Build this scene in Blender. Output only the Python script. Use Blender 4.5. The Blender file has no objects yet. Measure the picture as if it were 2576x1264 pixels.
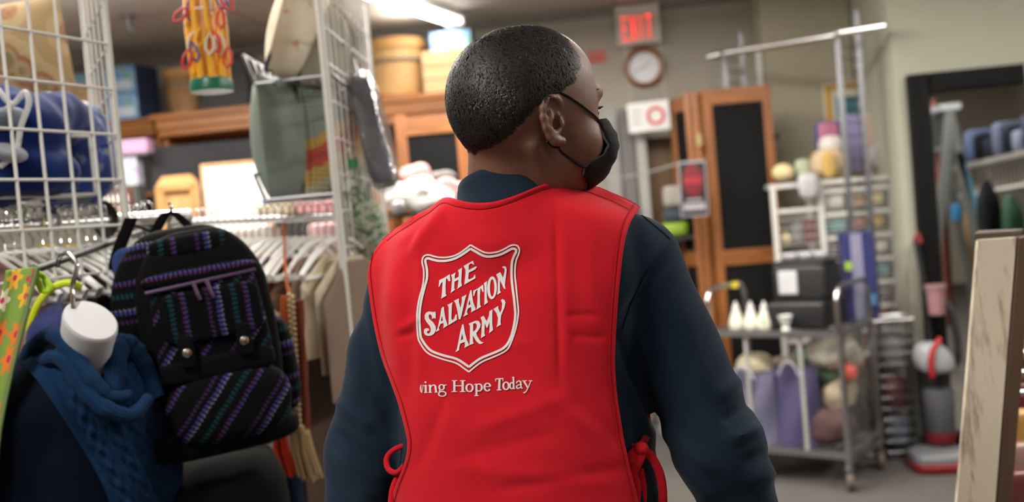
import bpy, bmesh, math, random
import numpy as np
from mathutils import Vector, Matrix
from mathutils.bvhtree import BVHTree
random.seed(7)
C = bpy.context.scene.collection
SC = bpy.context.scene

# ------------------------------------------------------------------ camera, world, light, exposure
IW, IH = 2576, 1264
FPX = 35.0 / 36.0 * IW
YAW, PITCH, ROLL = math.radians(7), math.radians(2), math.radians(5)
CAMP = Vector((0, 0, 1.6))
_R0 = Vector((math.cos(YAW), math.sin(YAW), 0)); _F0 = Vector((-math.sin(YAW), math.cos(YAW), 0)); _Z = Vector((0, 0, 1))
FW = _F0 * math.cos(PITCH) - _Z * math.sin(PITCH)
_U1 = _Z * math.cos(PITCH) + _F0 * math.sin(PITCH)
RT = _R0 * math.cos(ROLL) - _U1 * math.sin(ROLL)
UP = _U1 * math.cos(ROLL) + _R0 * math.sin(ROLL)
cam_d = bpy.data.cameras.new('camera'); cam = bpy.data.objects.new('camera', cam_d); C.objects.link(cam)
cam.matrix_world = Matrix(((RT.x, UP.x, -FW.x, CAMP.x), (RT.y, UP.y, -FW.y, CAMP.y), (RT.z, UP.z, -FW.z, CAMP.z), (0, 0, 0, 1)))
cam_d.lens = 35; cam_d.sensor_width = 36; cam_d.clip_start = 0.05
cam_d.dof.use_dof = True; cam_d.dof.focus_distance = 1.36; cam_d.dof.aperture_fstop = 2.9
SC.camera = cam
world = bpy.data.worlds.new('world'); SC.world = world; world.use_nodes = True
world.node_tree.nodes['Background'].inputs[0].default_value = (0.9, 0.95, 1.0, 1)
world.node_tree.nodes['Background'].inputs[1].default_value = 0.15
SC.view_settings.view_transform = 'Standard'; SC.view_settings.look = 'None'
SC.view_settings.gamma = 1.0; SC.view_settings.use_curve_mapping = False
SC.view_settings.exposure = 0.0
SC.cycles.max_bounces = 8; SC.cycles.diffuse_bounces = 4; SC.cycles.glossy_bounces = 4
SC.cycles.transparent_max_bounces = 8; SC.cycles.use_denoising = True
SC.cycles.sample_clamp_indirect = 6.0
CEIL = 3.08

def lamp(x, y, lx, ly, watts, rz=0.0, z=CEIL - 0.14, col=(1.0, 0.965, 0.9)):
    """the light of one ceiling fixture (its fixture is built over it below)"""
    l = bpy.data.lights.new('tube_light', 'AREA'); l.shape = 'RECTANGLE'; l.size = lx; l.size_y = ly; l.energy = watts; l.color = col
    o = bpy.data.objects.new('tube_light', l); C.objects.link(o); o.location = (x, y, z); o.rotation_euler = (0, 0, rz)
    u = bpy.data.lights.new('tube_upglow', 'AREA'); u.shape = 'RECTANGLE'; u.size = lx * 1.3; u.size_y = ly; u.energy = watts * 1.0; u.color = col     # what the bare tubes throw up at the ceiling
    q = bpy.data.objects.new('tube_upglow', u); C.objects.link(q); q.location = (x, y, z - 0.01); q.rotation_euler = (math.pi, 0, -rz)
    FIX.append((x, y, lx, ly, rz))
    return o
FIX = []
lamp(-1.25, 0.15, 0.22, 1.2, 44)
lamp(-2.1, 2.3, 0.22, 2.0, 15, math.atan2(-.968, -.25))
lamp(-1.35, 3.55, 0.22, 1.5, 42, math.atan2(-.334, .943))
lamp(-3.0, 4.75, 0.22, 1.8, 78, math.pi / 2)  # unseen fixture, added to brighten the back wall above the hutches
lamp(-0.2, 4.75, 0.22, 2.2, 85, math.atan2(-.84, -.54))
lamp(2.5, 4.0, 0.22, 1.2, 36)
lamp(1.9, 2.3, 0.22, 1.2, 46)
lamp(3.6, 0.8, 0.22, 1.2, 14)
lamp(1.2, -1.6, 0.22, 1.2, 12)

# ------------------------------------------------------------------ pixel -> place
def W(px, py, d):
    return CAMP + FW * d + RT * ((px - IW / 2) / FPX * d) + UP * ((IH / 2 - py) / FPX * d)
def ray(px, py):
    return FW + RT * ((px - IW / 2) / FPX) + UP * ((IH / 2 - py) / FPX)
def WY(px, py, y):
    r = ray(px, py); return CAMP + r * ((y - CAMP.y) / r.y)
def WX(px, py, x):
    r = ray(px, py); return CAMP + r * ((x - CAMP.x) / r.x)
def WZ(px, py, z):
    r = ray(px, py); return CAMP + r * ((z - CAMP.z) / r.z)
def proj(P):
    """Nx3 array -> pixels and depth"""
    P = np.asarray(P, float) - np.array(CAMP)
    d = P @ np.array(FW); return (P @ np.array(RT)) / d * FPX + IW / 2, IH / 2 - (P @ np.array(UP)) / d * FPX, d

# ------------------------------------------------------------------ materials
MATS = {}
def lin(r, g, b):
    f = lambda c: (c / 255 / 12.92) if c / 255 <= 0.04045 else ((c / 255 + 0.055) / 1.055) ** 2.4
    return (f(r), f(g), f(b))
class NT:
    def __init__(s, name):
        s.m = bpy.data.materials.new(name); s.m.use_nodes = True; s.t = s.m.node_tree; s.b = s.t.nodes['Principled BSDF']
    def n(s, typ, **kw):
        x = s.t.nodes.new(typ)
        for k, v in kw.items(): setattr(x, k, v)
        return x
    def l(s, a, b): s.t.links.new(a, b)
    def val(s, node, i, v):
        if hasattr(v, 'is_output') or isinstance(v, bpy.types.NodeSocket): s.l(v, node.inputs[i])
        else: node.inputs[i].default_value = v
    def math(s, op, a, b=None, c=None):
        x = s.n('ShaderNodeMath', operation=op)
        s.val(x, 0, a)
        if b is not None: s.val(x, 1, b)
        if c is not None: s.val(x, 2, c)
        return x.outputs[0]
    def mix(s, f, a, b, blend='MIX'):
        x = s.n('ShaderNodeMix', data_type='RGBA', blend_type=blend)
        s.val(x, 0, f)
        for i, v in ((6, a), (7, b)):
            if isinstance(v, (tuple, list)): x.inputs[i].default_value = (*v[:3], 1)
            else: s.l(v, x.inputs[i])
        return x.outputs[2]
    def noise(s, vec, scale, detail=3, rough=0.6):
        x = s.n('ShaderNodeTexNoise'); s.l(vec, x.inputs['Vector']); x.inputs['Scale'].default_value = scale
        x.inputs['Detail'].default_value = detail; x.inputs['Roughness'].default_value = rough; return x.outputs['Fac']
    def obj(s): return s.n('ShaderNodeTexCoord').outputs['Object']
    def uv(s): return s.n('ShaderNodeTexCoord').outputs['UV']
    def maprange(s, v, a, b, c=0.0, d=1.0):
        x = s.n('ShaderNodeMapRange'); s.l(v, x.inputs[0])
        for i, k in enumerate((a, b, c, d)): x.inputs[i + 1].default_value = k
        return x.outputs[0]
    def mapping(s, vec, scale=(1, 1, 1), rot=(0, 0, 0)):
        x = s.n('ShaderNodeMapping'); s.l(vec, x.inputs[0]); x.inputs['Scale'].default_value = scale; x.inputs['Rotation'].default_value = rot
        return x.outputs[0]
    def ramp(s, f, stops, interp='CONSTANT'):
        x = s.n('ShaderNodeValToRGB'); x.color_ramp.interpolation = interp
        e = x.color_ramp.elements
        while len(e) < len(stops): e.new(1.0)
        for k, (p, c) in enumerate(stops): e[k].position = p; e[k].color = (*c, 1)
        s.l(f, x.inputs[0]); return x.outputs[0]
    def base(s, c):
        if isinstance(c, (tuple, list)): s.b.inputs['Base Color'].default_value = (*c[:3], 1)
        else: s.l(c, s.b.inputs['Base Color'])
    def bump(s, h, strength=0.3, dist=0.002):
        x = s.n('ShaderNodeBump'); x.inputs['Strength'].default_value = strength; x.inputs['Distance'].default_value = dist
        s.l(h, x.inputs['Height']); s.l(x.outputs[0], s.b.inputs['Normal'])
    def set(s, rough=0.6, metal=0.0, spec=0.5, sheen=0.0):
        s.b.inputs['Roughness'].default_value = rough; s.b.inputs['Metallic'].default_value = metal
        s.b.inputs['Specular IOR Level'].default_value = spec; s.b.inputs['Sheen Weight'].default_value = sheen

def mat(name, rgb, rough=0.6, metal=0.0, amt=0.12, scale=9.0, bump=0.0, bscale=120.0, spec=0.5, sheen=0.0, stretch=None):
    """plain material in an sRGB colour with procedural mottling and an optional fine bump"""
    if name in MATS: return MATS[name]
    t = NT(name); v = t.obj()
    if stretch: v = t.mapping(v, stretch)
    c = lin(*rgb); n = t.noise(v, scale)
    t.base(t.mix(n, tuple(x * (1 - amt) for x in c), tuple(min(1, x * (1 + amt)) for x in c)))
    t.set(rough, metal, spec, sheen)
    if bump: t.bump(t.noise(v, bscale, 4), bump)
    MATS[name] = t.m; return t.m
def cloth(name, rgb, amt=0.15, bump=0.35, rough=0.85, sheen=0.25):
    if max(rgb) < 60: sheen = 0.02
    return mat(name, rgb, rough, 0, amt, 14, bump, 260, 0.08 if max(rgb) < 60 else 0.2, sheen * .25)
def wood(name, dark, light, axis='Z', scale=3.0, rough=0.45):
    if name in MATS: return MATS[name]
    t = NT(name); st = {'Z': (9, 9, 0.7), 'X': (0.7, 9, 9), 'Y': (9, 0.7, 9)}[axis]
    v = t.mapping(t.obj(), st); n = t.noise(v, scale, 6, 0.65); f = t.maprange(n, 0.3, 0.7)
    t.base(t.mix(f, lin(*dark), lin(*light))); t.set(rough); t.bump(n, 0.15, 0.001); MATS[name] = t.m; return t.m
CHROME = mat('chrome', (205, 205, 208), 0.16, 1.0, 0.04)
STEEL = mat('brushed_steel', (138, 138, 143), 0.35, 1.0, 0.06)
WHITEWIRE = mat('white_enamel_wire', (214, 213, 208), 0.4, 0, 0.04)
BLACKPL = mat('black_plastic', (22, 22, 24), 0.45, 0, 0.1)
WHITEPL = mat('white_plastic', (225, 224, 220), 0.4, 0, 0.04)

# ------------------------------------------------------------------ mesh building
def basis(d):
    d = Vector(d).normalized(); a = Vector((0, 0, 1)) if abs(d.z) < 0.9 else Vector((1, 0, 0))
    u = d.cross(a).normalized(); return u, d.cross(u).normalized()
class MB:
    def __init__(s): s.v = []; s.f = []; s.uv = {}
    def add(s, vs, fs):
        o = len(s.v); s.v += [tuple(x) for x in vs]; s.f += [tuple(i + o for i in f) for f in fs]; return o
    def box(s, c, size, ax=None):
        """ax: three axis vectors (else world axes)"""
        c = Vector(c); ax = ax or (Vector((1, 0, 0)), Vector((0, 1, 0)), Vector((0, 0, 1)))
        h = [Vector(a) * (k / 2) for a, k in zip(ax, size)]
        vs = [c + h[0] * i + h[1] * j + h[2] * k for i in (-1, 1) for j in (-1, 1) for k in (-1, 1)]
        s.add(vs, [(0, 1, 3, 2), (4, 6, 7, 5), (0, 4, 5, 1), (2, 3, 7, 6), (0, 2, 6, 4), (1, 5, 7, 3)]); return s
    def tube(s, pts, r, n=8, closed=False, cap=True):
        pts = [Vector(p) for p in pts]; N = len(pts); rs = r if isinstance(r, (list, tuple)) else [r] * N
        tang = []
        for i in range(N):
            a = pts[i - 1] if (i or closed) else pts[0]; b = pts[(i + 1) % N] if (i < N - 1 or closed) else pts[i]
            t = b - a; tang.append(t.normalized() if t.length > 1e-9 else Vector((0, 0, 1)))
        u, _ = basis(tang[0]); vs = []
        for i in range(N):
            u = u - tang[i] * u.dot(tang[i]); u = u.normalized() if u.length > 1e-6 else basis(tang[i])[0]; w = tang[i].cross(u)
            for k in range(n):
                a = 2 * math.pi * k / n; vs.append(pts[i] + (u * math.cos(a) + w * math.sin(a)) * rs[i])
        fs = []
        for i in range(N if closed else N - 1):
            j = (i + 1) % N
            for k in range(n): fs.append((i * n + k, i * n + (k + 1) % n, j * n + (k + 1) % n, j * n + k))
        if cap and not closed: fs += [tuple(range(n))[::-1], tuple((N - 1) * n + k for k in range(n))]
        s.add(vs, fs); return s
    def lathe(s, prof, c, ax=(0, 0, 1), n=20, sx=1.0, caps=True):
        """prof: (radius, height) along ax from c"""
        c = Vector(c); ax = Vector(ax).normalized(); u, w = basis(ax); vs = []
        for r, h in prof:
            for k in range(n):
                a = 2 * math.pi * k / n; vs.append(c + ax * h + u * (math.cos(a) * r * sx) + w * (math.sin(a) * r))
        fs = [(i * n + k, i * n + (k + 1) % n, (i + 1) * n + (k + 1) % n, (i + 1) * n + k) for i in range(len(prof) - 1) for k in range(n)]
        if caps: fs += [tuple(range(n))[::-1], tuple((len(prof) - 1) * n + k for k in range(n))]
        s.add(vs, fs); return s
    def grid(s, P, uv=True):
        """P: nested list / array [nu][nv] of points"""
        nu, nv = len(P), len(P[0]); o = s.add([p for row in P for p in row],
            [(i * nv + j, (i + 1) * nv + j, (i + 1) * nv + j + 1, i * nv + j + 1) for i in range(nu - 1) for j in range(nv - 1)])
        for i in range(nu):
            for j in range(nv): s.uv[o + i * nv + j] = (i / (nu - 1), j / (nv - 1))
        return s
    def quadric(s, c, half, ax=None, e1=0.5, e2=0.5, nu=20, nv=28, fn=None):
        """superquadric: e small = boxy, 1 = ellipsoid"""
        c = Vector(c); ax = ax or (Vector((1, 0, 0)), Vector((0, 1, 0)), Vector((0, 0, 1)))
        pw = lambda x, e: math.copysign(abs(x) ** e, x); vs = []
        for i in range(nu + 1):
            la = -math.pi / 2 + math.pi * i / nu
            for j in range(nv):
                lo = 2 * math.pi * j / nv
                q = [pw(math.cos(la), e1) * pw(math.cos(lo), e2), pw(math.cos(la), e1) * pw(math.sin(lo), e2), pw(math.sin(la), e1)]
                k = 1.0 if fn is None else fn(q)
                vs.append(c + sum((Vector(a) * (h * x * k) for a, h, x in zip(ax, half, q)), Vector()))
        fs = [(i * nv + j, i * nv + (j + 1) % nv, (i + 1) * nv + (j + 1) % nv, (i + 1) * nv + j) for i in range(nu) for j in range(nv)]
        s.add(vs, fs); return s
    def pillow(s, c, ax, w, h, t, n=18):
        """knife-edge cushion: ax = (width, height, thickness) directions"""
        c = Vector(c)
        for sg in (-1, 1):
            P = []
            for i in range(n + 1):
                row = []
                for j in range(n + 1):
                    a, b = 2 * i / n - 1, 2 * j / n - 1
                    pin = 1 - 0.09 * (a * a * (1 - b * b) + 0) ; pin2 = 1 - 0.09 * (b * b * (1 - a * a))
                    k = ((1 - abs(a) ** 2.1) * (1 - abs(b) ** 2.3)) ** 0.5 if abs(a) < 1 and abs(b) < 1 else 0
                    wob = 0.06 * math.sin(5 * a + 3 * b) * k
                    row.append(c + ax[0] * (a * w / 2 * (1 - 0.08 * (1 - b * b) * 0 ) * pin2) + ax[1] * (b * h / 2 * pin) + ax[2] * (sg * t / 2 * (k + wob)))
                P.append(row)
            if sg < 0: P = P[::-1]
            s.grid(P)
        return s
    def prism(s, outline, c, ax, depth):
        """outline (a, b) in plane ax[0], ax[1]; extruded along ax[2] by depth"""
        c = Vector(c); n = len(outline)
        vs = [c + ax[0] * a + ax[1] * b + ax[2] * (k * depth) for k in (0, 1) for a, b in outline]
        s.add(vs, [tuple(range(n))[::-1], tuple(range(n, 2 * n))] + [(i, (i + 1) % n, n + (i + 1) % n, n + i) for i in range(n)]); return s
    def arr(s): return np.array(s.v, float)
    def mesh(s, name, off, smooth=True, bevel=0.0):
        me = bpy.data.meshes.new(name)
        off = np.array(off); V = s.arr() - off
        me.from_pydata(V.tolist(), [], s.f); me.update()
        if s.uv:
            ul = me.uv_layers.new(name='uv'); idx = np.empty(len(me.loops), dtype=np.int32); me.loops.foreach_get('vertex_index', idx)
            U = np.zeros((len(s.v), 2))
            for k, q in s.uv.items(): U[k] = q
            ul.data.foreach_set('uv', U[idx].ravel())
        if smooth:
            try: me.shade_smooth(); 
            except Exception: pass
            me.set_sharp_from_angle(angle=math.radians(42))
        return me
def root_loc(o):
    while o.parent is not None: o = o.parent
    return o.location
def obj(name, mb, m, parent=None, label=None, loc=None, smooth=True, bevel=0.0):
    off = Vector(root_loc(parent)) if parent is not None else Vector(loc if loc is not None else (0, 0, 0))
    me = mb.mesh(name, off, smooth) if isinstance(mb, MB) else mb
    o = bpy.data.objects.new(name, me); C.objects.link(o)
    if m is not None: me.materials.append(m)
    if parent is not None: o.parent = parent
    else: o.location = off
    if label: o['label'] = label
    if bevel:
        b = o.modifiers.new('bevel', 'BEVEL'); b.width = bevel; b.segments = 2; b.limit_method = 'ANGLE'
    return o
def tag(o, label, cat, group=None):
    o['label'] = label; o['category'] = cat
    if group: o['group'] = group
    return o
def thing(name, label, cat, loc, group=None):
    o = bpy.data.objects.new(name, None); C.objects.link(o); o.location = loc; o.empty_display_size = 0.1
    return tag(o, label, cat, group)
def solo(name, mb, m, label, cat, group=None, bevel=0.0, smooth=True):
    V = mb.arr(); c = (V.min(0) + V.max(0)) / 2; c[2] = V[:, 2].min()
    return tag(obj(name, mb, m, None, None, c, smooth, bevel), label, cat, group)
def struct(name, mb, m, parent=None):
    o = obj(name, mb, m, parent)
    if parent is None: o['kind'] = 'structure'
    return o
def copy_tree(o, parent=None):
    c = o.copy(); C.objects.link(c)
    if parent is not None: c.parent = parent
    for ch in list(o.children): copy_tree(ch, c)
    return c
XA, YA, ZA = Vector((1, 0, 0)), Vector((0, 1, 0)), Vector((0, 0, 1))
def rotax(rz=0.0, rx=0.0, ry=0.0):
    m = Matrix.Rotation(rz, 3, 'Z') @ Matrix.Rotation(rx, 3, 'X') @ Matrix.Rotation(ry, 3, 'Y')
    return m @ XA, m @ YA, m @ ZA
CAMAX = (_R0.copy(), _F0.copy(), ZA.copy())          # upright axes square to the viewer
def rnd(P, freq, seed, k=7):
    """cheap smooth noise, about -1..1, on an Nx3 array"""
    r = np.random.RandomState(seed); out = 0
    for _ in range(k):
        w = r.normal(size=3); w = w / np.linalg.norm(w) * freq * r.uniform(0.6, 1.5)
        out = out + np.sin(P @ w + r.uniform(0, 6.28))
    return out / math.sqrt(k) / 1.1

# ------------------------------------------------------------------ signed distance shapes -> mesh (surface nets)
def sd_cap(P, a, b, ra, rb):
    a = np.asarray(a, float); b = np.asarray(b, float); ab = b - a
    t = np.clip(((P - a) @ ab) / max(ab @ ab, 1e-9), 0, 1)
    return np.linalg.norm(P - a - t[..., None] * ab, axis=-1) - (ra + (rb - ra) * t)
def sd_ell(P, c, r, M=None):
    q = P - np.asarray(c, float)
    if M is not None: q = q @ M.T
    r = np.asarray(r, float)
    k0 = np.linalg.norm(q / r, axis=-1); k1 = np.linalg.norm(q / (r * r), axis=-1)
    return k0 * (k0 - 1) / np.maximum(k1, 1e-6)
def smin(a, b, k):
    h = np.clip(0.5 + 0.5 * (b - a) / k, 0, 1); return b * (1 - h) + a * h - k * h * (1 - h)
def smax(a, b, k): return -smin(-a, -b, k)
def nets(fn, lo, hi, h):
    lo = np.array(lo, float); hi = np.array(hi, float); n = np.ceil((hi - lo) / h).astype(int) + 1
    ax = [lo[i] + np.arange(n[i]) * h for i in range(3)]
    F = np.empty(tuple(n))
    for i in range(0, n[0], 16):                       # in slabs, to keep memory small
        G = np.stack(np.meshgrid(ax[0][i:i + 16], ax[1], ax[2], indexing='ij'), -1); F[i:i + 16] = fn(G)
    S = F < 0; cnt = np.zeros(tuple(n - 1), int); sl = lambda a: (slice(a[0], n[0] - 1 + a[0]), slice(a[1], n[1] - 1 + a[1]), slice(a[2], n[2] - 1 + a[2]))
    cor = [(i, j, k) for i in (0, 1) for j in (0, 1) for k in (0, 1)]
    for c in cor: cnt += S[sl(c)]
    act = (cnt > 0) & (cnt < 8); idx = -np.ones(act.shape, int); ii = np.argwhere(act); idx[act] = np.arange(len(ii))
    acc = np.zeros((len(ii), 3)); num = np.zeros(len(ii))
    for a in cor:
        for d in range(3):
            if a[d]: continue
            b = list(a); b[d] = 1
            fa = F[tuple((ii + a).T)]; fb = F[tuple((ii + b).T)]; m = (fa < 0) != (fb < 0)
            t = np.where(m, fa / np.where(m, fa - fb, 1), 0); p = np.repeat([a], len(ii), 0).astype(float); p[:, d] += t
            acc[m] += p[m]; num[m] += 1
    V = lo + (ii + acc / num[:, None]) * h; Q = []
    for d in range(3):
        u, w = (d + 1) % 3, (d + 2) % 3
        A = S; sl1 = [slice(None)] * 3; sl2 = [slice(None)] * 3; sl1[d] = slice(0, -1); sl2[d] = slice(1, None)
        ch = A[tuple(sl1)] != A[tuple(sl2)]; e = np.argwhere(ch)
        ok = (e[:, u] > 0) & (e[:, w] > 0) & (e[:, u] < n[u] - 1) & (e[:, w] < n[w] - 1); e = e[ok]
        def cell(du, dw):
            q = e.copy(); q[:, u] -= du; q[:, w] -= dw; return idx[tuple(q.T)]
        q = np.stack([cell(0, 0), cell(1, 0), cell(1, 1), cell(0, 1)], 1)
        flip = S[tuple(e.T)]; q[flip] = q[flip][:, ::-1]; Q.append(q)
    Q = np.concatenate(Q)[:, ::-1]
    return V, Q
def vnormals(V, Q):
    n = np.cross(V[Q[:, 2]] - V[Q[:, 0]], V[Q[:, 3]] - V[Q[:, 1]]); N = np.zeros_like(V)
    for k in range(4): np.add.at(N, Q[:, k], n)
    return N / np.maximum(np.linalg.norm(N, axis=1, keepdims=True), 1e-12)
def vsmooth(V, Q, it=2, lam=0.5):
    E = np.concatenate([Q[:, [0, 1]], Q[:, [1, 2]], Q[:, [2, 3]], Q[:, [3, 0]]]); E = np.concatenate([E, E[:, ::-1]])
    deg = np.bincount(E[:, 0], minlength=len(V))[:, None]
    for _ in range(it):
        A = np.zeros_like(V); np.add.at(A, E[:, 0], V[E[:, 1]]); V = V + lam * (A / np.maximum(deg, 1) - V)
    return V
def np_mb(V, Q):
    m = MB(); m.v = [tuple(x) for x in V.tolist()]; m.f = [tuple(q) for q in Q.tolist()]; return m
def outward(V, Q, fn):
    """flip quads so that normals point out of fn"""
    N = vnormals(V, Q); s = np.sum(np.sign(fn(V + N * 0.004) - fn(V - N * 0.004)))
    return Q if s > 0 else Q[:, ::-1]
def poly_at(poly, t):
    """point(s) at 0..1 along a polyline by arc length"""
    P = np.array(poly, float); L = np.concatenate([[0], np.cumsum(np.linalg.norm(np.diff(P, axis=0), axis=1))]); L /= L[-1]
    t = np.asarray(t, float); return np.stack([np.interp(t, L, P[:, k]) for k in range(P.shape[1])], -1)
def curve(pts, n=12, closed=False):
    """Catmull-Rom through points (any dimension)"""
    P = np.array(pts, float); N = len(P); out = []
    for i in range(N if closed else N - 1):
        g = lambda k: P[k % N] if closed else P[min(max(k, 0), N - 1)]
        p0, p1, p2, p3 = g(i - 1), g(i), g(i + 1), g(i + 2)
        for k in range(n):
            t = k / n; out.append(0.5 * (2 * p1 + (p2 - p0) * t + (2 * p0 - 5 * p1 + 4 * p2 - p3) * t * t + (3 * p1 - p0 - 3 * p2 + p3) * t ** 3))
    if not closed: out.append(P[-1])
    return np.array(out)
def drape_px(top, bottom, left, right, nu, nv):
    """Coons patch in the plane of four outlines: arrays [nu, nv, 2]"""
    u = np.linspace(0, 1, nu); v = np.linspace(0, 1, nv)
    T, B, L, Rr = poly_at(top, u), poly_at(bottom, u), poly_at(left, v), poly_at(right, v)
    U = u[:, None, None]; V = v[None, :, None]
    return (1 - V) * T[:, None] + V * B[:, None] + (1 - U) * L[None] + U * Rr[None] - ((1 - U) * (1 - V) * T[0] + U * (1 - V) * T[-1] + (1 - U) * V * B[0] + U * V * B[-1])
def drape(PX, fn, off, d0, d1, steps=90):
    """lay the patch on the body fn (world coordinates): first contact along each sight line, else the nearest pass"""
    sh = PX.shape[:2]; px = PX.reshape(-1, 2)
    D = np.array(FW)[None] + np.outer((px[:, 0] - IW / 2) / FPX, np.array(RT)) + np.outer((IH / 2 - px[:, 1]) / FPX, np.array(UP))
    ds = np.linspace(d0, d1, steps); best = np.full(len(px), 1e9); bd = np.zeros(len(px)); hit = np.zeros(len(px), bool); prev = None
    for d in ds:
        f = fn(np.array(CAMP) + D * d) - off
        new = (f < 0) & ~hit
        if prev is not None:
            t = prev / np.maximum(prev - f, 1e-9); bd = np.where(new, d - (1 - t) * (ds[1] - ds[0]), bd)
        hit |= new; m = (f < best) & ~hit; bd = np.where(m, d, bd); best = np.where(m, f, best); prev = f
    return (np.array(CAMP) + D * bd[:, None]).reshape(*sh, 3)
def lap_grid(P, it, lam=0.5, edge=True):
    for _ in range(it):
        Q = P.copy(); Q[1:-1, 1:-1] = (P[2:, 1:-1] + P[:-2, 1:-1] + P[1:-1, 2:] + P[1:-1, :-2]) / 4
        if edge:
            for s in (0, -1):
                Q[s, 1:-1] = (P[s, 2:] + P[s, :-2]) / 2; Q[1:-1, s] = (P[2:, s] + P[:-2, s]) / 2
        P = P + lam * (Q - P)
    return P
def grid_normals(P):
    a = np.gradient(P, axis=0); b = np.gradient(P, axis=1); n = np.cross(a, b); return n / np.maximum(np.linalg.norm(n, axis=-1, keepdims=True), 1e-12)
def ridges(px, py, lst):
    """folds: (x0,y0,x1,y1,width,amp) in the plane of px, py"""
    out = np.zeros_like(px)
    for x0, y0, x1, y1, w, a in lst:
        dx, dy = x1 - x0, y1 - y0; L2 = dx * dx + dy * dy; t = np.clip(((px - x0) * dx + (py - y0) * dy) / L2, -0.15, 1.15)
        dist = np.hypot(px - x0 - t * dx, py - y0 - t * dy); fade = np.clip(np.minimum(t + 0.15, 1.15 - t) / 0.3, 0, 1)
        out += a * np.exp(-(dist / w) ** 2) * fade
    return out
def solidify(o, t, offset=0):
    m = o.modifiers.new('thickness', 'SOLIDIFY'); m.thickness = t; m.offset = offset; return o
# ------------------------------------------------------------------ the man in the red vest
def A3(v): return np.array(v, float)
def px(x, y, d): return A3(W(x, y, d))
R0, F0 = A3(_R0), A3(_F0)
SKIN = None
def make_skin():
    t = NT('skin'); v = t.obj(); n = t.noise(v, 22, 5); f = t.noise(v, 900, 2)
    c = t.mix(n, lin(100, 66, 52), lin(132, 91, 73)); t.base(c); t.set(0.46, 0, 0.42)
    t.b.inputs['Subsurface Weight'].default_value = 0.06; t.b.inputs['Subsurface Radius'].default_value = (0.02, 0.006, 0.003)
    t.bump(f, 0.35, 0.0012); return t.m
SKIN = make_skin()
def make_fabric(name, c0, c1, weave=900, bump=0.25, rough=0.9, sheen=0.06):
    t = NT(name); v = t.obj(); n = t.noise(v, 5, 6, 0.65); s = t.noise(v, 260, 3)
    f = t.math('ADD', t.math('MULTIPLY', n, 0.7), t.math('MULTIPLY', s, 0.3))
    t.base(t.mix(f, c0, c1)); t.set(rough, 0, 0.12, sheen); t.bump(t.noise(v, weave, 2), bump, 0.0008); MATS[name] = t.m; return t.m
SHIRT = make_fabric('navy_jersey', lin(15, 27, 40), lin(31, 46, 62))
VEST = make_fabric('red_twill', lin(184, 20, 34), lin(210, 32, 46), 1200, 0.12)
VESTSTITCH = make_fabric('dark_red_thread', lin(120, 8, 16), lin(140, 12, 20))
PRINT = mat('white_screen_print', (236, 233, 232), 0.75, 0, 0.03)

HY = math.radians(64)
hg = R0 * math.sin(HY) + F0 * math.cos(HY); hr = R0 * math.cos(HY) - F0 * math.sin(HY); hz = A3((0, 0, 1))
HM = np.stack([hr, hg, hz])                                # rows: head right, forward, up
H0 = px(1387, 305, 1.305) - hr * 0.075
HS = 1.02
def hl(P): return ((P - H0) @ HM.T) / HS
def hw(q): return H0 + (np.asarray(q, float) * HS) @ HM
EA = math.radians(7)
e_w = A3((math.sin(EA), -math.cos(EA), 0)); e_u = A3((0, 0, 1.0)); e_n = np.cross(e_u, e_w) * -1
if e_n[0] < 0: e_n = -e_n
def earp(x, y, n=0.0): return A3((0.0755, 0.004, -0.002)) + e_w * (-(x - 262) / 6500) + e_u * ((395 - y) / 7600) + e_n * n
def ear_sdf(q):
    C0 = earp(225, 375, 0.0); M = np.stack([e_w, e_u, e_n])
    f = sd_ell(q, C0, (0.0145, 0.0285, 0.0042), M)
    f = smin(f, sd_cap(q, earp(262, 395, -0.012), earp(240, 380, -0.002), 0.017, 0.012), 0.006)
    rim = [(318, 262, .001), (308, 205, .003), (275, 168, .0045), (222, 156, .005), (165, 185, .005), (128, 260, .005), (124, 350, .0045), (148, 450, .004), (190, 530, .003)]
    for a, b in zip(rim[:-1], rim[1:]): f = smin(f, sd_cap(q, earp(*a), earp(*b), 0.0042, 0.0042), 0.0035)
    lob = [(190, 530, .003), (240, 575, .002), (305, 585, .001)]
    for k, (a, b) in enumerate(zip(lob[:-1], lob[1:])): f = smin(f, sd_cap(q, earp(*a), earp(*b), 0.0048 + k * .0016, 0.0064 + k * .0004), 0.004)
    f = smax(f, -sd_ell(q, earp(225, 245, 0.0062), (0.0055, 0.0125, 0.0045), np.stack([e_w * .93 - e_u * .36, e_u * .93 + e_w * .36, e_n])), 0.002)
    ant = [(205, 300, .0035), (182, 380, .004), (196, 470, .004), (240, 505, .004)]
    for a, b in zip(ant[:-1], ant[1:]): f = smin(f, sd_cap(q, earp(*a), earp(*b), 0.0034, 0.0036), 0.003)
    f = smax(f, -sd_cap(q, earp(258, 425, 0.009), earp(262, 400, -0.004), 0.0085, 0.006), 0.0025)
    f = smax(f, -sd_cap(q, earp(250, 330, 0.009), earp(262, 380, 0.006), 0.004, 0.006), 0.0025)
    f = smin(f, sd_cap(q, earp(318, 400, 0.002), earp(318, 425, 0.003), 0.0042, 0.004), 0.003)
    f = smin(f, sd_cap(q, earp(285, 475, 0.003), earp(270, 490, 0.003), 0.0036, 0.0036), 0.003)
    return f
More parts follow.
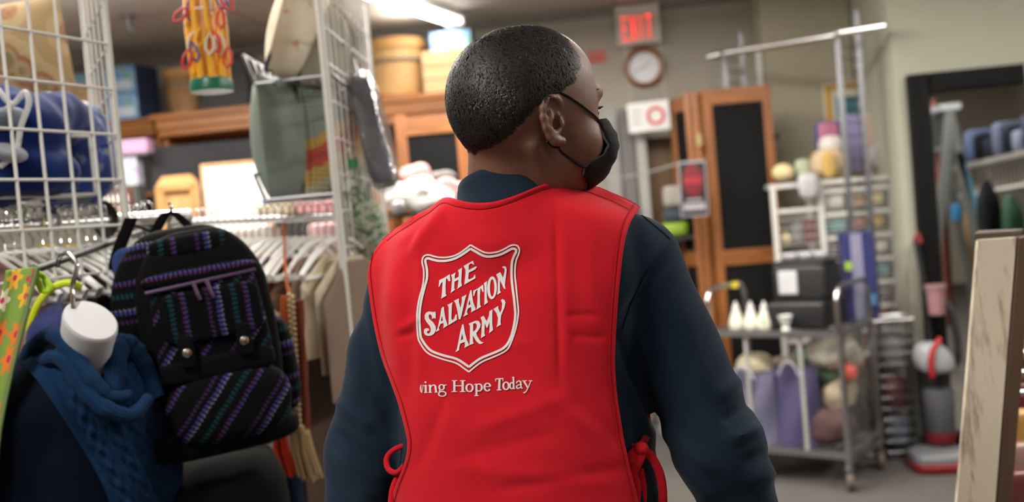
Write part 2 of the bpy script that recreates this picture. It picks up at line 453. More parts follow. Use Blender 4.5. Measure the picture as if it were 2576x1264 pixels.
def skull_sdf(q):
    f = sd_ell(q, (0, -0.005, 0.046), (0.079, 0.0935, 0.086))
    f = smin(f, sd_ell(q, (0, -0.028, 0.035), (0.076, 0.071, 0.075)), 0.02)
    f = smin(f, sd_ell(q, (0, 0.038, 0.045), (0.067, 0.066, 0.080)), 0.03)
    f = smin(f, sd_ell(q, (0, 0.034, 0.0), (0.066, 0.062, 0.06)), 0.03)
    f = smin(f, sd_ell(q, (0, 0.040, -0.044), (0.059, 0.050, 0.044)), 0.025)
    f = smin(f, sd_ell(q, (0, 0.066, -0.080), (0.026, 0.022, 0.018)), 0.03)
    f = smin(f, sd_ell(q, (0, 0.030, -0.070), (0.042, 0.042, 0.026)), 0.025)          # soft under-jaw
    ax = np.abs(q[..., 0]); qa = q.copy(); qa[..., 0] = ax
    f = smin(f, sd_ell(qa, (0.043, 0.058, -0.028), (0.028, 0.03, 0.03)), 0.02)
    f = smin(f, sd_cap(qa, (0.0, 0.098, 0.038), (0.036, 0.090, 0.040), 0.0125, 0.011), 0.014)
    f = smax(f, -sd_ell(qa, (0.032, 0.106, 0.015), (0.020, 0.018, 0.014)), 0.012)
    f = smin(f, sd_ell(qa, (0.032, 0.080, 0.014), (0.0155, 0.0135, 0.0135)), 0.004)
    f = smin(f, sd_cap(q, (0, 0.094, 0.026), (0, 0.114, -0.012), 0.009, 0.012), 0.012)
    f = smin(f, sd_ell(q, (0, 0.115, -0.018), (0.016, 0.014, 0.012)), 0.008)
    f = smin(f, sd_ell(qa, (0.016, 0.104, -0.02), (0.011, 0.012, 0.010)), 0.006)
    f = smin(f, sd_ell(q, (0, 0.088, -0.052), (0.027, 0.02, 0.01)), 0.01)
    f = smin(f, sd_ell(q, (0, 0.087, -0.066), (0.025, 0.02, 0.009)), 0.008)
    return f
NK0, NK1 = px(1294, 360, 1.385), px(1288, 545, 1.43)
def neck_sdf(P):
    f = sd_cap(P, NK0, NK1, 0.0635, 0.066)
    q = hl(P)
    st = sd_cap(q, (0.056, -0.02, -0.03), (0.026, 0.018, -0.095), 0.009, 0.005)        # the neck muscle behind the ear
    f = smin(f, st * HS, 0.028)
    return f
def head_sdf(P):
    q = hl(P); f = skull_sdf(q) * HS; n = neck_sdf(P); f = smin(f, n, 0.014)
    near = np.linalg.norm(np.abs(q) - A3((0.085, -0.01, 0)) * A3((1, 0, 1)), axis=-1) < 0.062
    if near.any():
        qq = q[near].copy(); qq[:, 0] = np.abs(qq[:, 0]); f[near] = smin(f[near], ear_sdf(qq) * HS, 0.0035)
    return f
# torso, arms (world coordinates)
SHR, SHL = px(1596, 672, 1.425), px(1030, 705, 1.54)
ELR, ELL = px(1812, 1120, 1.40), px(915, 1130, 1.515)
WRR, WRL = px(1925, 1490, 1.44), px(880, 1500, 1.46)
TY = math.radians(17)
tf = R0 * math.sin(TY) + F0 * math.cos(TY); tr = R0 * math.cos(TY) - F0 * math.sin(TY)
TROW = [(520, 1297, 1.43, .085, .070), (570, 1300, 1.45, .150, .085), (640, 1303, 1.475, .178, .112), (720, 1302, 1.47, .182, .128), (850, 1302, 1.465, .180, .138),
        (1000, 1312, 1.465, .182, .145), (1150, 1326, 1.47, .188, .15), (1300, 1340, 1.475, .196, .155), (1450, 1352, 1.475, .196, .155), (1560, 1362, 1.48, .19, .15)]
TC = np.array([px(x, y, d) for y, x, d, a, b in TROW])[::-1]; TA = np.array([r[3] for r in TROW])[::-1]; TB = np.array([r[4] for r in TROW])[::-1]
def torso_sdf(P):
    z = P[..., 2]; zc = np.clip(z, TC[0, 2], TC[-1, 2]); c = [np.interp(zc, TC[:, 2], TC[:, k]) for k in (0, 1)]
    a = np.interp(zc, TC[:, 2], TA); b = np.interp(zc, TC[:, 2], TB)
    dx, dy = P[..., 0] - c[0], P[..., 1] - c[1]; u = dx * tr[0] + dy * tr[1]; v = dx * tf[0] + dy * tf[1]
    e = (np.abs(u / a) ** 2.35 + np.abs(v / b) ** 2.35) ** (1 / 2.35); f = (e - 1) * np.minimum(a, b)
    f = smax(f, np.maximum(z - TC[-1, 2], TC[0, 2] - z), 0.05)
    f = smin(f, sd_cap(P, px(1290, 528, 1.415), SHL + A3((0, 0, 0.004)), 0.05, 0.053), 0.04)
    f = smin(f, sd_cap(P, px(1296, 526, 1.415), SHR + A3((0, 0, 0.004)), 0.052, 0.060), 0.04)
    blade = smin(sd_ell(P, px(1150, 730, 1.42), (0.075, 0.045, 0.10)), sd_ell(P, px(1440, 720, 1.36), (0.075, 0.04, 0.10)), 0.03)
    return smin(f, blade, 0.05)
def arm_sdf(P, k=0.0):
    f = smin(sd_cap(P, SHR, ELR, 0.0675, 0.060), sd_cap(P, ELR, WRR, 0.060, 0.046), 0.03)
    g = smin(sd_cap(P, SHL, ELL, 0.058, 0.056), sd_cap(P, ELL, WRL, 0.055, 0.044), 0.03)
    return np.minimum(f, g)
def shirt_sdf(P): return smin(torso_sdf(P), arm_sdf(P), 0.02)

man_root = thing('person', 'person seen from behind in red vest, navy shirt and black mask, head turned', 'person',
                 W(1330, 900, 1.47) * 1.0)
man_root.location.z = 0
HIPC = TC[0]
# body: head, neck, torso core, legs, hands, in one mesh
body = MB()
lo, hi = H0 + A3((-.17, -.17, -.235)), H0 + A3((.17, .17, .165))
V, Q = nets(head_sdf, lo, hi, 0.0022); V = vsmooth(V, Q, 1, 0.35); Q = outward(V, Q, head_sdf)
body.add(V.tolist(), Q.tolist()); HV, HQ = V, Q
KNR, KNL = A3((HIPC[0] + tr[0] * .10 + tf[0] * .05, HIPC[1] + tr[1] * .10 + tf[1] * .05, 0.53)), A3((HIPC[0] - tr[0] * .11 - tf[0] * .04, HIPC[1] - tr[1] * .11 - tf[1] * .04, 0.53))
ANR, ANL = A3((KNR[0] + tf[0] * .10, KNR[1] + tf[1] * .10, 0.09)), A3((KNL[0] - tf[0] * .06, KNL[1] - tf[1] * .06, 0.09))
def leg_sdf(P, k=0.0):
    h1 = A3((HIPC[0], HIPC[1], 0.96)); f = sd_ell(P, h1, (0.175 + k, 0.14 + k, 0.13 + k), np.stack([tr, tf, hz]))
    for s, kn, an in ((1, KNR, ANR), (-1, KNL, ANL)):
        f = smin(f, smin(sd_cap(P, h1 + tr * .095 * s - hz * .06, kn, .088 + k, .062 + k), sd_cap(P, kn, an, .058 + k, .042 + k * 1.6), .03), 0.04)
    return f
def core_sdf(P):
    f = smin(torso_sdf(P) + 0.022, arm_sdf(P) + 0.016, 0.02); f = smin(f, sd_cap(P, NK0, NK1 - hz * .05, 0.045, 0.045), 0.02); return smin(f, leg_sdf(P), 0.03)
lo = A3((min(WRL[0], TC[0, 0]) - .25, TC[0, 1] - .45, 0.03)); hi = A3((WRR[0] + .2, TC[0, 1] + .45, H0[2] - .1))
V, Q = nets(core_sdf, lo, hi, 0.014); Q = outward(V, Q, core_sdf); body.add(V.tolist(), Q.tolist())
def hand_sdf(P, w, d, out, s):
    """w wrist, d pointing down the hand, out = towards the back of the hand, s = thumb side"""
    side = np.cross(d, out) * s; M = np.stack([side, d, out]); q = (P - w) @ M.T
    f = sd_ell(q, (0, .05, 0), (.042, .052, .016)); f = smin(f, sd_cap(q, (0, -.03, 0), (0, .02, 0), .03, .027), .02)
    for x, L in ((.031, .07), (.011, .08), (-.010, .075), (-.029, .058)):
        a = (x * .9, .088, .003); b = (x * 1.05, .088 + L * .5, -.006); c = (x * 1.02, .088 + L * .84, -.026)
        f = smin(f, np.minimum(sd_cap(q, a, b, .0098, .009), sd_cap(q, b, c, .009, .0078)), .004)
    t = np.minimum(sd_cap(q, (.03, .03, -.004), (.056, .066, -.016), .014, .0115), sd_cap(q, (.056, .066, -.016), (.058, .1, -.022), .0112, .009))
    return smin(f, t, .008)
for w, e, s, o in ((WRR, ELR, -1, tr), (WRL, ELL, 1, -tr)):
    d = (w - e) / np.linalg.norm(w - e); o2 = o - d * (o @ d); o2 /= np.linalg.norm(o2); ww = w + d * 0.012
    fn = lambda P: hand_sdf(P, ww, d, o2, s); m = ww + d * .08
    V, Q = nets(fn, m - .15, m + .15, 0.0042); V = vsmooth(V, Q, 1); Q = outward(V, Q, fn); body.add(V.tolist(), Q.tolist())
obj('body', body, SKIN, man_root)
# hair: a close-cropped shell plus lying tufts
hq = hl(HV); HN = vnormals(HV, HQ)
zt = [-.09, -.05, -.036, -.024, -.008, .008, .022, .036, .05, .07, .09, .125, .14]
yt = [-.15, -.11, -.086, -.062, -.044, -.030, -.014, .008, .036, .052, .054, .047, .04]
def hair_mask(q):
    m = np.interp(q[:, 2], zt, yt) - q[:, 1]; m = m + rnd(q, 260, 3) * 0.003 + rnd(q, 90, 4) * 0.003
    ear = ((q[:, 1] + .008) / .03) ** 2 + ((q[:, 2] - .0) / .04) ** 2
    return np.where((skull_sdf(q) > 0.004) & (np.abs(q[:, 0]) > .06) & (ear < 1.2), -1, m)
HMK = hair_mask(hq)
off = 0.0030 * np.clip((HMK - .009) / 0.022, 0, 1) - 0.0006
SV = HV + HN * (off + 0.0007 * rnd(hq * A3((1, 1, .6)), 420, 9) * np.clip(HMK / .02, 0, 1))[:, None]
keep = (HMK > 0.009)[HQ].all(1); FQ = HQ[keep]; used = np.unique(FQ); remap = -np.ones(len(SV), int); remap[used] = np.arange(len(used))
hair = np_mb(SV[used], remap[FQ])
rs = np.random.RandomState(5); hp = np.clip((HMK + .022) / .03, 0, 1) ** 1.6; cand = rs.choice(len(HMK), 19000, p=hp / hp.sum()); P0 = HV[cand]; N0 = HN[cand]; q0 = hq[cand]
flow = q0 - A3((0.012, -0.062, 0.115)); flow = flow / np.linalg.norm(flow, axis=1, keepdims=True); flow[:, 2] -= 0.35
flow = flow @ HM; flow = flow - N0 * np.sum(flow * N0, 1, keepdims=True); flow /= np.maximum(np.linalg.norm(flow, axis=1, keepdims=True), 1e-6)
sidev = np.cross(N0, flow); wav = rnd(q0, 130, 12) * 0.55 + rs.normal(size=len(cand)) * 0.28
flow = flow + sidev * wav[:, None]; flow /= np.linalg.norm(flow, axis=1, keepdims=True); sidev = np.cross(N0, flow)
grow = np.clip((HMK[cand] + .01) / 0.03, 0.22, 1); L = (0.0075 + 0.004 * rs.rand(len(cand))) * grow; wd = 0.0010 * (0.6 + 0.8 * rs.rand(len(cand)))
b0 = P0 + N0 * (off[cand] * 0.8)[:, None]; md = b0 + flow * (L * .5)[:, None] + N0 * (0.0019 * grow)[:, None]; tp = b0 + flow * L[:, None] + N0 * (0.0004 * grow)[:, None]
o = len(hair.v); n = len(cand); sv = sidev * wd[:, None]
hair.v += [tuple(x) for x in np.stack([b0 - sv, b0 + sv, md - sv * .8, md + sv * .8, tp], 1).reshape(-1, 3).tolist()]
for i in range(n):
    k = o + 5 * i; hair.f += [(k, k + 1, k + 3, k + 2), (k + 2, k + 3, k + 4)]
obj('hair', hair, mat('hair_black', (27, 22, 21), 0.52, 0, 0.35, 60, 0, 1, 0.42), man_root, 'close-cropped black hair, receding at the front')
# brow, eye, lashes on both sides
for s in (1, -1):
    e = MB(); e.quadric(hw((0.032 * s, 0.0835, 0.014)), (0.0118,) * 3, None, 1, 1, 12, 16)
    obj('eye', e, mat('eye_white', (200, 190, 182), 0.2, 0, 0.03), man_root)
    ir = MB(); ir.quadric(hw((0.032 * s, 0.0925, 0.013)), (0.0052, 0.0052, 0.0052), None, 1, 1, 8, 12); obj('iris', ir, mat('iris_brown', (30, 18, 12), 0.2), man_root)
    b = MB()
    for k in range(26):
        t = k / 25; a = hw(((0.013 + 0.036 * t) * s, 0.1045 - 0.021 * t * t, 0.036 + 0.008 * math.sin(2.4 * t)))
        b.tube([a, a + A3(hr) * s * .007 + A3(hg) * .0015 + A3((0, 0, .003 * (1 - t)))], [0.0011, 0.0003], 4)
        b.tube([a - A3((0, 0, .0025)), a + A3(hr) * s * .006 + A3(hg) * .001 + A3((0, 0, .001))], [0.0011, 0.0003], 4)
    obj('eyebrow', b, MATS['hair_black'], man_root)
    l = MB()
    for k in range(16):
        t = k / 15; a = hw(((0.0205 + 0.023 * t) * s, 0.0945 - 0.008 * (t - .4) ** 2 * 6, 0.0185))
        l.tube([a, a + A3(hg) * .006 + A3(hr) * s * .003 * (t - .2), a + A3(hg) * .0105 + A3(hr) * s * .006 * (t - .2) + A3((0, 0, .0025))], [0.0006, 0.0005, 0.0002], 4)
    lid = [hw(((0.018 + 0.028 * k / 8) * s, 0.0935 - 0.0085 * (k / 8 - .4) ** 2 * 4, 0.0185)) for k in range(9)]
    l.tube(lid, 0.0016, 6); obj('eyelashes', l, MATS['hair_black'], man_root)
# mask: cup over nose and chin, gathered at the sides
NS, NTT = 36, 22
def mask_pt(s, t, gap=0.0):
    """s -1..1 across, t 0..1 down, head frame"""
    yc = np.interp(t, [0, .12, .3, .5, .72, .88, 1], [.110, .120, .1275, .123, .114, .104, .074]); zc = np.interp(t, [0, .12, .3, .5, .72, .88, 1], [.006, -.006, -.022, -.044, -.068, -.082, -.095])
    ys = np.interp(t, [0, .2, .45, .62, .8, 1], [.080, .084, .092, .084, .056, .052]); zs = np.interp(t, [0, .5, .8, 1], [.0, -.038, -.058, -.072]); xs = np.interp(t, [0, .2, .5, .8, 1], [.058, .0615, .064, .0615, .054])
    a = abs(s); k = a ** 1.9; pl = 0.0012 * math.sin(t * 34) * (1 - a * .4)
    return A3((math.copysign(xs * (math.sin(min(a, 1) * math.pi / 2) ** 0.92), s), yc + (ys - yc) * k + pl + gap, zc + (zs - zc) * a ** 1.5))
mk = MB(); mk.grid([[hw(mask_pt(-1 + 2 * i / NS, j / NTT)) for j in range(NTT + 1)] for i in range(NS + 1)])
MASKM = mat('black_mask_fabric', (24, 24, 26), 0.8, 0, 0.2, 30, 0.2, 900, 0.3)
mo = obj('face_mask', mk, MASKM, man_root, 'black pleated face mask'); solidify(mo, 0.0014)
mi = MB()
for s in (1,):
    mi.grid([[hw(mask_pt(s * (1 - .10 * i / 3), j / NTT * .96 + .02) + A3((-.0012 * s, -.0022 - 0.0022 * math.sin(math.pi * j / NTT) * (1 - i / 3), 0))) for j in range(NTT + 1)] for i in range(4)])
obj('mask_lining', mi, mat('grey_lining', (118, 114, 114), 0.85), mo, 'grey inner lining at the mask edge')
def on_face(a, b, n, lift=0.0018):
    out = []
    for k in range(n + 1):
        p = hw(A3(a) + (A3(b) - A3(a)) * k / n)
        for _ in range(8):
            g = np.array([head_sdf((p + e)[None])[0] - head_sdf((p - e)[None])[0] for e in np.eye(3) * .001]) / .002
            p = p - (head_sdf(p[None])[0] - lift) * g / max(np.linalg.norm(g), .3)
        out.append(p)
    return out
for s in (1, -1):
    lp = MB(); top = on_face((.060 * s, .080, -.002), (.077 * s, .024, .030), 12); lp.tube([hw(mask_pt(s, 0.03))] + top[1:] + [hw((.080 * s, .012, .036)), hw((.083 * s, -.004, .034))], 0.0017, 6)
    bot = on_face((.056 * s, .052, -.060), (.071 * s, .000, -.034), 12); lp.tube([hw(mask_pt(s, 0.84))] + bot[1:] + [hw((.076 * s, -.010, -.026))], 0.0017, 6)
    obj('ear_loop', lp, MASKM, mo)
# shirt
lo = A3((WRL[0] - .16, TC[0, 1] - .40, TC[0, 2] + .03)); hi = A3((WRR[0] + .2, TC[0, 1] + .42, SHR[2] + .16))
def shirt_cut(P):
    f = shirt_sdf(P); f = smax(f, TC[0, 2] + .07 - P[..., 2] - 10 * (arm_sdf(P) < .004), 0.004) if False else f
    nk = sd_cap(P, NK0, NK1 - hz * .02, 0.062, 0.070)
    return np.maximum(f, -nk)
V, Q = nets(shirt_cut, lo, hi, 0.0062); V = vsmooth(V, Q, 2); Q = outward(V, Q, shirt_cut); N = vnormals(V, Q)
X, Y, D = proj(V)
fold = ridges(X, Y, [(1872, 955, 1800, 1000, 22, .0035), (1915, 1075, 1830, 1110, 16, .0045), (1950, 1185, 1880, 1215, 22, .005), (1892, 1010, 1820, 1060, 14, -.0035), (1935, 1140, 1870, 1165, 14, -.003),
    (1665, 1080, 1790, 1180, 20, .005), (1700, 1150, 1800, 1255, 16, .004), (1690, 640, 1562, 800, 9, -.003), (1560, 860, 1640, 1050, 14, -.005), (1600, 830, 1660, 1010, 14, .004), (1700, 760, 1780, 980, 26, .002), (1650, 900, 1730, 1090, 22, -.002),
    (880, 800, 900, 1000, 16, .003), (905, 760, 935, 960, 12, -.003), (850, 1010, 930, 1080, 16, .005), (845, 1090, 960, 1180, 16, -.004), (850, 1150, 930, 1260, 18, .004), (900, 940, 960, 1060, 14, .003),
    (1580, 960, 1640, 1110, 16, .004), (1600, 1060, 1650, 1220, 20, -.004)])
fold = fold * 1.5; Pw = V * A3((1, 1, .55)); arms = np.clip((torso_sdf(V) - arm_sdf(V)) / .05, 0, 1)
fold = fold + (0.0011 + .0020 * arms) * rnd(Pw, 38, 21) + .0009 * rnd(Pw, 95, 22)
V = V + N * fold[:, None]
obj('shirt', np_mb(V, Q), SHIRT, man_root, 'navy long-sleeved shirt')
# shoulder seam of the right sleeve
bv = BVHTree.FromPolygons([tuple(x) for x in V.tolist()], [tuple(q) for q in Q.tolist()])
def on_mesh(bvh, pxs, lift=0.0012):
    out = []
    for x, y in pxs:
        d = ray(x, y).normalized(); h = bvh.ray_cast(CAMP, d)
        if h[0] is not None: out.append(h[0] - d * lift)
    return out
sm = MB()
for ln in ([(1690, 603), (1660, 640), (1625, 690), (1590, 760), (1566, 830)], [(1612, 540), (1640, 562), (1668, 585), (1686, 602)]):
    p = on_mesh(bv, curve(ln, 6)); 
    if len(p) > 2: sm.tube(p, 0.0011, 5)
obj('shirt_seam', sm, make_fabric('navy_thread', lin(12, 22, 36), lin(20, 34, 50)), man_root)
# ribbed collar
col = MB(); rings = []
CB = px(1292, 474, 1.415); CU = A3(hr) * 0 + A3((0, 0, 1)); 
for k, (h, r, t) in enumerate([(-.045, .090, 0), (-.018, .084, 0), (-.015, .0815, 0), (.008, .0785, 0), (.019, .0765, 0), (.0215, .075, 0), (.019, .0715, 0), (-.02, .070, 0)]):
    ring = []
    for j in range(64):
        a = 2 * math.pi * j / 64; u, v = math.cos(a), math.sin(a)          # u: torso right, v: torso forward
        w = A3(CB) + tr * (u * r * 1.04) + tf * (v * r * 1.02 + .002) + CU * (h + .004 - .020 * (v + .8) + .006 * u + .0010 * math.sin(a * 3))
        ring.append(w)
    rings.append(ring)
col.add([p for r_ in rings for p in r_], [(i * 64 + j, i * 64 + (j + 1) % 64, (i + 1) * 64 + (j + 1) % 64, (i + 1) * 64 + j) for i in range(len(rings) - 1) for j in range(64)])
obj('collar', col, SHIRT, man_root)
# trousers and shoes
def trouser(P): return np.maximum(leg_sdf(P, 0.012), .07 - P[..., 2])
lo = A3((HIPC[0] - .4, HIPC[1] - .45, 0.06)); hi = A3((HIPC[0] + .4, HIPC[1] + .45, 1.12))
V, Q = nets(trouser, lo, hi, 0.012); V = vsmooth(V, Q, 1); Q = outward(V, Q, trouser); V = V + vnormals(V, Q) * (.003 * rnd(V, 30, 31))[:, None]
obj('trousers', np_mb(V, Q), cloth('black_twill', (26, 26, 30)), man_root)
for an in (ANR, ANL):
    sh = MB(); c = A3((an[0], an[1], 0)) + tf * .06
    sh.quadric(c + hz * .05, (.05, .135, .05), (Vector(tr), Vector(tf), ZA), .6, .8); sh.box(c + hz * .0125, (.098, .27, .025), (Vector(tr), Vector(tf), ZA))
    obj('shoe', sh, mat('black_leather', (24, 22, 22), 0.4), man_root)
# vest, back panel: four outlines laid over torso and shoulder
VT = np.vstack([[(938, 652)], curve([(938, 652), (960, 614), (1020, 560), (1085, 515), (1122, 491)], 6), curve([(1122, 491), (1150, 503), (1195, 511), (1245, 508), (1300, 491), (1360, 466), (1405, 453), (1440, 450)], 6), curve([(1440, 450), (1500, 473), (1560, 500), (1609, 526)], 6)])
VL = curve([(938, 652), (930, 690), (934, 740), (946, 820), (966, 900), (992, 975), (1016, 1060), (1027, 1120), (1018, 1170), (1000, 1215), (980, 1270), (962, 1350), (955, 1430)], 6)
VR = curve([(1609, 526), (1584, 560), (1570, 610), (1561, 680), (1553, 760), (1546, 850), (1543, 920), (1549, 1000), (1562, 1080), (1578, 1160), (1592, 1215), (1606, 1270), (1622, 1350), (1630, 1430)], 6)
VB = [(955, 1430), (1290, 1440), (1630, 1430)]
nu, nv = 150, 170
PX = drape_px(VT, VB, VL, VR, nu, nv)
def vbody(P): return smin(smin(torso_sdf(P), sd_cap(P, NK0, NK1, .05, .062), .03), np.minimum(sd_cap(P, SHL, SHL + (ELL - SHL) * .35, .055, .053), sd_cap(P, SHR, SHR + (ELR - SHR) * .12, .064, .06)), .03)
P = drape(PX, lambda q: smin(vbody(q), sd_cap(q, A3(CB) - hz * .07, A3(CB) - hz * .015, .088, .0775), .015), 0.011, 1.0, 1.75)
P = lap_grid(P, 14, 0.5)
G = grid_normals(P); G = np.where(np.sum(G * A3(FW), -1, keepdims=True) > 0, -G, G)
x, y = PX[..., 0], PX[..., 1]; uu = np.linspace(0, 1, nu)[:, None]; vv = np.linspace(0, 1, nv)[None]
fold = ridges(x, y, [(1056, 560, 1054, 1010, 14, .0024), (1030, 600, 1032, 1000, 18, -.0022), (1118, 520, 1030, 640, 16, .004), (1090, 500, 1000, 640, 20, -.003), (990, 700, 1010, 960, 22, .004),
    (1398, 560, 1408, 940, 9, -.0032), (1420, 600, 1425, 900, 18, .002), (1425, 795, 1500, 792, 9, -.002), (1440, 845, 1520, 850, 10, -.002), (1010, 830, 1050, 800, 10, .003), (1005, 850, 1045, 835, 9, -.003),
    (1200, 1080, 1420, 1000, 22, .0025), (1150, 1150, 1400, 1090, 24, -.002), (1320, 960, 1500, 1090, 20, .002), (1090, 990, 1180, 1200, 24, .0025), (1450, 1000, 1560, 1120, 22, -.002),
    (1250, 880, 1330, 860, 12, .0012), (1480, 560, 1500, 820, 26, .002), (1120, 1000, 1050, 1180, 18, -.003), (1180, 1180, 1500, 1215, 22, .002), (1250, 1235, 1560, 1180, 18, -.002)])
WP = P.reshape(-1, 3); fold = fold + (.0016 * rnd(WP * A3((1, 1, .5)), 24, 41) + .0005 * rnd(WP, 70, 42)).reshape(nu, nv)
edge = np.minimum(np.minimum(uu, 1 - uu) * 620, np.where(vv < .5, vv * 850, 999)); hem = 0.0012 * (1 / (1 + np.exp((edge - 12) / 1.0))) - .0009 * np.exp(-((edge - 14) / 2.2) ** 2)
P = P + G * (fold + hem)[..., None]
wn = np.cross(P[1, 0] - P[0, 0], P[0, 1] - P[0, 0]); wn = grid_normals(P)[nu // 2, nv // 2]
Pg = P if wn @ A3(FW) < 0 else P[::-1]
vm = MB().grid(Pg.tolist()); vest = obj('vest', vm, VEST, man_root, 'red vest with white shield emblem on the back'); solidify(vest, 0.0016, -1)
vb = BVHTree.FromPolygons(vm.v, vm.f)
# front panel of the vest over the chest
fr = MB(); FP = []
for i in range(41):
    row = []
    for j in range(40):
        u = -1 + 2 * i / 40; v = j / 39; z0 = SHR[2] + .066 - .03 * abs(u) - .12 * max(0, 1 - (u / .42) ** 2) ** .5; z = z0 + (TC[1, 2] - .02 - z0) * v
        wd = .155 + .03 * v + (.0 if v > .25 else -.03 * (1 - v / .25))
        c = A3([np.interp(z, TC[:, 2], TC[:, 0]), np.interp(z, TC[:, 2], TC[:, 1]), z]); p0 = c + tr * (u * wd)
        lo_, hi_ = 0.0, 0.4
        pts = p0[None] + np.linspace(0.35, 0.0, 60)[:, None] * tf[None]; f = torso_sdf(pts) - .012; k = int(np.argmax(f < 0)) if (f < 0).any() else int(np.argmin(f))
        row.append(pts[k])
    FP.append(row)
FP = lap_grid(np.array(FP), 6)
fp = obj('vest_front', fr.grid(FP.tolist()), VEST, man_root); solidify(fp, .0016)
# shoulder straps of the vest, from the back edge over the top of the shoulder to the front panel
for i0 in (slice(10, 30), slice(nu - 24, nu)):
    br = MB(); E_ = P[i0, 0]; rows = [E_.tolist()]
    for k in range(1, 10):
        q = E_ + (F0 * .012 * k)[None]; zz = np.linspace(.05, -.2, 60); best = q.copy(); done = np.zeros(len(q), bool)
        for dz in zz:
            c = q + A3((0, 0, dz)); f = vbody(c) - .0125; m = (f < 0) & ~done; best[m] = c[m]; done |= m
        rows.append(best.tolist())
    rows = lap_grid(np.array(rows), 3); rows[0] = E_
    solidify(obj('vest_shoulder', br.grid(rows.tolist()), VEST, vest), .0016)
# stitch lines beside the hems
st = MB()
for k in (3, nu - 4):
    st.tube([P[k, j] + G[k, j] * .0011 for j in range(0, nv, 2)], 0.0005, 4)
st.tube([P[i, 3] + G[i, 3] * .0011 for i in range(14, nu - 4, 1)], 0.0005, 4)
obj('stitching', st, VESTSTITCH, vest, 'dark red hem stitching')

# ---- printed emblem: outlines traced on the cloth, laid on the vest surface
def A(pts): return [(1040 + x / 6.3214, 600 + y / 6.32) for x, y in pts]
def B(pts): return [(1040 + x / 6.3214, 750 + y / 6.32) for x, y in pts]
def E(cx, cy, rx, ry, n=28, sk=0.0): return [(cx + rx * math.cos(2 * math.pi * k / n), cy + ry * math.sin(2 * math.pi * k / n) - sk * rx * math.cos(2 * math.pi * k / n)) for k in range(n)]
LET = [
 [A([(399,772),(412,665),(500,622),(577,570),(589,682),(560,684),(545,655),(520,632),(512,760),(514,885),(528,912),(437,963),(448,930),(458,800),(464,690),(440,715),(416,770)])],
 [A([(600,583),(673,543),(660,585),(656,645),(720,613),(722,545),(707,510),(773,466),(768,560),(762,690),(773,755),(695,806),(706,760),(716,660),(655,690),(650,790),(661,820),(590,873),(602,820),(616,640)])],
 [A([(797,440),(948,355),(970,423),(945,412),(915,400),(882,425),(880,505),(945,470),(992,447),(1012,452),(990,490),(950,515),(882,545),(872,640),(885,655),(950,625),(978,570),(990,635),(806,740),(815,690),(828,560),(828,500)])],
 [B([(350,218),(356,270),(354,333),(330,322),(285,335),(298,310),(282,270),(258,260),(242,280),(250,330),(310,385),(352,450),(358,510),(330,570),(285,600),(230,607),(185,590),(165,545),(172,500),(205,480),(243,488),(256,520),(232,525),(215,535),(217,560),(240,570),(268,550),(278,500),(262,450),(210,385),(180,330),(180,270),(205,232),(250,215),(300,225),(335,222)])],
 [B([(352,545),(385,480),(420,320),(445,165),(470,140),(485,145),(490,210),(510,330),(545,438),(470,488),(482,455),(478,400),(430,415),(402,480),(416,512)]), B([(436,372),(468,360),(455,285)])],
 [B([(540,112),(622,70),(612,130),(605,330),(618,358),(650,325),(668,268),(690,262),(692,352),(557,436),(560,330),(560,150)])],
 [A([(644,993),(724,957),(722,1010),(748,1110),(770,1000),(768,935),(847,893),(825,960),(765,1230),(745,1290),(720,1290),(700,1160),(672,1040)])],
 [A([(790,1250),(815,1200),(850,1060),(885,900),(905,830),(922,822),(930,880),(950,1010),(995,1135),(915,1182),(922,1140),(915,1095),(872,1115),(850,1170),(868,1210)]), A([(873,1068),(908,1050),(893,975)])],
 [A([(950,918),(952,835),(1030,795),(1108,735),(1118,855),(1098,852),(1082,810),(1065,790),(1058,930),(1062,1060),(1078,1090),(1000,1138),(1012,1080),(1020,940),(1018,815),(990,840),(968,915)])],
 [A([(1120,715),(1170,680),(1166,760),(1168,960),(1186,1020),(1125,1063),(1130,980),(1130,770)])],
 [A(E(1250,787,78,182,30,.12)), A(E(1253,790,35,138,26,.12))],
 [A([(1316,575),(1382,537),(1424,625),(1450,530),(1445,480),(1410,462),(1430,443),(1470,452),(1485,500),(1470,620),(1455,740),(1465,810),(1440,800),(1378,670),(1375,830),(1392,860),(1330,903),(1340,840),(1345,650)])],
 [B([(665,865),(690,820),(715,700),(745,540),(775,425),(795,418),(803,450),(820,560),(850,670),(887,755),(810,797),(820,755),(815,700),(745,730),(728,790),(728,832)]), B([(752,678),(793,656),(775,565)])],
 [B([(878,410),(990,362),(1040,368),(1068,420),(1060,470),(1035,515),(1000,560),(1015,610),(1050,670),(1085,705),(1115,705),(1095,728),(1050,735),(1000,690),(945,600),(948,700),(962,725),(890,753),(898,640),(900,450)]), B([(952,412),(985,402),(1008,425),(1008,470),(985,512),(950,538)])],
 [B([(1066,312),(1115,283),(1165,370),(1200,290),(1210,210),(1258,183),(1255,260),(1255,420),(1268,513),(1200,566),(1210,510),(1212,385),(1175,478),(1160,470),(1135,400),(1128,560),(1142,600),(1072,642),(1082,560),(1090,370)])],
 [B([(1272,178),(1348,127),(1350,165),(1378,235),(1400,190),(1412,90),(1390,35),(1415,18),(1450,35),(1465,75),(1450,150),(1395,280),(1385,390),(1393,425),(1320,468),(1335,420),(1345,320),(1320,240)])],
]
def band(pts, w, n=5, closed=True, conv=A):
    """a printed line of half width w round a traced centre line (corner points are kept sharp: None marks them)"""
    c = np.array(conv(pts)); return c, w
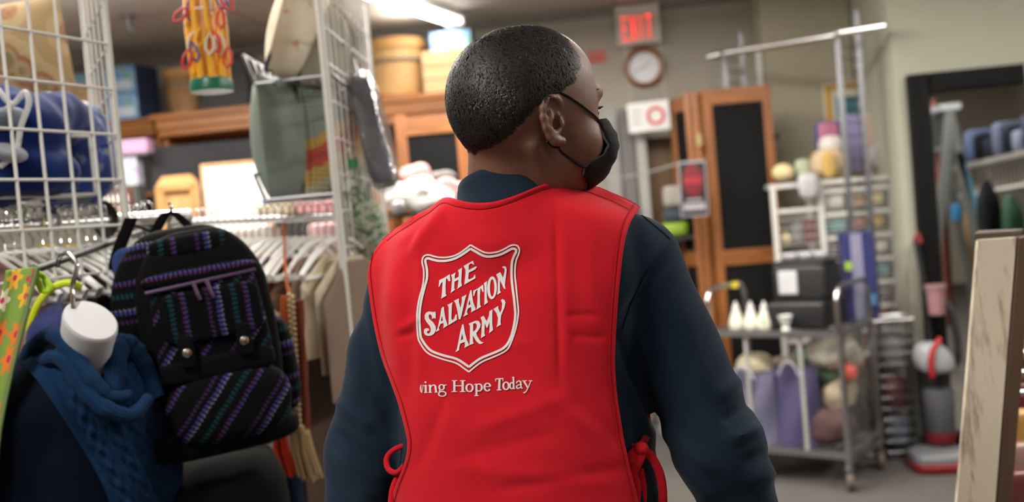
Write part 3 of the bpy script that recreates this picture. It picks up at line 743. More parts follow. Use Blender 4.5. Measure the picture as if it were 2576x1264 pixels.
SHO = [[(908,106),(1000,160),(1090,208),(1165,232),(1250,232),(1350,212),(1450,168),(1540,118),(1615,107),(1662,130),(1685,185),(1672,255),(1638,340),(1618,450),(1615,600),(1632,760),(1650,950),(1667,1110),(1668,1200),(1642,1368),(1600,1528),(1532,1705),(1480,1778),(1390,1835),(1250,1898),(1110,1955),(1000,2028),(883,2126)],
       [(883,2126),(790,2060),(720,2008),(640,1972),(480,1928),(330,1876),(240,1832),(170,1765),(110,1670),(78,1598),(60,1448),(57,1270),(64,1130),(95,950),(142,780),(163,640),(163,500),(143,410),(140,345),(163,290),(210,266),(270,270),(330,289),(420,304),(530,303),(640,280),(740,233),(830,168),(908,106)]]
SHI = [[(905,165),(990,212),(1080,264),(1160,289),(1250,288),(1370,262),(1470,217),(1550,173),(1600,166),(1630,185),(1630,220),(1600,280),(1570,370),(1560,500),(1562,640),(1577,790),(1596,930),(1612,1080),(1621,1210),(1607,1345),(1570,1510),(1530,1618),(1480,1700),(1415,1758),(1320,1805),(1180,1862),(1080,1905),(1000,1955),(883,2048)],
       [(883,2048),(800,1988),(720,1938),(640,1905),(500,1870),(360,1825),(270,1780),(205,1715),(150,1635),(115,1560),(100,1400),(95,1250),(107,1100),(138,930),(182,760),(215,630),(215,500),(195,400),(190,350),(208,324),(240,320),(300,338),(400,359),(520,357),(640,329),(740,280),(830,222),(905,165)]]
def stroke_quads(c, w):
    c = np.array(c, float); w = np.broadcast_to(np.array(w, float), (len(c),)); t = np.gradient(c, axis=0); t /= np.maximum(np.linalg.norm(t, axis=1, keepdims=True), 1e-9); nrm = np.stack([-t[:, 1], t[:, 0]], 1)
    a, b = c + nrm * w[:, None], c - nrm * w[:, None]; return [[tuple(a[i]), tuple(a[i + 1]), tuple(b[i + 1]), tuple(b[i])] for i in range(len(c) - 1)]
def print_on(name, polys, quads, bvh, m, parent, lift=0.0013, seg=9.0):
    bm = bmesh.new()
    for loops in polys:
        es = []
        for lp in loops:
            q = []
            for a, b in zip(lp, lp[1:] + lp[:1]):
                k = max(1, int(math.hypot(a[0] - b[0], a[1] - b[1]) / seg)); q += [(a[0] + (b[0] - a[0]) * i / k, a[1] + (b[1] - a[1]) * i / k) for i in range(k)]
            vs = [bm.verts.new((x, y, 0)) for x, y in q]; es += [bm.edges.new((vs[i], vs[(i + 1) % len(vs)])) for i in range(len(vs))]
        bmesh.ops.triangle_fill(bm, use_beauty=True, use_dissolve=False, edges=es, normal=(0, 0, 1))
    for q in quads: bm.faces.new([bm.verts.new((x, y, 0)) for x, y in q])
    m_ = MB(); bm.verts.index_update(); ok = []
    for v in bm.verts:
        d = ray(v.co.x, v.co.y).normalized(); h = bvh.ray_cast(CAMP, d); ok.append(h[0] is not None)
        m_.v.append(tuple(h[0] - d * lift) if h[0] is not None else (0, 0, 0))
    m_.f = [tuple(v.index for v in f.verts) for f in bm.faces if all(ok[v.index] for v in f.verts)]
    bm.free(); return obj(name, m_, m, parent, smooth=True)
emb_q = []
for half in SHO: emb_q += stroke_quads(A(curve(half, 5).tolist()), 13.0 / 6.32)
for half in SHI: emb_q += stroke_quads(A(curve(half, 5).tolist()), 19.0 / 6.32)
print_on('emblem', LET, emb_q, vb, PRINT, vest)['label'] = 'white shield emblem with lettering'
# the line of small lettering underneath: pen strokes with their half widths
def Ct(p): return [(1040 + q[0] / 8.31, 930 + q[1] / 8.31) for q in p]
def arc(cx, cy, rx, ry, a0, a1, n=22, thin=10, thick=20):
    return [(cx + rx * math.cos(math.radians(a0 + (a1 - a0) * k / n)), cy + ry * math.sin(math.radians(a0 + (a1 - a0) * k / n)), thin + (thick - thin) * abs(math.cos(math.radians(a0 + (a1 - a0) * k / n))) ** 1.4) for k in range(n + 1)]
ln = lambda x0, y0, x1, y1, w0, w1=None: [(x0, y0, w0), ((x0 + x1) / 2, (y0 + y1) / 2, (w0 + (w1 or w0)) / 2), (x1, y1, w1 or w0)]
STK = [[(163,322,5),(146,370,10),(147,430,11),(163,482,6)], ln(160,340,176,490,4,5), ln(204,340,178,492,7,5), ln(184,336,214,332,6),
 ln(257,325,258,482,22), ln(224,488,296,485,8), ln(222,346,262,330,8), arc(253,270,11,11,0,360,14,10,11),
 ln(348,325,350,482,22), ln(314,485,386,482,8), ln(312,340,350,326,8), [(366,372,9),(392,338,11),(428,326,15),(455,345,20),(464,390,21),(474,476,20)], ln(440,479,504,474,8),
 arc(590,375,50,56,0,360,30,9,19), ln(628,335,698,325,12,7), [(560,426,9),(541,448,13),(556,464,14),(610,462,13),(650,470,14)], arc(603,512,76,50,0,360,34,9,16),
 ln(856,236,856,466,24), ln(1030,236,1030,466,24), ln(803,238,914,238,9), ln(976,238,1087,237,9), ln(798,466,912,466,9), ln(973,466,1086,466,9), ln(870,345,1020,345,11),
 arc(1173,387,66,78,0,360,34,11,22), ln(1318,303,1318,552,21), ln(1272,552,1364,550,9), ln(1266,320,1318,303,8), arc(1372,380,58,74,-120,125,26,11,21),
 ln(1490,364,1612,357,8), arc(1546,370,62,80,-10,-325,34,11,21),
 ln(1800,200,1792,430,23), ln(1742,433,1840,430,9), ln(1712,202,1880,192,11), ln(1718,200,1722,256,10,7), ln(1874,194,1870,248,10,7),
 arc(1936,345,58,78,0,360,32,11,21), arc(2056,342,40,64,0,360,28,10,19), ln(2090,156,2097,405,18), ln(2062,172,2092,156,8), ln(2092,408,2124,404,8),
 [(2156,292,14),(2168,258,12),(2205,240,12),(2238,258,17),(2246,300,18),(2250,390,18)], ln(2248,396,2288,392,9), [(2244,314,8),(2190,326,11),(2156,352,17),(2158,386,18),(2185,402,13),(2244,374,9)],
 ln(2310,244,2396,392,19,17), [(2456,240,9),(2400,380,10),(2362,450,12),(2330,486,14),(2296,486,15)], ln(2274,240,2372,238,8), ln(2408,240,2490,240,8)]
txt = []
for s in STK: txt += stroke_quads(Ct([(a, b) for a, b, w in s]), [w / 8.31 for a, b, w in s])
print_on('motto', [], txt, vb, PRINT, vest, 0.0014)['label'] = 'white lettering under the shield'
# tie ribbons at both sides
def ribbon(pts, w, th=0.0012, nrm=None):
    m = MB(); P_ = [Vector(p) for p in pts]
    for sg in (0, 1):
        rows = []
        for i, p in enumerate(P_):
            t = (P_[min(i + 1, len(P_) - 1)] - P_[max(i - 1, 0)]).normalized(); n_ = Vector(nrm[i]) if nrm is not None else FW
            s = t.cross(n_).normalized(); rows.append([p - s * (w / 2), p, p + s * (w / 2)])
        m.grid(rows); break
    return m
def rib(pts, w, d): return ribbon([W(x, y, d + dd) for x, y, dd in curve(pts, 7)], w)
for nm, pts, w in (('tie', [(1572, 1118, 0), (1592, 1128, -.005), (1612, 1128, -.01)], .012), ('tie', [(1632, 1090, .05), (1622, 1108, .02), (1610, 1128, -.008)], .012),
                   ('tie', [(1616, 1128, -.012), (1606, 1160, -.02), (1585, 1195, -.02), (1560, 1232, -.016), (1532, 1270, -.012)], .014), ('tie', [(1612, 1130, -.012), (1590, 1145, -.02), (1590, 1180, -.02), (1608, 1150, -.016)], .012),
                   ('tie', [(1622, 1134, -.01), (1642, 1155, -.01), (1662, 1200, -.005), (1668, 1262, 0), (1662, 1330, .01)], .012), ('tie', [(1618, 1138, -.008), (1640, 1150, .0), (1655, 1180, .01), (1668, 1215, .02)], .007),
                   ('tie', [(1610, 1180, .0), (1618, 1230, .0), (1616, 1290, .0)], .010), ('tie', [(1592, 1190, -.012), (1602, 1230, -.012), (1596, 1290, -.01)], .012)):
    solidify(obj(nm, rib(pts, w, 1.36), VEST, vest), .0012)
kn = MB(); kn.quadric(W(1612, 1129, 1.345), (.011, .008, .009), None, 1, 1, 10, 14); obj('tie_knot', kn, VEST, vest)
for pts, w in (([(1027, 1120, 0), (1000, 1128, 0), (980, 1142, .005), (972, 1160, .005), (978, 1182, .0), (998, 1190, -.005), (1018, 1172, 0)], .008), ([(1018, 1190, 0), (1000, 1205, 0), (988, 1235, 0), (984, 1275, 0)], .010)):
    solidify(obj('tie', rib(pts, w, 1.43), VEST, vest), .0012)
# ------------------------------------------------------------------ the room
YB, YJ, YM = 7.5, 7.0, 6.0                     # back wall, set-forward wall, mirror wall
XJ = WY(1922, 200, YJ).x; XM = WY(2262, 400, YM).x
XL, XR, YR = -5.4, 5.7, -3.8
def plaster(name, rgb):
    return mat(name, rgb, 0.85, 0, 0.03, 3, 0.12, 60, 0.2)
WALLM = plaster('warm_grey_paint', (174, 168, 156)); WALLG = plaster('sage_grey_paint', (168, 168, 152)); WALLO = plaster('olive_grey_paint', (160, 154, 136))
def wall(name, c, size, m): b = MB(); b.box(c, size); return struct(name, b, m)
wall('wall_back', ((XL + XJ) / 2, YB + .05, CEIL / 2), (XJ - XL + .1, .1, CEIL), WALLM)
wall('wall_recess', (XJ + .06, (YB + YJ) / 2 + .06, CEIL / 2), (.1, YB - YJ + .02, CEIL), WALLM)
wall('wall_alcove', ((XJ + XM) / 2, YJ + .05, CEIL / 2), (XM - XJ, .1, CEIL), WALLO)
wall('wall_corner', (XM + .06, (YJ + YM) / 2 + .06, CEIL / 2), (.1, YJ - YM + .02, CEIL), WALLG)
wall('wall_mirror', ((XM + XR) / 2, YM + .05, CEIL / 2), (XR - XM, .1, CEIL), WALLG)
wall('wall_right', (XR + .05, (YR + YM) / 2, CEIL / 2), (.1, YM - YR + .2, CEIL), WALLM)
wall('wall_left', (XL - .05, (YR + YB) / 2, CEIL / 2), (.1, YB - YR + .2, CEIL), WALLM)
wall('wall_rear', ((XL + XR) / 2, YR - .05, CEIL / 2), (XR - XL, .1, CEIL), WALLM)
FLOORM = mat('grey_carpet', (86, 83, 80), 0.95, 0, 0.16, 30, 0.5, 420, 0.1)
wall('floor', ((XL + XR) / 2, (YR + YB) / 2, -.05), (XR - XL + .2, YB - YR + .2, .1), FLOORM)
def ceiling_mat():
    t = NT('ceiling_tile'); v = t.obj(); br = t.n('ShaderNodeTexBrick', offset=0.0); t.l(v, br.inputs['Vector'])
    br.inputs['Scale'].default_value = 1.0; br.inputs['Brick Width'].default_value = 1.22; br.inputs['Row Height'].default_value = 0.61; br.inputs['Mortar Size'].default_value = 0.012
    br.inputs['Color1'].default_value = (*lin(212, 204, 196), 1); br.inputs['Color2'].default_value = (*lin(206, 198, 190), 1); br.inputs['Mortar'].default_value = (*lin(168, 161, 154), 1)
    t.base(br.outputs['Color']); t.set(0.9, 0, 0.1); t.bump(t.noise(v, 160, 3), 0.25, 0.002); return t.m
wall('ceiling', ((XL + XR) / 2, (YR + YB) / 2, CEIL + .05), (XR - XL + .2, YB - YR + .2, .1), ceiling_mat())
TRIMM = mat('dark_trim', (70, 62, 54), 0.6)
b = MB(); b.box(((XL + XJ) / 2, YB - .012, .06), (XJ - XL, .024, .12)); struct('baseboard_back', b, TRIMM)
b = MB(); b.box(((XM + XR) / 2, YM - .012, .06), (XR - XM, .024, .12)); struct('baseboard_mirror', b, TRIMM)
b = MB(); b.box(((XL + XJ) / 2, YB - .02, CEIL - .03), (XJ - XL, .04, .06)); struct('trim_1', b, mat('ceiling_trim', (120, 114, 106), .7))
# ---- ceiling fixtures of the lamps at the top of the script
TUBE = NT('lit_tube'); TUBE.b.inputs['Emission Color'].default_value = (1, .97, .92, 1); TUBE.b.inputs['Emission Strength'].default_value = 7.0; TUBE = TUBE.m
FIXM = mat('white_enamel', (205, 203, 198), .5, 0, .03)
def fixture(x, y, lx, ly, rz, label, z=CEIL):
    t = thing('ceiling_light', label, 'ceiling light', (x, y, z), 'fluorescent ceiling lights')
    a = rotax(rz); c = Vector((x, y, z))
    h = MB(); h.box(c - ZA * .03, (.11, ly + .06, .06), a); obj('housing', h, FIXM, t, bevel=.008)
    for s in (-1, 1):
        u = MB(); q = c - ZA * .085 + a[0] * (s * lx * .28); u.tube([q - a[1] * ly / 2, q + a[1] * ly / 2], .017, 10); obj('tube', u, TUBE, t, 'lit white tube')
    for s in (-1, 1): e = MB(); e.box(c - ZA * .085 + a[1] * (s * (ly / 2 + .012)), (lx * .9, .024, .06), a); obj('end_cap', e, FIXM, t)
    return t
for i, (x, y, lx, ly, rz) in enumerate(FIX):
    fixture(x, y, lx, ly, rz, 'white twin-tube fluorescent light on the ceiling, out of the picture')
p0, p1 = WZ(1145, 58, CEIL - .09), WZ(958, -4, CEIL - .09); dv = (p1 - p0); dv.normalize(); c = p0 + dv * .62
rz = math.atan2(-dv.x, dv.y)
lamp(c.x, c.y, .16, 1.2, 9, rz); fixture(c.x, c.y, .16, 1.2, rz, 'lit twin-tube fluorescent light on the ceiling above the bushel basket'); FIX.pop()
# unlit white fixture edge top right
p0, p1 = WZ(1917, 30, CEIL - .06), WZ(2110, -8, CEIL - .06); dv = (p1 - p0).normalized(); c = p0 + (p1 - p0) * .6; a = rotax(math.atan2(-dv.x, dv.y))
m = MB(); m.box(c, (.18, (p1 - p0).length * 1.2, .09), a); m.box(c + ZA * .04, (.22, (p1 - p0).length * 1.22, .03), a)
solo('ceiling_duct', m, FIXM, 'white boxed duct on the ceiling above the chrome hang rails', 'duct', bevel=.01)
# sprinkler head
q = WZ(322, 40, CEIL); m = MB(); m.lathe([(.045, 0), (.04, -.012), (.014, -.015), (.014, -.05), (.03, -.052), (.03, -.058), (.0, -.06)], q)
m.tube([q - ZA * .05, q - ZA * .085 + XA * .014, q - ZA * .11], .004, 6); m.tube([q - ZA * .05, q - ZA * .085 - XA * .014, q - ZA * .11], .004, 6); m.lathe([(.02, -.11), (.022, -.114), (0, -.114)], q)
solo('sprinkler', m, STEEL, 'small sprinkler head under the ceiling at the left', 'sprinkler')

def cb(x0, y0, x1, y1, Y, dep):
    """box whose face at depth plane Y spans these pixels -> centre, size"""
    c = WY((x0 + x1) / 2, (y0 + y1) / 2, Y); d = (c - CAMP).dot(FW); s = d / FPX
    return Vector((c.x, c.y + dep / 2, c.z)), ((x1 - x0) * s, dep, (y1 - y0) * s), s
BM = lambda: MB()
# ---- EXIT sign
c, sz, s = cb(1549, 12, 1660, 112, YB - .09, .09)
t = thing('exit_sign', 'white boxed exit sign with red letters above the round clock', 'sign', (c.x, c.y, c.z - sz[2] / 2))
m = BM(); m.box(c, sz); obj('body', m, mat('exit_white', (206, 200, 190), .5, 0, .03), t, bevel=.006)
LITRED = NT('lit_red'); LITRED.base(lin(225, 50, 45)); LITRED.b.inputs['Emission Color'].default_value = (1, .045, .03, 1); LITRED.b.inputs['Emission Strength'].default_value = 1.25; LITRED = LITRED.m
lw, lh, y = sz[0] * .70, sz[2] * .60, c.y - sz[1] / 2 - .004; x = c.x - lw / 2; zb = c.z - sz[2] * .38; k = lw / 4 * .80; st = k * .25; gp = lw / 4
m = BM(); bx = lambda a, b_, w_, h_: m.box((x + a + w_ / 2, y, zb + b_ + h_ / 2), (w_, .006, h_))
bx(0, 0, st, lh); bx(0, 0, k, st); bx(0, lh / 2 - st / 2, k * .85, st); bx(0, lh - st, k, st)
for s_ in (1, -1): 
    a = rotax(0, 0, s_ * math.atan2(k - st, lh)); m.box((x + gp + k / 2, y, zb + lh / 2), (st * 1.05, .006, math.hypot(lh, k - st)), a)
bx(2 * gp + k * .34, 0, st * 1.1, lh); bx(3 * gp - k * .05, lh - st, k * 1.1, st); bx(3 * gp + k * .5 - st / 2, 0, st * 1.1, lh)
obj('lettering', m, LITRED, t, 'red lit letters EXIT', smooth=False)
# ---- clock
c, sz, s = cb(1570, 120, 1671, 217, YB - .05, .05); r = sz[0] / 2
t = thing('wall_clock', 'round wooden wall clock under the exit sign', 'clock', (c.x, c.y, c.z - r))
fr = c + YA * .025
m = BM(); m.lathe([(r * .76, .03), (r * .80, .052), (r * .9, .058), (r, .04), (r, .0), (r * .76, 0), (r * .76, .03)], fr, (0, -1, 0), 40, 1.0, False); obj('rim', m, wood('clock_wood', (120, 66, 28), (166, 100, 50), 'X', 6), t)
m = BM(); m.lathe([(0.0, .026), (r * .78, .026), (r * .78, .02)], fr, (0, -1, 0), 32); obj('dial', m, mat('clock_dial', (222, 223, 230), .25, 0, .02, spec=.6), t)
m = BM()
for k in range(12):
    a = k * math.pi / 6; m.box(fr + YA * -.028 + XA * (math.sin(a) * r * .64) + ZA * (math.cos(a) * r * .64), (.006, .002, .018), rotax(0, 0, a))
obj('hour_mark', m, mat('grey_print', (120, 120, 126), .6), t)
for L, a in ((r * .42, .9), (r * .6, 4.4)):
    m = BM(); m.box(fr - YA * .030 + XA * (math.sin(a) * L / 2) + ZA * (math.cos(a) * L / 2), (.007, .002, L), rotax(0, 0, a)); obj('hand', m, mat('grey_print', (120, 120, 126)), t)
# ---- small red notice behind the head
c, sz, s = cb(1478, 126, 1524, 160, YB - .012, .012); t = thing('wall_notice', 'small red and white notice on the back wall beside the forehead', 'sign', (c.x, c.y, c.z - sz[2] / 2))
m = BM(); m.box(c, sz); obj('plate', m, mat('notice_pink', (196, 122, 116), .6), t)
m = BM(); 
for k in (-.25, .1): m.box(c + ZA * (k * sz[2]) - YA * .008, (sz[0] * .8, .003, sz[2] * .18))
obj('print_bar', m, mat('notice_red', (190, 70, 66), .6), t)
# ---- paper notice with a red ring, over the stock-room curtain
c, sz, s = cb(1580, 256, 1684, 330, 6.8, .006); ax = rotax(0, 0, math.radians(-1))
t = thing('paper_notice', 'laminated white paper with a red ring, hung above the dark doorway', 'sign', (c.x, c.y, c.z - sz[2] / 2))
m = BM(); m.box(c, sz, ax); obj('sheet', m, mat('laminated_white', (226, 224, 224), .25, 0, .03), t)
m = BM(); q = c + XA * (sz[0] * .17) - YA * .006; m.tube([q + XA * (.052 * math.cos(a)) + ZA * (.052 * math.sin(a)) for a in [k * math.pi / 16 for k in range(32)]], .0125, 6, True)
m.v = [(x, q.y + (y - q.y) * .15, z) for x, y, z in m.v]; obj('ring', m, mat('sign_red', (186, 60, 52), .6), t)
m = BM()
for k in range(3): m.box(c - XA * (sz[0] * .30) + ZA * (sz[2] * (.2 - .2 * k)) - YA * .005, (sz[0] * .22, .002, .008), ax)
m.tube([c + XA * (sz[0] * .4 * s_) + ZA * (sz[2] / 2) for s_ in (-1, 1)], .002, 4)
obj('print_bar', m, mat('grey_print', (120, 120, 126)), t)
for s_ in (-.42, .42):
    m = BM(); q = c + XA * (sz[0] * s_) + ZA * (sz[2] * .5); m.tube([q - ZA * .01, Vector((q.x, q.y, CEIL))], .0016, 4); obj('cord', m, WHITEPL, t)
# ---- dark doorway zone: grey lockers, brown cupboard, shelf
LOCK = [mat('locker_grey', (128, 126, 122), .55), mat('locker_pale', (150, 150, 146), .5), mat('locker_dark', (92, 90, 88), .6)]
for k, (x0, x1, ml, lb) in enumerate([(1526, 1566, 0, 'grey steel locker at the left of the doorway, nearest the black mask'), (1568, 1604, 2, 'dark grey steel locker between two paler ones'), (1606, 1634, 1, 'pale narrow steel locker beside the brown cupboard')]):
    c, sz, s = cb(x0, 275, x1, 640, 6.95, .45); h = c.z + sz[2] / 2
    t = thing('steel_locker', lb, 'locker', (c.x, c.y, 0), 'lockers by the doorway'); m = BM(); m.box((c.x, c.y, h / 2), (sz[0] * .96, .45, h)); obj('body', m, LOCK[ml], t)
    m = BM(); m.box((c.x, c.y - .235, h / 2 + .02), (sz[0] * .88, .018, h - .14)); d = obj('door', m, LOCK[ml], t, bevel=.003)
    m = BM(); m.box((c.x + sz[0] * .3, c.y - .252, h * .55), (.012, .018, .09)); obj('handle', m, STEEL, d)
c, sz, s = cb(1642, 345, 1745, 900, 7.12, .33); h = c.z + sz[2] / 2
t = thing('brown_cupboard', 'plain brown wooden cupboard standing in the dark doorway', 'cupboard', (c.x, c.y, 0)); m = BM(); m.box((c.x, c.y, h / 2), (sz[0], .35, h)); obj('body', m, wood('brown_laminate', (84, 58, 30), (104, 74, 42), 'Z', 2), t)
for sg in (-1, 1):
    m = BM(); m.box((c.x + sg * sz[0] * .245, c.y - .184, h / 2 + .03), (sz[0] * .47, .018, h - .12)); d = obj('door', m, MATS['brown_laminate'], t, bevel=.003)
    m = BM(); m.lathe([(.012, 0), (.014, .015), (0, .02)], (c.x + sg * sz[0] * .06, c.y - .193, h * .5), (0, -1, 0), 10); obj('knob', m, STEEL, d)
# louvred vent over the doorway
c, sz, s = cb(1684, 250, 1735, 335, YB - .03, .03); t = thing('wall_vent', 'grey slatted vent behind the folding chalkboard screen', 'vent', (c.x, c.y, c.z - sz[2] / 2)); m = BM(); m.box(c, sz); obj('backing', m, mat('vent_dark', (88, 84, 78), .7), t)
for k in range(4): m = BM(); m.box(c + ZA * (sz[2] * (-.36 + .24 * k)) - YA * .02, (sz[0] * .96, .03, .02), rotax(0, .5)); obj('slat', m, mat('vent_grey', (150, 146, 136), .6), t)
# low rack with a lime bin and a folded navy cloth
c, sz, s = cb(1660, 575, 1745, 625, 6.68, .3); h = c.z
t = thing('low_rack', 'low dark rack behind the hanging sign', 'rack', (c.x, c.y, 0))
for zz in (h, h * .55, .12): m = BM(); m.box((c.x, c.y, zz), (sz[0] * 1.2, .3, .025)); obj('shelf', m, mat('rack_dark', (56, 54, 52), .5), t)
for sx in (-1, 1):
    for sy in (-1, 1): m = BM(); m.box((c.x + sx * sz[0] * .58, c.y + sy * .135, h / 2), (.025, .025, h)); obj('post', m, MATS['rack_dark'], t)
m = BM(); q = Vector((c.x + .0, c.y - .05, h + .0125)); hh = 36 * s
m.quadric(q + ZA * (hh / 2), (sz[0] * .40, .13, hh / 2), None, .35, .5); solo('lime_bin', m, mat('lime_plastic', (120, 150, 40), .5), 'lime green tub on the low rack under the hanging sign', 'tub')
m = BM(); m.quadric(q + ZA * (hh + .045), (sz[0] * .34, .12, .045), None, .5, .5); solo('folded_cloth', m, cloth('slate_cloth', (58, 66, 78)), 'slate folded cloth on top of the lime tub', 'cloth')
m = BM(); m.quadric(q + ZA * (hh + .17), (sz[0] * .30, .10, .075), None, .4, .5); solo('white_bundle', m, cloth('dull_white_cloth', (150, 146, 138)), 'dull white bundle above the slate folded cloth', 'bundle')

# ---- folding chalkboard screens
OAK = wood('honey_oak', (106, 62, 28), (152, 95, 48), 'Z', 3.2, .42); OAKX = wood('honey_oak_rail', (106, 62, 28), (152, 95, 48), 'X', 3.2, .42)
CHALK = mat('chalkboard', (17, 17, 18), .8, 0, .2, 6, 0, 1, .15)
def leaf(t, base, ang, w, h, splits, fw=.055, th=.035):
    """one hinged leaf starting at base, running along ang"""
    a = rotax(ang); c = base + a[0] * (w / 2)
    for sx in (0, 1):
        f = MB(); f.box(base + a[0] * (fw / 2 + sx * (w - fw)) + ZA * (h / 2), (fw, th, h), a); obj('stile', f, OAK, t, bevel=.004)
    for z in splits: r = MB(); r.box(c + ZA * z, (w - 2 * fw, th, .10), a); obj('rail', r, OAKX, t, bevel=.003)
    for z0, z1 in zip(splits[:-1], splits[1:]):
        p = MB(); p.box(c + ZA * ((z0 + z1) / 2), (w - 2 * fw + .01, .012, z1 - z0 - .08), a); obj('panel', p, CHALK, t, 'black chalkboard panel')
    return base + a[0] * w
d = 6.35; pT = W(1765, 228, d); h = pT.z; base = Vector((pT.x, pT.y, 0))
t = thing('folding_screen', 'folding wooden screen with black chalkboard panels behind the hanging sign', 'folding screen', base, 'chalkboard folding screens')
sp = [.05, .62, 1.02, h - .06] if h < 1.9 else [.05, .55, h - .95, h - .06]
zr = W(1860, 640, d).z; sp = [.06, zr - .02, h - .05]
end = leaf(t, base, math.radians(7), W(1930, 228, d).x - base.x + .02, h, sp)
leaf(t, base + Vector((-.005, .035, 0)), math.radians(118), .38, h - .01, sp)
b2 = base + Vector((-.03, -.01, 0)); leaf(t, b2 + Vector((0, .03, 0)), math.radians(172), .085, h, [.06, h - .05], .04)
m = MB(); m.box(W(1758, 352, d - .03), (.03, .006, .08), rotax(.12)); obj('hinge', m, mat('brass_plate', (176, 160, 110), .4, .8), t)
d = 5.6; pT = W(992, 292, d); base = Vector((pT.x, pT.y, 0)); h = pT.z
t = thing('folding_screen', 'folding chalkboard screen left of the head, under the bushel basket', 'folding screen', base, 'chalkboard folding screens')
e = leaf(t, base, math.radians(7), (W(1170, 280, d) - pT).length, h, [.06, .9, h - .07], .06)
leaf(t, e + Vector((.01, .02, 0)), math.radians(60), .36, h, [.06, .9, h - .07], .06)

# ---- cord and hanging sign
pc = W(1744, 476, 6.1); t = thing('hanging_sign', 'black card sign with a red disc in a clear sleeve, hanging on a cord', 'sign', pc - ZA * .12)
ax = rotax(YAW, 0, math.radians(1)); sw, sh = 66 * 6.1 / FPX, 134 * 6.1 / FPX
m = MB(); m.box(pc, (sw, .004, sh), ax); obj('card', m, mat('sign_black', (34, 30, 32), .35), t)
m = MB(); 
for sg in (-1, 1): m.box(pc + ax[0] * (sg * sw / 2), (.006, .006, sh + .006), ax); m.box(pc + ax[2] * (sg * sh / 2), (sw, .006, .006), ax)
obj('sleeve_edge', m, mat('clear_sleeve', (165, 165, 172), .2), t)
m = MB(); q = pc + ax[2] * (sh * .16) - ax[1] * .004; m.quadric(q, (sw * .38, .002, sh * .31), ax, 1, 1, 12, 28); obj('red_disc', m, mat('disc_red', (104, 18, 30), .5), t)
m = MB(); m.box(pc + ax[2] * (sh * .16) - ax[1] * .007, (sw * .66, .002, sh * .12), ax); obj('band', m, mat('band_red', (146, 34, 46), .5), t)
m = MB(); m.box(pc - ax[2] * (sh * .33) - ax[1] * .004, (sw * .84, .002, sh * .13), ax); m.box(pc - ax[2] * (sh * .20) - ax[1] * .004, (sw * .6, .002, sh * .04), ax); obj('print_bar', m, mat('print_pale', (150, 146, 150), .6), t)
m = MB(); p0, p1 = W(1500, 452, 6.75), W(1716, 409, 6.1); m.tube([p0 + (p1 - p0) * (k / 12) - ZA * (.02 * math.sin(math.pi * k / 12)) for k in range(13)] + [W(1772, 405, 6.1), W(1775, 402, 6.34)], .006, 6)
solo('barrier_cord', m, mat('grey_cord', (140, 140, 140), .6), 'thin grey cord strung from behind the mask to the hanging sign', 'cord')

# ---- chrome ladder uprights with hang rails
def upright(pa, pb, za, zb, label):
    """pa, pb: the two posts at floor; ladder rungs between"""
    t = thing('ladder_upright', label, 'store fixture', (pa + pb) / 2, 'chrome ladder uprights'); g = STEEL
    for p, z in ((pa, za), (pb, zb)): m = MB(); m.box(p + ZA * (z / 2), (.032, .032, z)); obj('post', m, g, t, bevel=.003)
    m = MB(); z = .25
    while z < min(za, zb) - .03: m.tube([pa + ZA * z, pb + ZA * z], .005, 5); z += .075
    o = obj('rung', m, g, t); o['kind'] = 'stuff'
    for p in (pa, pb): m = MB(); m.box(p + ZA * .012, (.08, .10, .024)); obj('foot', m, g, t, bevel=.004)
    return t
fl = lambda v: Vector((v.x, v.y, 0))
pR0, pR1 = W(2105, 92, 5.80), W(2152, 27, 5.95); pL0, pL1 = W(1820, 137, 6.52), W(1861, 82, 6.66)
upright(fl(pR0), fl(pR1), pR0.z, pR1.z, 'tall chrome ladder upright in front of the white basket tower')
upright(fl(pL0), fl(pL1), pL0.z, pL1.z, 'tall chrome ladder upright rising behind the chalkboard screen')
RAIL = mat('bright_chrome', (246, 246, 246), .22, .95, .02)
for a, b_, lb in ((W(1826, 134, 6.36), W(2101, 89, 5.76), 'long chrome hang rail between the two ladder uprights'), (W(2111, 83, 5.78), W(2228, 65, 5.6), 'short chrome hang rail stub right of the ladder upright'), (W(1783, 144, 6.5), W(1813, 137, 6.44), 'short chrome hang rail stub left of the far ladder upright')):
    m = MB(); m.tube([a, b_], .0225, 14); m.tube([b_ - (b_ - a).normalized() * .01, b_ + (b_ - a).normalized() * .006], .026, 14); solo('hang_rail', m, RAIL, lb, 'rail', 'chrome hang rails')
# a wall standard with brackets behind the screen
m = MB(); q = W(1935, 290, 6.5); m.box((q.x, YJ - .012, q.z - .05), (.035, .024, 1.1)); o = thing('wall_standard', 'white slotted shelf standard with a dark bracket beside the screen', 'shelf bracket', (q.x, YJ, q.z - .6))
obj('standard', m, WHITEWIRE, o); m = MB(); q2 = WY(1940, 350, YJ - .02); m.box((q2.x, YJ - .17, q2.z), (.02, .30, .035)); m.box((q2.x, YJ - .04, q2.z - .05), (.02, .05, .12)); obj('bracket', m, BLACKPL, o)

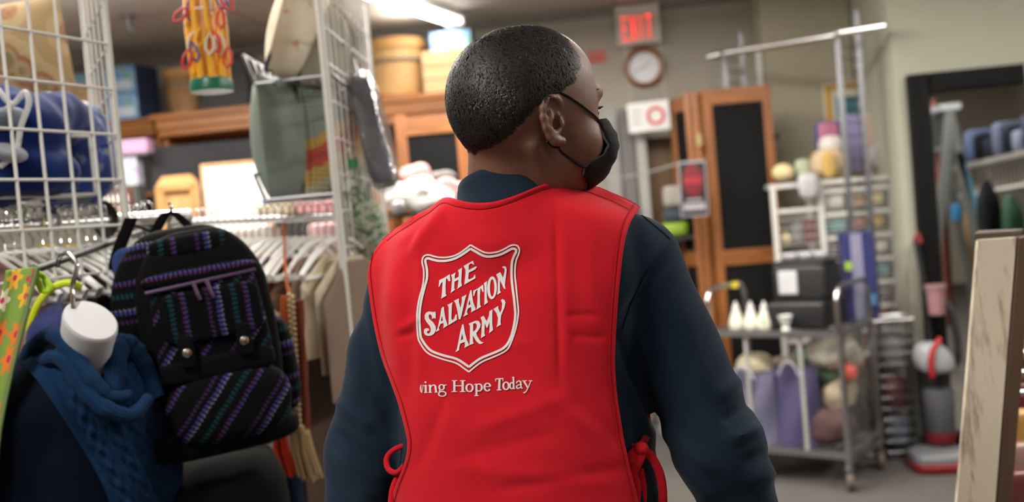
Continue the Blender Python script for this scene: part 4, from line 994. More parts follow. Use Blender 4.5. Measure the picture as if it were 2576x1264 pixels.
# ---- framed poster, and things stacked before it
c, sz, s = cb(2082, 205, 2237, 452, YJ - .03, .03)
t = thing('framed_poster', 'yellow framed poster with a teal panel leaning at the wall', 'poster', (c.x, c.y, c.z - sz[2] / 2))
m = BM(); m.box(c, sz); obj('mount', m, mat('cream_card', (214, 206, 190), .6), t)
m = BM(); fw = .032
for sg in (-1, 1): m.box(c + XA * (sg * (sz[0] / 2 - fw * .8)) - YA * .012, (fw, .03, sz[2] - .03)); m.box(c + ZA * (sg * (sz[2] / 2 - fw * .8)) - YA * .012, (sz[0] - .03, .03, fw))
obj('frame', m, mat('ochre_frame', (198, 148, 44), .5), t, bevel=.003)
c2, s2, _ = cb(2105, 240, 2210, 292, YJ - .034, .006); m = BM(); m.box(c2 - YA * .006, s2); obj('teal_panel', m, mat('teal_print', (62, 132, 146), .6), t)
m = BM()
for (a0, b0, a1, b1) in ((2128, 246, 2150, 258), (2154, 244, 2196, 258), (2112, 268, 2150, 284), (2156, 270, 2204, 284)):
    q, w_, _ = cb(a0, b0, a1, b1, YJ - .046, .003); m.box(q, w_)
obj('print_bar', m, mat('dark_teal', (40, 84, 98), .6), t)
SHZ = W(2090, 448, 6.1).z            # top of the basket tower
def on_tower(x, d=6.0): p = W(x, 450, d); return Vector((p.x, p.y, 0))
def soft(name, px0, py0, px1, py1, d, m_, label, cat, e=(.7, .8), dep=None, ax=None, group=None):
    """a soft or boxy thing filling these pixels at depth d"""
    c = W((px0 + px1) / 2, (py0 + py1) / 2, d); s_ = d / FPX; w_, h_ = (px1 - px0) * s_, (py1 - py0) * s_; q = MB()
    q.quadric(c, (w_ / 2, (dep or min(w_, h_) * .8) / 2, h_ / 2), ax or CAMAX, e[0], e[1]); V = q.arr(); n = rnd(V, 22 / max(w_, h_) * .3, 5)[:, None]
    if e[0] > .45: V = A3(c) + (V - A3(c)) * (1 + .05 * n); q.v = [tuple(v) for v in V.tolist()]
    return solo(name, q, m_, label, cat, group)
soft('plastic_package', 2055, 305, 2118, 436, 6.4, mat('blue_pack', (74, 84, 150), .3), 'blue plastic package standing on the basket tower, pink top', 'package', (.3, .3), .08)
soft('pink_label_pack', 2062, 308, 2112, 436, 6.3, mat('pink_pack', (172, 104, 134), .4), 'pink packet in front of the blue plastic package', 'package', (.3, .3), .03)
soft('striped_package', 2120, 288, 2165, 434, 6.42, mat('lilac_pack', (150, 146, 190), .35), 'lilac packet between the ladder posts on the basket tower', 'package', (.3, .3), .07)
soft('peach_board', 2170, 285, 2228, 440, 6.42, mat('peach_card', (214, 178, 156), .6), 'peach coloured board standing on the basket tower', 'board', (.15, .15), .03, rotax(YAW, 0, .06))
soft('grey_bag', 2190, 355, 2252, 446, 6.3, mat('grey_film', (168, 166, 164), .3), 'crumpled grey plastic bag at the right end of the tower top', 'bag', (.5, .6), .10, rotax(YAW, 0, -.7))
soft('plush_toy', 2040, 375, 2122, 444, 6.2, cloth('beige_plush', (196, 174, 142)), 'beige plush toy lying on the basket tower', 'toy', (.8, .9), .2)
soft('yellow_packet', 2070, 385, 2100, 446, 6.1, mat('mustard_pack', (200, 164, 90), .5), 'mustard packet in front of the beige plush toy', 'package', (.4, .5), .05)
soft('fluffy_bundle', 2060, 340, 2122, 392, 6.25, cloth('white_fluff', (216, 210, 206)), 'white fluffy bundle above the beige plush toy', 'bundle', (.9, .9), .16)
soft('pom_pom', 1942, 412, 1998, 458, 6.25, cloth('cream_pom', (226, 206, 158)), 'cream pom-pom ball at the left end of the tower top', 'ball', (1, 1), .13)
soft('green_pouch', 2000, 400, 2038, 452, 6.28, cloth('pale_green_cloth', (176, 188, 160)), 'pale green pouch between the pom-pom and the plush toy', 'pouch', (.6, .7), .09)
soft('white_bag', 2008, 432, 2062, 500, 6.06, mat('white_film', (186, 184, 188), .35), 'white plastic bag hanging over the front of the basket tower', 'bag', (.7, .8), .06)
# ---- white wire basket tower
dT = 6.1; c0 = W(1945, 640, dT); zt_ = SHZ; xs_ = [W(1944, 455, dT).x + .0, W(2061, 452, dT).x, W(2238, 446, dT).x]
yT = W(2090, 450, dT).y; dep = .42
t = thing('basket_tower', 'white metal tower of wire drawer baskets behind the utility cart', 'basket tower', Vector(((xs_[0] + xs_[2]) / 2, yT + dep / 2, 0)))
zt_ = W(2090, 452, dT).z
for x in xs_:
    for yy in (yT, yT + dep): m = MB(); m.box((x, yy, zt_ / 2), (.032, .032, zt_)); obj('post', m, WHITEWIRE, t, bevel=.003)
m = MB()
for yy in (yT, yT + dep): m.box(((xs_[0] + xs_[2]) / 2, yy, zt_ - .014), (xs_[2] - xs_[0], .028, .028))
for x in xs_: m.box((x, yT + dep / 2, zt_ - .014), (.028, dep, .028))
obj('top_frame', m, WHITEWIRE, t)
gaps = (zt_ - .1) / 11
def basket(t, x0, x1, z0, z1):
    b_ = MB(); yy0, yy1 = yT + .01, yT + dep - .02
    for z in (z1, ): b_.box(((x0 + x1) / 2, yy0, z), (x1 - x0, .022, .026))
    for z in np.linspace(z0, z1, 5)[:-1]: b_.tube([(x0, yy0, z), (x1, yy0, z), (x1, yy1, z), (x0, yy1, z)], .0022, 4, True)
    for x in np.linspace(x0, x1, max(4, int((x1 - x0) / .03))): b_.tube([(x, yy0, z1), (x, yy0, z0), (x, yy1, z0), (x, yy1, z1)], .0018, 4)
    return obj('wire_basket', b_, WHITEWIRE, t)
STF = [('yarn_ball', 'ball of yarn', 'yarn', 1), ('folded_towel', 'folded towel', 'towel', .5), ('craft_box', 'small craft box', 'box', .25), ('fabric_roll', 'rolled fabric', 'fabric roll', .7)]
COLS = [('cream', (214, 196, 150)), ('rose', (170, 96, 104)), ('grey', (110, 108, 108)), ('mustard', (196, 166, 84)), ('maroon', (96, 40, 46)), ('sage', (120, 140, 116)), ('white', (214, 210, 206)), ('navy', (58, 66, 92)), ('tan', (168, 140, 110)), ('teal', (90, 140, 140))]
zs_ = []; z = zt_ - .10
cnt = 0
rows = ['top row', 'second row', 'third row', 'fourth row', 'fifth row', 'sixth row', 'seventh row', 'eighth row']
for col_, (x0, x1) in enumerate(((xs_[0] + .02, xs_[1] - .02), (xs_[1] + .02, xs_[2] - .02))):
    step = (.27, .145)[col_]; z1 = zt_ - .07 - (.10 if col_ == 0 else 0); k = 0
    while z1 - step * .8 > .08 and k < (5 if col_ == 0 else 8):
        z0 = z1 - step * .80; basket(t, x0, x1, z0, z1)
        n = 3 if z1 > .9 else 1
        for i in range(n):
            cn, rgb = COLS[(cnt * 3 + i * 2 + col_) % len(COLS)]; nm, lb, ct, e = STF[(cnt + i) % 4]; w_ = (x1 - x0 - .02) / n; q = MB(); hh = min(step * .62, .15) * (.8 + .2 * ((i * 7 + cnt) % 3) / 2)
            if e == 1: hh = min(hh, w_)
            q.quadric((x0 + .01 + w_ * (i + .5), yT + .02 + min(w_, .28) / 2, z0 + .006 + hh / 2), (w_ * .47, min(w_, .28) * .47, hh / 2), None, e if e != 1 else 1, e if e != 1 else 1, 12, 18)
            place = ('left', 'middle', 'right')[i] if n == 3 else 'front'
            solo(nm, q, cloth(cn + '_cloth', rgb), '%s %s, %s in the %s of the %s basket column' % (cn, lb, place, rows[k], 'wide left' if col_ == 0 else 'narrow right' if False else 'right'), ct, 'craft goods in the wire baskets')
            cnt += 0
        cnt += 1; z1 -= step; k += 1

# ---- chrome utility cart
cw = WZ(2150, 1238, 0); P0 = W(2126, 1170, (cw - CAMP).dot(FW)); K = Vector((cw.x - .02, cw.y, 0))      # near corner of the cart on the floor
dirL = (W(1840, 850, 5.25) - W(2108, 852, 5.25)); dirL.z = 0; dirL.normalize(); 
dirL = Vector((-.84, .54, 0)).normalized(); dirB = Vector((.54, .84, 0)).normalized()
def cpx(px_, base, dv_):      # distance along dv_ from base whose point shows at column px_
    lo_, hi_ = 0.0, 3.0
    f = lambda s_: proj([Vector(base) + dv_ * s_])[0][0] - px_
    a = f(lo_)
    for _ in range(40):
        mid = (lo_ + hi_) / 2
        if (f(mid) > 0) == (a > 0): lo_ = mid
        else: hi_ = mid
    return lo_
ztop = 1.6; 
lo_, hi_ = .3, 1.5
for _ in range(40):
    mid = (lo_ + hi_) / 2
    if proj([K + ZA * mid])[1][0] > 842: lo_ = mid
    else: hi_ = mid
ztop = lo_; zbot = .19
LC = cpx(1786, K + ZA * ztop, dirL); LD = .46
t = thing('utility_cart', 'chrome two-shelf utility cart on casters in front of the white basket tower', 'cart', K + dirL * (LC / 2) + dirB * (LD / 2))
cor = [K, K + dirL * LC, K + dirL * LC + dirB * LD, K + dirB * LD]
CART = mat('galvanised', (168, 168, 170), .3, .9, .08)
for nm, z in (('upper_shelf', ztop), ('lower_shelf', zbot)):
    m = MB()
    for i in range(4): m.box((cor[i] + cor[(i + 1) % 4]) / 2 + ZA * z, ((cor[(i + 1) % 4] - cor[i]).length, .02, .035), ((cor[(i + 1) % 4] - cor[i]).normalized(), ZA.cross((cor[(i + 1) % 4] - cor[i]).normalized()), ZA))
    for k in range(21): a = cor[0] + dirL * (LC * (k + .5) / 21); m.tube([a + ZA * (z + .012), a + dirB * LD + ZA * (z + .012)], .003, 5)
    for k in range(4): a = cor[0] + dirB * (LD * (k + .5) / 4); m.tube([a + ZA * (z + .006), a + dirL * LC + ZA * (z + .006)], .0035, 5)
    obj(nm, m, CART, t)
for q in cor: m = MB(); m.tube([q + ZA * .14, q + ZA * (ztop + .02)], .0135, 10); obj('post', m, CART, t)
for i, (x, lb) in enumerate(((.34, 0), (.16, 0))):
    m = MB(); a = cor[0] + dirL * (LC * (.30 + .42 * i)); m.box(a + ZA * ((ztop + zbot) / 2) + dirB * .015, (.02, .014, ztop - zbot), (dirL, dirB, ZA)); obj('brace', m, mat('dull_white_bar', (160, 158, 152), .5), t)
RUB = mat('caster_rubber', (104, 92, 84), .7)
for q in cor:
    m = MB(); m.lathe([(.017, .14), (.02, .13), (.034, .128), (.034, .118), (.012, .115)], q, ZA, 12)
    for sg in (-1, 1): m.box(q + XA * (sg * .022) + ZA * .085 + YA * .012, (.004, .04, .075))
    cs = obj('caster', m, STEEL, t); m = MB(); m.lathe([(.02, -.017), (.054, -.017), (.06, -.008), (.06, .008), (.054, .017), (.02, .017)], q + ZA * .06 + YA * .02, XA, 22); obj('wheel', m, RUB, cs)
def hoop(a, b_, h_, r_=.0145):
    d_ = b_ - a; L_ = d_.length; u = d_.normalized(); P_ = [a, a + ZA * (h_ - .09)]
    for k in range(1, 8): an = math.pi / 2 * k / 8; P_.append(a + u * (.09 * (1 - math.cos(an))) + ZA * (h_ - .09 + .09 * math.sin(an)))
    for k in range(8): an = math.pi / 2 * k / 8; P_.append(b_ - u * (.09 * (1 - math.sin(an))) + ZA * (h_ - .09 + .09 * math.cos(an)))
    P_ += [b_ + ZA * (h_ - .09), b_]; m = MB(); m.tube(P_, r_, 12); return m
obj('handle', hoop(cor[0] + ZA * ztop, cor[3] + ZA * ztop, .25), CHROME, t, 'bent chrome push handle')
obj('handle', hoop(cor[1] + ZA * ztop, cor[2] + ZA * ztop, .25), CHROME, t, 'bent chrome push handle')
m = MB(); q = cor[1] + dirB * .30 + ZA * (ztop + .245); m.box(q - YA * .012, (.08, .004, .035)); solo('price_tag', m, mat('yellow_tag', (214, 190, 60), .5), 'yellow tag on the left push handle of the cart', 'tag')
# goods on the cart
zt2 = ztop + .0155
def cp(u, v, z=0.0): return cor[0] + dirL * (u * LC) + dirB * (v * LD) + ZA * z
CREAM = mat('cream_plastic', (222, 216, 200), .4)
for i, (x, lb) in enumerate(((1855, 'leftmost of the three cream squeeze bottles on the cart'), (1892, 'middle one of the three cream squeeze bottles on the cart'), (1926, 'cream squeeze bottle with a green label, beside the purple cloth'))):
    u = cpx(x, cp(0, .18, zt2), dirL); q = cp(0, .18, zt2) + dirL * u; t2 = thing('squeeze_bottle', lb, 'bottle', q, 'cream bottles on the cart')
    m = MB(); m.lathe([(.040, 0), (.044, .008), (.043, .04), (.028, .085), (.019, .105), (.017, .112)], q, ZA, 20); obj('body', m, CREAM, t2)
    m = MB(); m.lathe([(.019, .110), (.019, .128), (.010, .132), (.006, .155), (0, .156)], q, ZA, 14); obj('cap', m, WHITEPL, t2)
    if i == 2: m = MB(); m.box(q + Vector((-.012, -.040, .045)), (.02, .004, .03)); obj('label', m, mat('green_label', (110, 190, 110), .5), t2)
q = cp(.47, .55, zt2); m = MB(); m.quadric(q + ZA * .05, (.11, .12, .05), None, .6, .8); solo('purple_cloth', m, cloth('purple_cloth', (54, 36, 92)), 'purple cloth heap behind the cream bottles', 'cloth')
# printer
u = cpx(2030, cp(0, .45, zt2), dirL); q = cp(0, .5, zt2) + dirL * u
t2 = thing('printer', 'black office machine with a white front panel on the cart', 'printer', q)
m = MB(); m.quadric(q + ZA * .075, (.175, .17, .075), (dirL, dirB, ZA), .2, .2); obj('base', m, BLACKPL, t2)
m = MB(); m.quadric(q + ZA * .245 + dirB * .03, (.155, .13, .10), (dirL, dirB, ZA), .2, .2); obj('body', m, mat('matt_black', (28, 28, 30), .5), t2)
m = MB(); m.box(q + ZA * .25 - dirB * .105 + dirL * .055, (.11, .012, .13), (dirL, dirB, ZA)); obj('front_panel', m, mat('pale_panel', (186, 188, 190), .5), t2, 'pale square front panel', bevel=.006)
m = MB(); m.box(q + ZA * .355 + dirB * .03, (.30, .25, .02), (dirL, dirB, ZA)); obj('lid', m, BLACKPL, t2, bevel=.006)
q2 = q - dirB * .23 + dirL * .03; m = MB(); m.lathe([(.022, 0), (.024, .01), (.016, .022), (.04, .085), (.037, .085), (.012, .025), (0, .024)], Vector((q2.x, q2.y, zt2)), ZA, 18); solo('white_cup', m, WHITEPL, 'white footed cup in front of the black office machine', 'cup')
for k in range(3):
    m = MB(); c_ = q + ZA * (.366 + .0) + dirB * (.02 + .02 * k) + dirL * (.08 - .08 * k); m.quadric(c_ + ZA * .022, (.045, .035, .022), (dirL, dirB, ZA), .7, .8, 10, 14)
    solo('clear_packet', m, mat('clear_film', (150, 150, 156), .15), ('crumpled clear packet on the machine lid, nearest the basket post', 'crumpled clear packet in the middle of the machine lid', 'crumpled clear packet on the machine lid, nearest the blue box')[k], 'packet', 'clear packets on the machine')
# tall blue appliance box
u = cpx(2172, cp(0, .45, zt2), dirL); q = cp(.08, .62, 0); q = W(2172, 815, 5.62); q = Vector((q.x, q.y + .05, zt2)); hb = (842 - 610) * 5.3 / FPX
t2 = thing('appliance_box', 'tall blue and lilac carton standing on the cart by the right handle', 'carton', q)
m = MB(); m.box(q + ZA * (hb / 2), (.17, .14, hb)); obj('carton', m, mat('royal_carton', (36, 40, 94), .5), t2, bevel=.002)
m = MB(); m.box(q + ZA * (hb * .5) + Vector((-.012, -.0712, 0)), (.062, .003, hb * .98)); obj('print_panel', m, mat('lilac_print', (128, 128, 152), .5), t2)
m = MB(); m.box(q + ZA * (hb * .62) + Vector((-.064, -.0714, 0)), (.036, .003, .05)); obj('print_patch', m, mat('lime_print', (160, 190, 70), .5), t2)
m = MB(); m.box(q + ZA * (hb * .22) + Vector((.052, -.0714, 0)), (.05, .003, .06)); obj('print_patch', m, mat('sky_print', (80, 140, 190), .5), t2)
# lower shelf: two lilac bags, beige bag, coral ball and soft goods behind the side grid
zl = zbot + .0155
LIL = cloth('lilac_bag', (92, 90, 112), .12, .1, .6, .1); LIL2 = cloth('violet_bag', (70, 66, 96), .12, .1, .6, .1)
for nm, x0, x1, d_, ml, lb in (('tote_bag', 1835, 1962, .16, LIL, 'pale lilac shopping bag on the lower cart shelf, next to the sleeve'), ('tote_bag', 1955, 2072, .26, LIL2, 'violet shopping bag on the lower cart shelf, beside the white brace')):
    b0 = cp(0, d_, zl); ua, ub = cpx(x1, b0, dirL), cpx(x0, b0, dirL); w_ = ub - ua; q = b0 + dirL * ((ua + ub) / 2); hb = (ztop - zbot) * (.66 if ml is LIL2 else .62)
    t2 = thing(nm, lb, 'bag', q, 'shopping bags on the cart'); m = MB(); P_ = []
    for sg in (-1, 1):
        G_ = []
        for i in range(13):
            row = []
            for j in range(11):
                a, z = -1 + i / 6, j / 10; bul = (1 - a ** 4) * .07 * (1 - .6 * z); row.append(q + dirL * (a * w_ / 2) - dirB * (sg * (bul + .004)) + ZA * (hb * z * (1 + .02 * math.sin(5 * a + sg))) - dirB * .012 * math.sin(4 * a + 6 * z))
            G_.append(row)
        m.grid(G_ if sg > 0 else G_[::-1])
    obj('body', m, ml, t2)
    m = MB(); m.tube([q - dirB * .075 + dirL * (w_ * .22 * s_) + ZA * (hb * (.93 + .18 * (1 - s_ * s_))) for s_ in [k / 5 for k in range(-5, 6)]], .006, 6); obj('handle', m, mat('pale_strap', (170, 170, 182), .5), t2)
q = cp(.80, .5, zl); m = MB(); m.quadric(q + ZA * .24, (.12, .12, .24), None, .55, .8); solo('beige_sack', m, cloth('beige_sack', (188, 178, 152)), 'beige sack under the upper cart shelf behind the lilac bag', 'sack')
q = cp(.60, .78, zl); m = MB(); m.quadric(q + ZA * .22, (.16, .08, .22), (dirL, dirB, ZA), .5, .6); solo('cloth_bundle', m, cloth('mixed_grey_cloth', (130, 120, 108)), 'grey-beige bundle of cloth behind the violet bag', 'bundle')
PL = [('grey_pillow', (.20, .40, .0), (.13, .11, .10), (84, 62, 62), 'dark maroon cloth at the bottom of the cart beside the caster'), ('cream_plush', (.16, .50, .17), (.10, .10, .10), (160, 148, 124), 'cream plush lying low behind the cart side wires'),
      ('dark_bag', (.19, .78, .0), (.10, .09, .17), (44, 44, 48), 'black bag at the back corner of the cart'), ('green_cloth', (.22, .50, .30), (.08, .08, .05), (58, 74, 58), 'dark green cloth in the middle of the cart load'),
      ('white_plush', (.20, .62, .38), (.14, .13, .12), (176, 170, 158), 'large white plush bundle just under the upper shelf'), ('coral_ball', (.06, .45, .34), (.048, .048, .048), (222, 96, 80), 'coral ball against the cart side wires')]
for nm, (u, v, z), hf, rgb, lb in PL:
    m = MB(); m.quadric(cp(u, v, zl + z + hf[2]), hf, None, .9, .9, 22, 30); V = m.arr(); cc_ = V.mean(0)
    if 'ball' not in nm: V = cc_ + (V - cc_) * (1 + .10 * rnd(V, 34, 9)[:, None] + .05 * rnd(V, 90, 10)[:, None]); V[:, 2] = np.maximum(V[:, 2], zl + .002); m.v = [tuple(v) for v in V.tolist()]
    solo(nm, m, cloth(nm + '_fabric', rgb), lb, nm.split('_')[1])
# wire panel closing the cart's side
m = MB(); a, b_ = cor[0] + dirL * -.02, cor[3] + dirL * -.02
t2 = thing('wire_screen', 'shiny wire grid panel hooked on the short side of the cart', 'wire panel', (a + b_) / 2)
for z in np.linspace(.16, ztop - .01, 17): m.tube([a + ZA * z, b_ + ZA * z], .0022, 4)
for k in range(15): q = a + (b_ - a) * (k / 14); m.tube([q + ZA * .15, q + ZA * ztop], .0018, 4)
obj('mesh', m, CHROME, t2); m = MB(); m.tube([a + ZA * .15, b_ + ZA * .15, b_ + ZA * ztop, a + ZA * ztop], .005, 6, True); obj('border', m, CHROME, t2)
# wire basket standing behind the cart
bq = WZ(2262, 1150, .0); bq = Vector((bq.x, bq.y, 0)); m = MB(); hb = ztop * .98
t2 = thing('wire_bin', 'tall wire bin of plastic odds and ends beside the cart', 'bin', bq)
for z in np.linspace(.05, hb, 13): m.tube([bq + XA * (sx * (.075 + .04 * z)) + YA * (sy * (.08 + .03 * z)) + ZA * z for sx, sy in ((-1, -1), (1, -1), (1, 1), (-1, 1))], .0022, 4, True)
for k in range(9):
    f_ = -1 + k / 4
    for sy in (-1, 1): m.tube([bq + XA * (f_ * .075) + YA * (sy * .08) + ZA * .05, bq + XA * (f_ * (.075 + .04 * hb)) + YA * (sy * (.08 + .03 * hb)) + ZA * hb], .0018, 4)
    for sx in (-1, 1): m.tube([bq + YA * (f_ * .08) + XA * (sx * .075) + ZA * .05, bq + YA * (f_ * (.08 + .03 * hb)) + XA * (sx * (.075 + .04 * hb)) + ZA * hb], .0018, 4)
obj('mesh', m, STEEL, t2); m = MB(); m.box(bq + ZA * .025, (.15, .16, .05)); obj('tray', m, STEEL, t2); m = MB()
m.tube([bq + XA * (sx * (.075 + .04 * hb)) + YA * (sy * (.08 + .03 * hb)) + ZA * hb for sx, sy in ((-1, -1), (1, -1), (1, 1), (-1, 1))], .006, 6, True); obj('rim', m, CHROME, t2)
for i, (rgb, z, lb) in enumerate((((120, 118, 116), .62, 'pale grey plastic wrap at the top of the wire bin'), ((104, 60, 62), .38, 'maroon cloth in the middle of the wire bin'), ((96, 98, 112), .16, 'slate plastic bag at the bottom of the wire bin'))):
    m = MB(); m.quadric(bq + ZA * z, (.075, .08, .10), None, .7, .8, 12, 16); solo(('plastic_wrap', 'maroon_cloth', 'plastic_bag')[i], m, mat('bin_goods_%d' % i, rgb, .5), lb, ('wrap', 'cloth', 'bag')[i])

# ---- mirror on the sage wall
pTL = WY(2287, 188, YM - .06); dM = (pTL - CAMP).dot(FW); zT = pTL.z; fwid = .115; wM = 1.15; xL = pTL.x - .01; yM = YM - .035
t = thing('floor_mirror', 'tall mirror with a wide black frame on the sage wall', 'mirror', (xL + wM / 2, yM, .0))
for i, (cx, cz, sx, sz_) in enumerate(((xL + fwid / 2, (zT + .02) / 2, fwid, zT - .02), (xL + wM - fwid / 2, (zT + .02) / 2, fwid, zT - .02), (xL + wM / 2, zT - fwid / 2, wM - 2 * fwid, fwid), (xL + wM / 2, .02 + fwid / 2, wM - 2 * fwid, fwid))):
    m = MB(); m.box((cx, yM, cz), (sx, .06, sz_)); vert = i < 2
    ins = (fwid * .32 if i in (0,) else -fwid * .32 if i == 1 else 0); iz = (-fwid * .32 if i == 2 else fwid * .32 if i == 3 else 0)
    m.box((cx + ins, yM - .012, cz + iz), (sx * (.30 if vert else 1), .06, sz_ * (1 if vert else .30)))
    obj('frame', m, mat('black_lacquer', (11, 10, 11), .6, 0, .1, 9, 0, 1, .15), t, bevel=.008)
m = MB(); m.box((xL + wM / 2, yM + .01, zT / 2), (wM - 2 * fwid + .02, .008, zT - 2 * fwid + .02)); g = NT('mirror_glass'); g.base((.86, .87, .85)); g.set(.02, 1.0); obj('glass', m, g.m, t)

# ---- upright vacuum in front of the mirror
q = WZ(2352, 1172, .0); q = Vector((q.x + .03, q.y + .02, 0)); sV = (q - CAMP).dot(FW) / FPX
t = thing('vacuum_cleaner', 'upright vacuum cleaner, white and red canister on black, before the mirror', 'vacuum', q)
VR_, VB_, VG_ = mat('vacuum_red', (112, 20, 24), .35), mat('vacuum_black', (26, 26, 28), .4), mat('vacuum_grey', (108, 110, 114), .35)
m = MB(); m.quadric(q + Vector((-.02, -.06, .055)), (.15, .14, .055), None, .5, .5); obj('floor_head', m, VG_, t); m = MB(); m.quadric(q + Vector((-.02, -.08, .028)), (.16, .145, .028), None, .3, .5); obj('bumper', m, VR_, t, 'dark red bumper')
zc = lambda py_: CAMP.z + 0 * py_ + (W(2370, py_, (q - CAMP).dot(FW)).z - CAMP.z)
m = MB(); m.tube([q + Vector((.01, .05, .08)), q + Vector((.02, .10, .5)), q + Vector((.03, .10, zc(880)))], [.075, .085, .07], 16); obj('body', m, VB_, t)
m = MB(); m.lathe([(.06, zc(1090)), (.078, zc(1080)), (.085, zc(985)), (.08, zc(975))], q + YA * .0 + XA * .02, ZA, 24); obj('dust_cup', m, mat('smoky_cup', (84, 84, 90), .15), t); m = MB(); m.lathe([(.07, zc(1112)), (.082, zc(1105)), (.08, zc(1088)), (.06, zc(1086))], q + XA * .02, ZA, 24); obj('cup_base', m, VR_, t)
m = MB(); m.quadric(q + Vector((.0, -.02, zc(895))), (.105, .09, .09), None, .6, .75); V = m.arr(); k = (V[:, 2] - zc(895)) / .09; V[:, 0] = q.x + (V[:, 0] - q.x) * (1 - .30 * np.clip(k, 0, 1)) - .02 * k; m.v = [tuple(v) for v in V.tolist()]; obj('motor_cover', m, mat('vacuum_white', (160, 163, 168), .35), t, 'white rounded motor cover')
m = MB(); m.tube([q + Vector((-.035, -.118, zc(935))), q + Vector((-.04, -.122, zc(900))), q + Vector((-.02, -.112, zc(868))), q + Vector((.03, -.08, zc(845)))], .016, 8); obj('trim_band', m, mat('bright_red', (160, 26, 30), .35), t, 'bright red band')
m = MB(); m.tube([q + Vector((.03, .10, zc(880))), q + Vector((.02, .12, zc(700))), q + Vector((.0, .14, zc(600)))], .016, 10); obj('handle_pole', m, VB_, t)
m = MB(); m.tube([q + Vector((.0, .14, zc(600))), q + Vector((.01, .13, zc(585))), q + Vector((.02, .12, zc(610)))], .018, 10); obj('grip', m, VR_, t)
m = MB(); m.tube([tuple(p) for p in curve([tuple(q + Vector((.07, .06, .5))), tuple(q + Vector((.14, .0, zc(900)))), tuple(q + Vector((.13, .04, zc(780)))), tuple(q + Vector((.06, .12, zc(740))))], 8)], .02, 10); obj('hose', m, VB_, t)
q2 = W(2355, 755, (q - CAMP).dot(FW) - .05); m = MB(); m.lathe([(.035, -.085), (.042, -.08), (.05, .06), (.058, .065), (.058, .085), (.03, .088)], q2, ZA, 20); obj('upper_cup', m, mat('dusty_pink_cup', (150, 112, 116), .3), t, 'small pinkish upper cup')
# hand attachment on floor
m = MB(); q3 = WZ(2300, 1120, .0); m.tube([q3 + Vector((-.02, .05, .26)), q3 + Vector((.03, .0, .05)), q3 + Vector((.06, -.02, .03))], [.016, .018, .02], 10); m.quadric(q3 + Vector((.07, -.02, .03)), (.06, .03, .028), None, .5, .6)
solo('hose_nozzle', m, VG_, 'grey hose nozzle standing between the wire bin and the vacuum cleaner', 'vacuum nozzle')

# ---- leaning plank cabinet, near right
pts = {'tl': W(2458, 604, 2.15), 'tr': W(2542, 618, 2.07)}
dP = 2.1; u_ = (_R0 * math.cos(.25) - _F0 * math.sin(.25)); tilt = W(2405, 1264, dP) - W(2455, 606, dP); up_ = -tilt.normalized(); n_ = u_.cross(up_).normalized()
up_ = (W(2457, 604, dP) - W(2404, 1264, dP - .02)).normalized(); n_ = u_.cross(up_).normalized(); Lp = (W(2457, 604, dP).z) / up_.z; base = W(2457, 604, dP) - up_ * Lp; wP = 86 * dP / FPX / math.cos(.25)
t = thing('plank_cabinet', 'narrow cabinet with a knotty cream plank side and brown front, leaning at the right edge', 'cabinet', Vector((base.x, base.y, 0)))
g = NT('knotty_plank'); v = g.mapping(g.obj(), (9, 9, .35)); n1 = g.noise(v, 2.2, 6, .7); v2 = g.mapping(g.obj(), (26, 26, 4.5)); n2 = g.noise(v2, 1.5, 2)
f1 = g.maprange(n1, .50, .62); c1 = g.mix(f1, lin(238, 227, 204), lin(150, 128, 106)); c2 = g.mix(g.maprange(n2, .66, .74), c1, lin(70, 62, 66)); g.base(c2); g.set(.7); 
m = MB(); m.box(base + u_ * (wP / 2) + up_ * (Lp / 2), (wP, .02, Lp), (u_, n_, up_)); obj('plank_side', m, g.m, t, 'cream knotty plank side', bevel=.002)
BRN = wood('brown_veneer', (70, 50, 36), (92, 68, 50), 'Z', 2, .5); br_ax = (_R0 * math.cos(.5) + _F0 * math.sin(.5)).normalized(); e0 = base + u_ * wP
m = MB(); m.box(e0 + br_ax * .022 + up_ * (Lp / 2), (.046, .02, Lp), (br_ax, br_ax.cross(up_).normalized(), up_)); obj('front_board', m, BRN, t, bevel=.002)
m = MB(); m.prism([(0, 0), (wP, 0), (wP + .045, .05), (.06, .12)], base + up_ * Lp - u_ * .006, (u_, _F0, up_), .014); obj('top_board', m, mat('dark_top', (78, 68, 58), .6), t, bevel=.002)
# wire rack behind the cabinet with snack bags
rq = W(2560, 1000, 2.75)
t = thing('wire_rack', 'chrome wire rack with short prongs at the right edge, behind the plank cabinet', 'wire rack', Vector((rq.x + .12, rq.y, 0)))
for i, yy in enumerate((735, 790, 840, 892, 942, 992, 1045, 1098)):
    m = MB(); a = W(2532 - i * 1.0, yy, 2.75); m.tube([a, a + _R0 * .3], .0085, 10); m.quadric(a, (.011, .011, .011), None, 1, 1, 8, 10); obj('prong', m, CHROME, t)
for dx in (.12, .28): m = MB(); a = W(2540, 900, 2.75) + _R0 * dx + _F0 * .02; m.box(Vector((a.x, a.y, .95)), (.022, .022, 1.9)); obj('post', m, STEEL, t)
for (x0, y0, x1, y1, rgb, lb, d_) in ((2540, 830, 2600, 905, (150, 108, 60), 'tan packet hanging at the top of the wire rack', 2.95), (2535, 905, 2600, 960, (104, 76, 50), 'brown packet under the tan packet on the wire rack', 2.97), (2536, 960, 2600, 1040, (96, 30, 34), 'dark red packet on the wire rack', 2.96), (2535, 1030, 2610, 1150, (176, 132, 72), 'orange and yellow crinkled bag low at the right edge', 2.66), (2528, 1110, 2610, 1215, (150, 120, 108), 'clear wrapped bundle under the orange bag', 2.64), (2520, 1180, 2610, 1290, (104, 50, 48), 'dull red bag at the lower right corner', 2.62)):
    soft('snack_bag', x0, y0, x1, y1, d_, mat('bag_%d%d' % (x0, y0), rgb, .35, 0, .35, 12), lb, 'bag', (.45, .6), .06, group='bags on the wire rack')

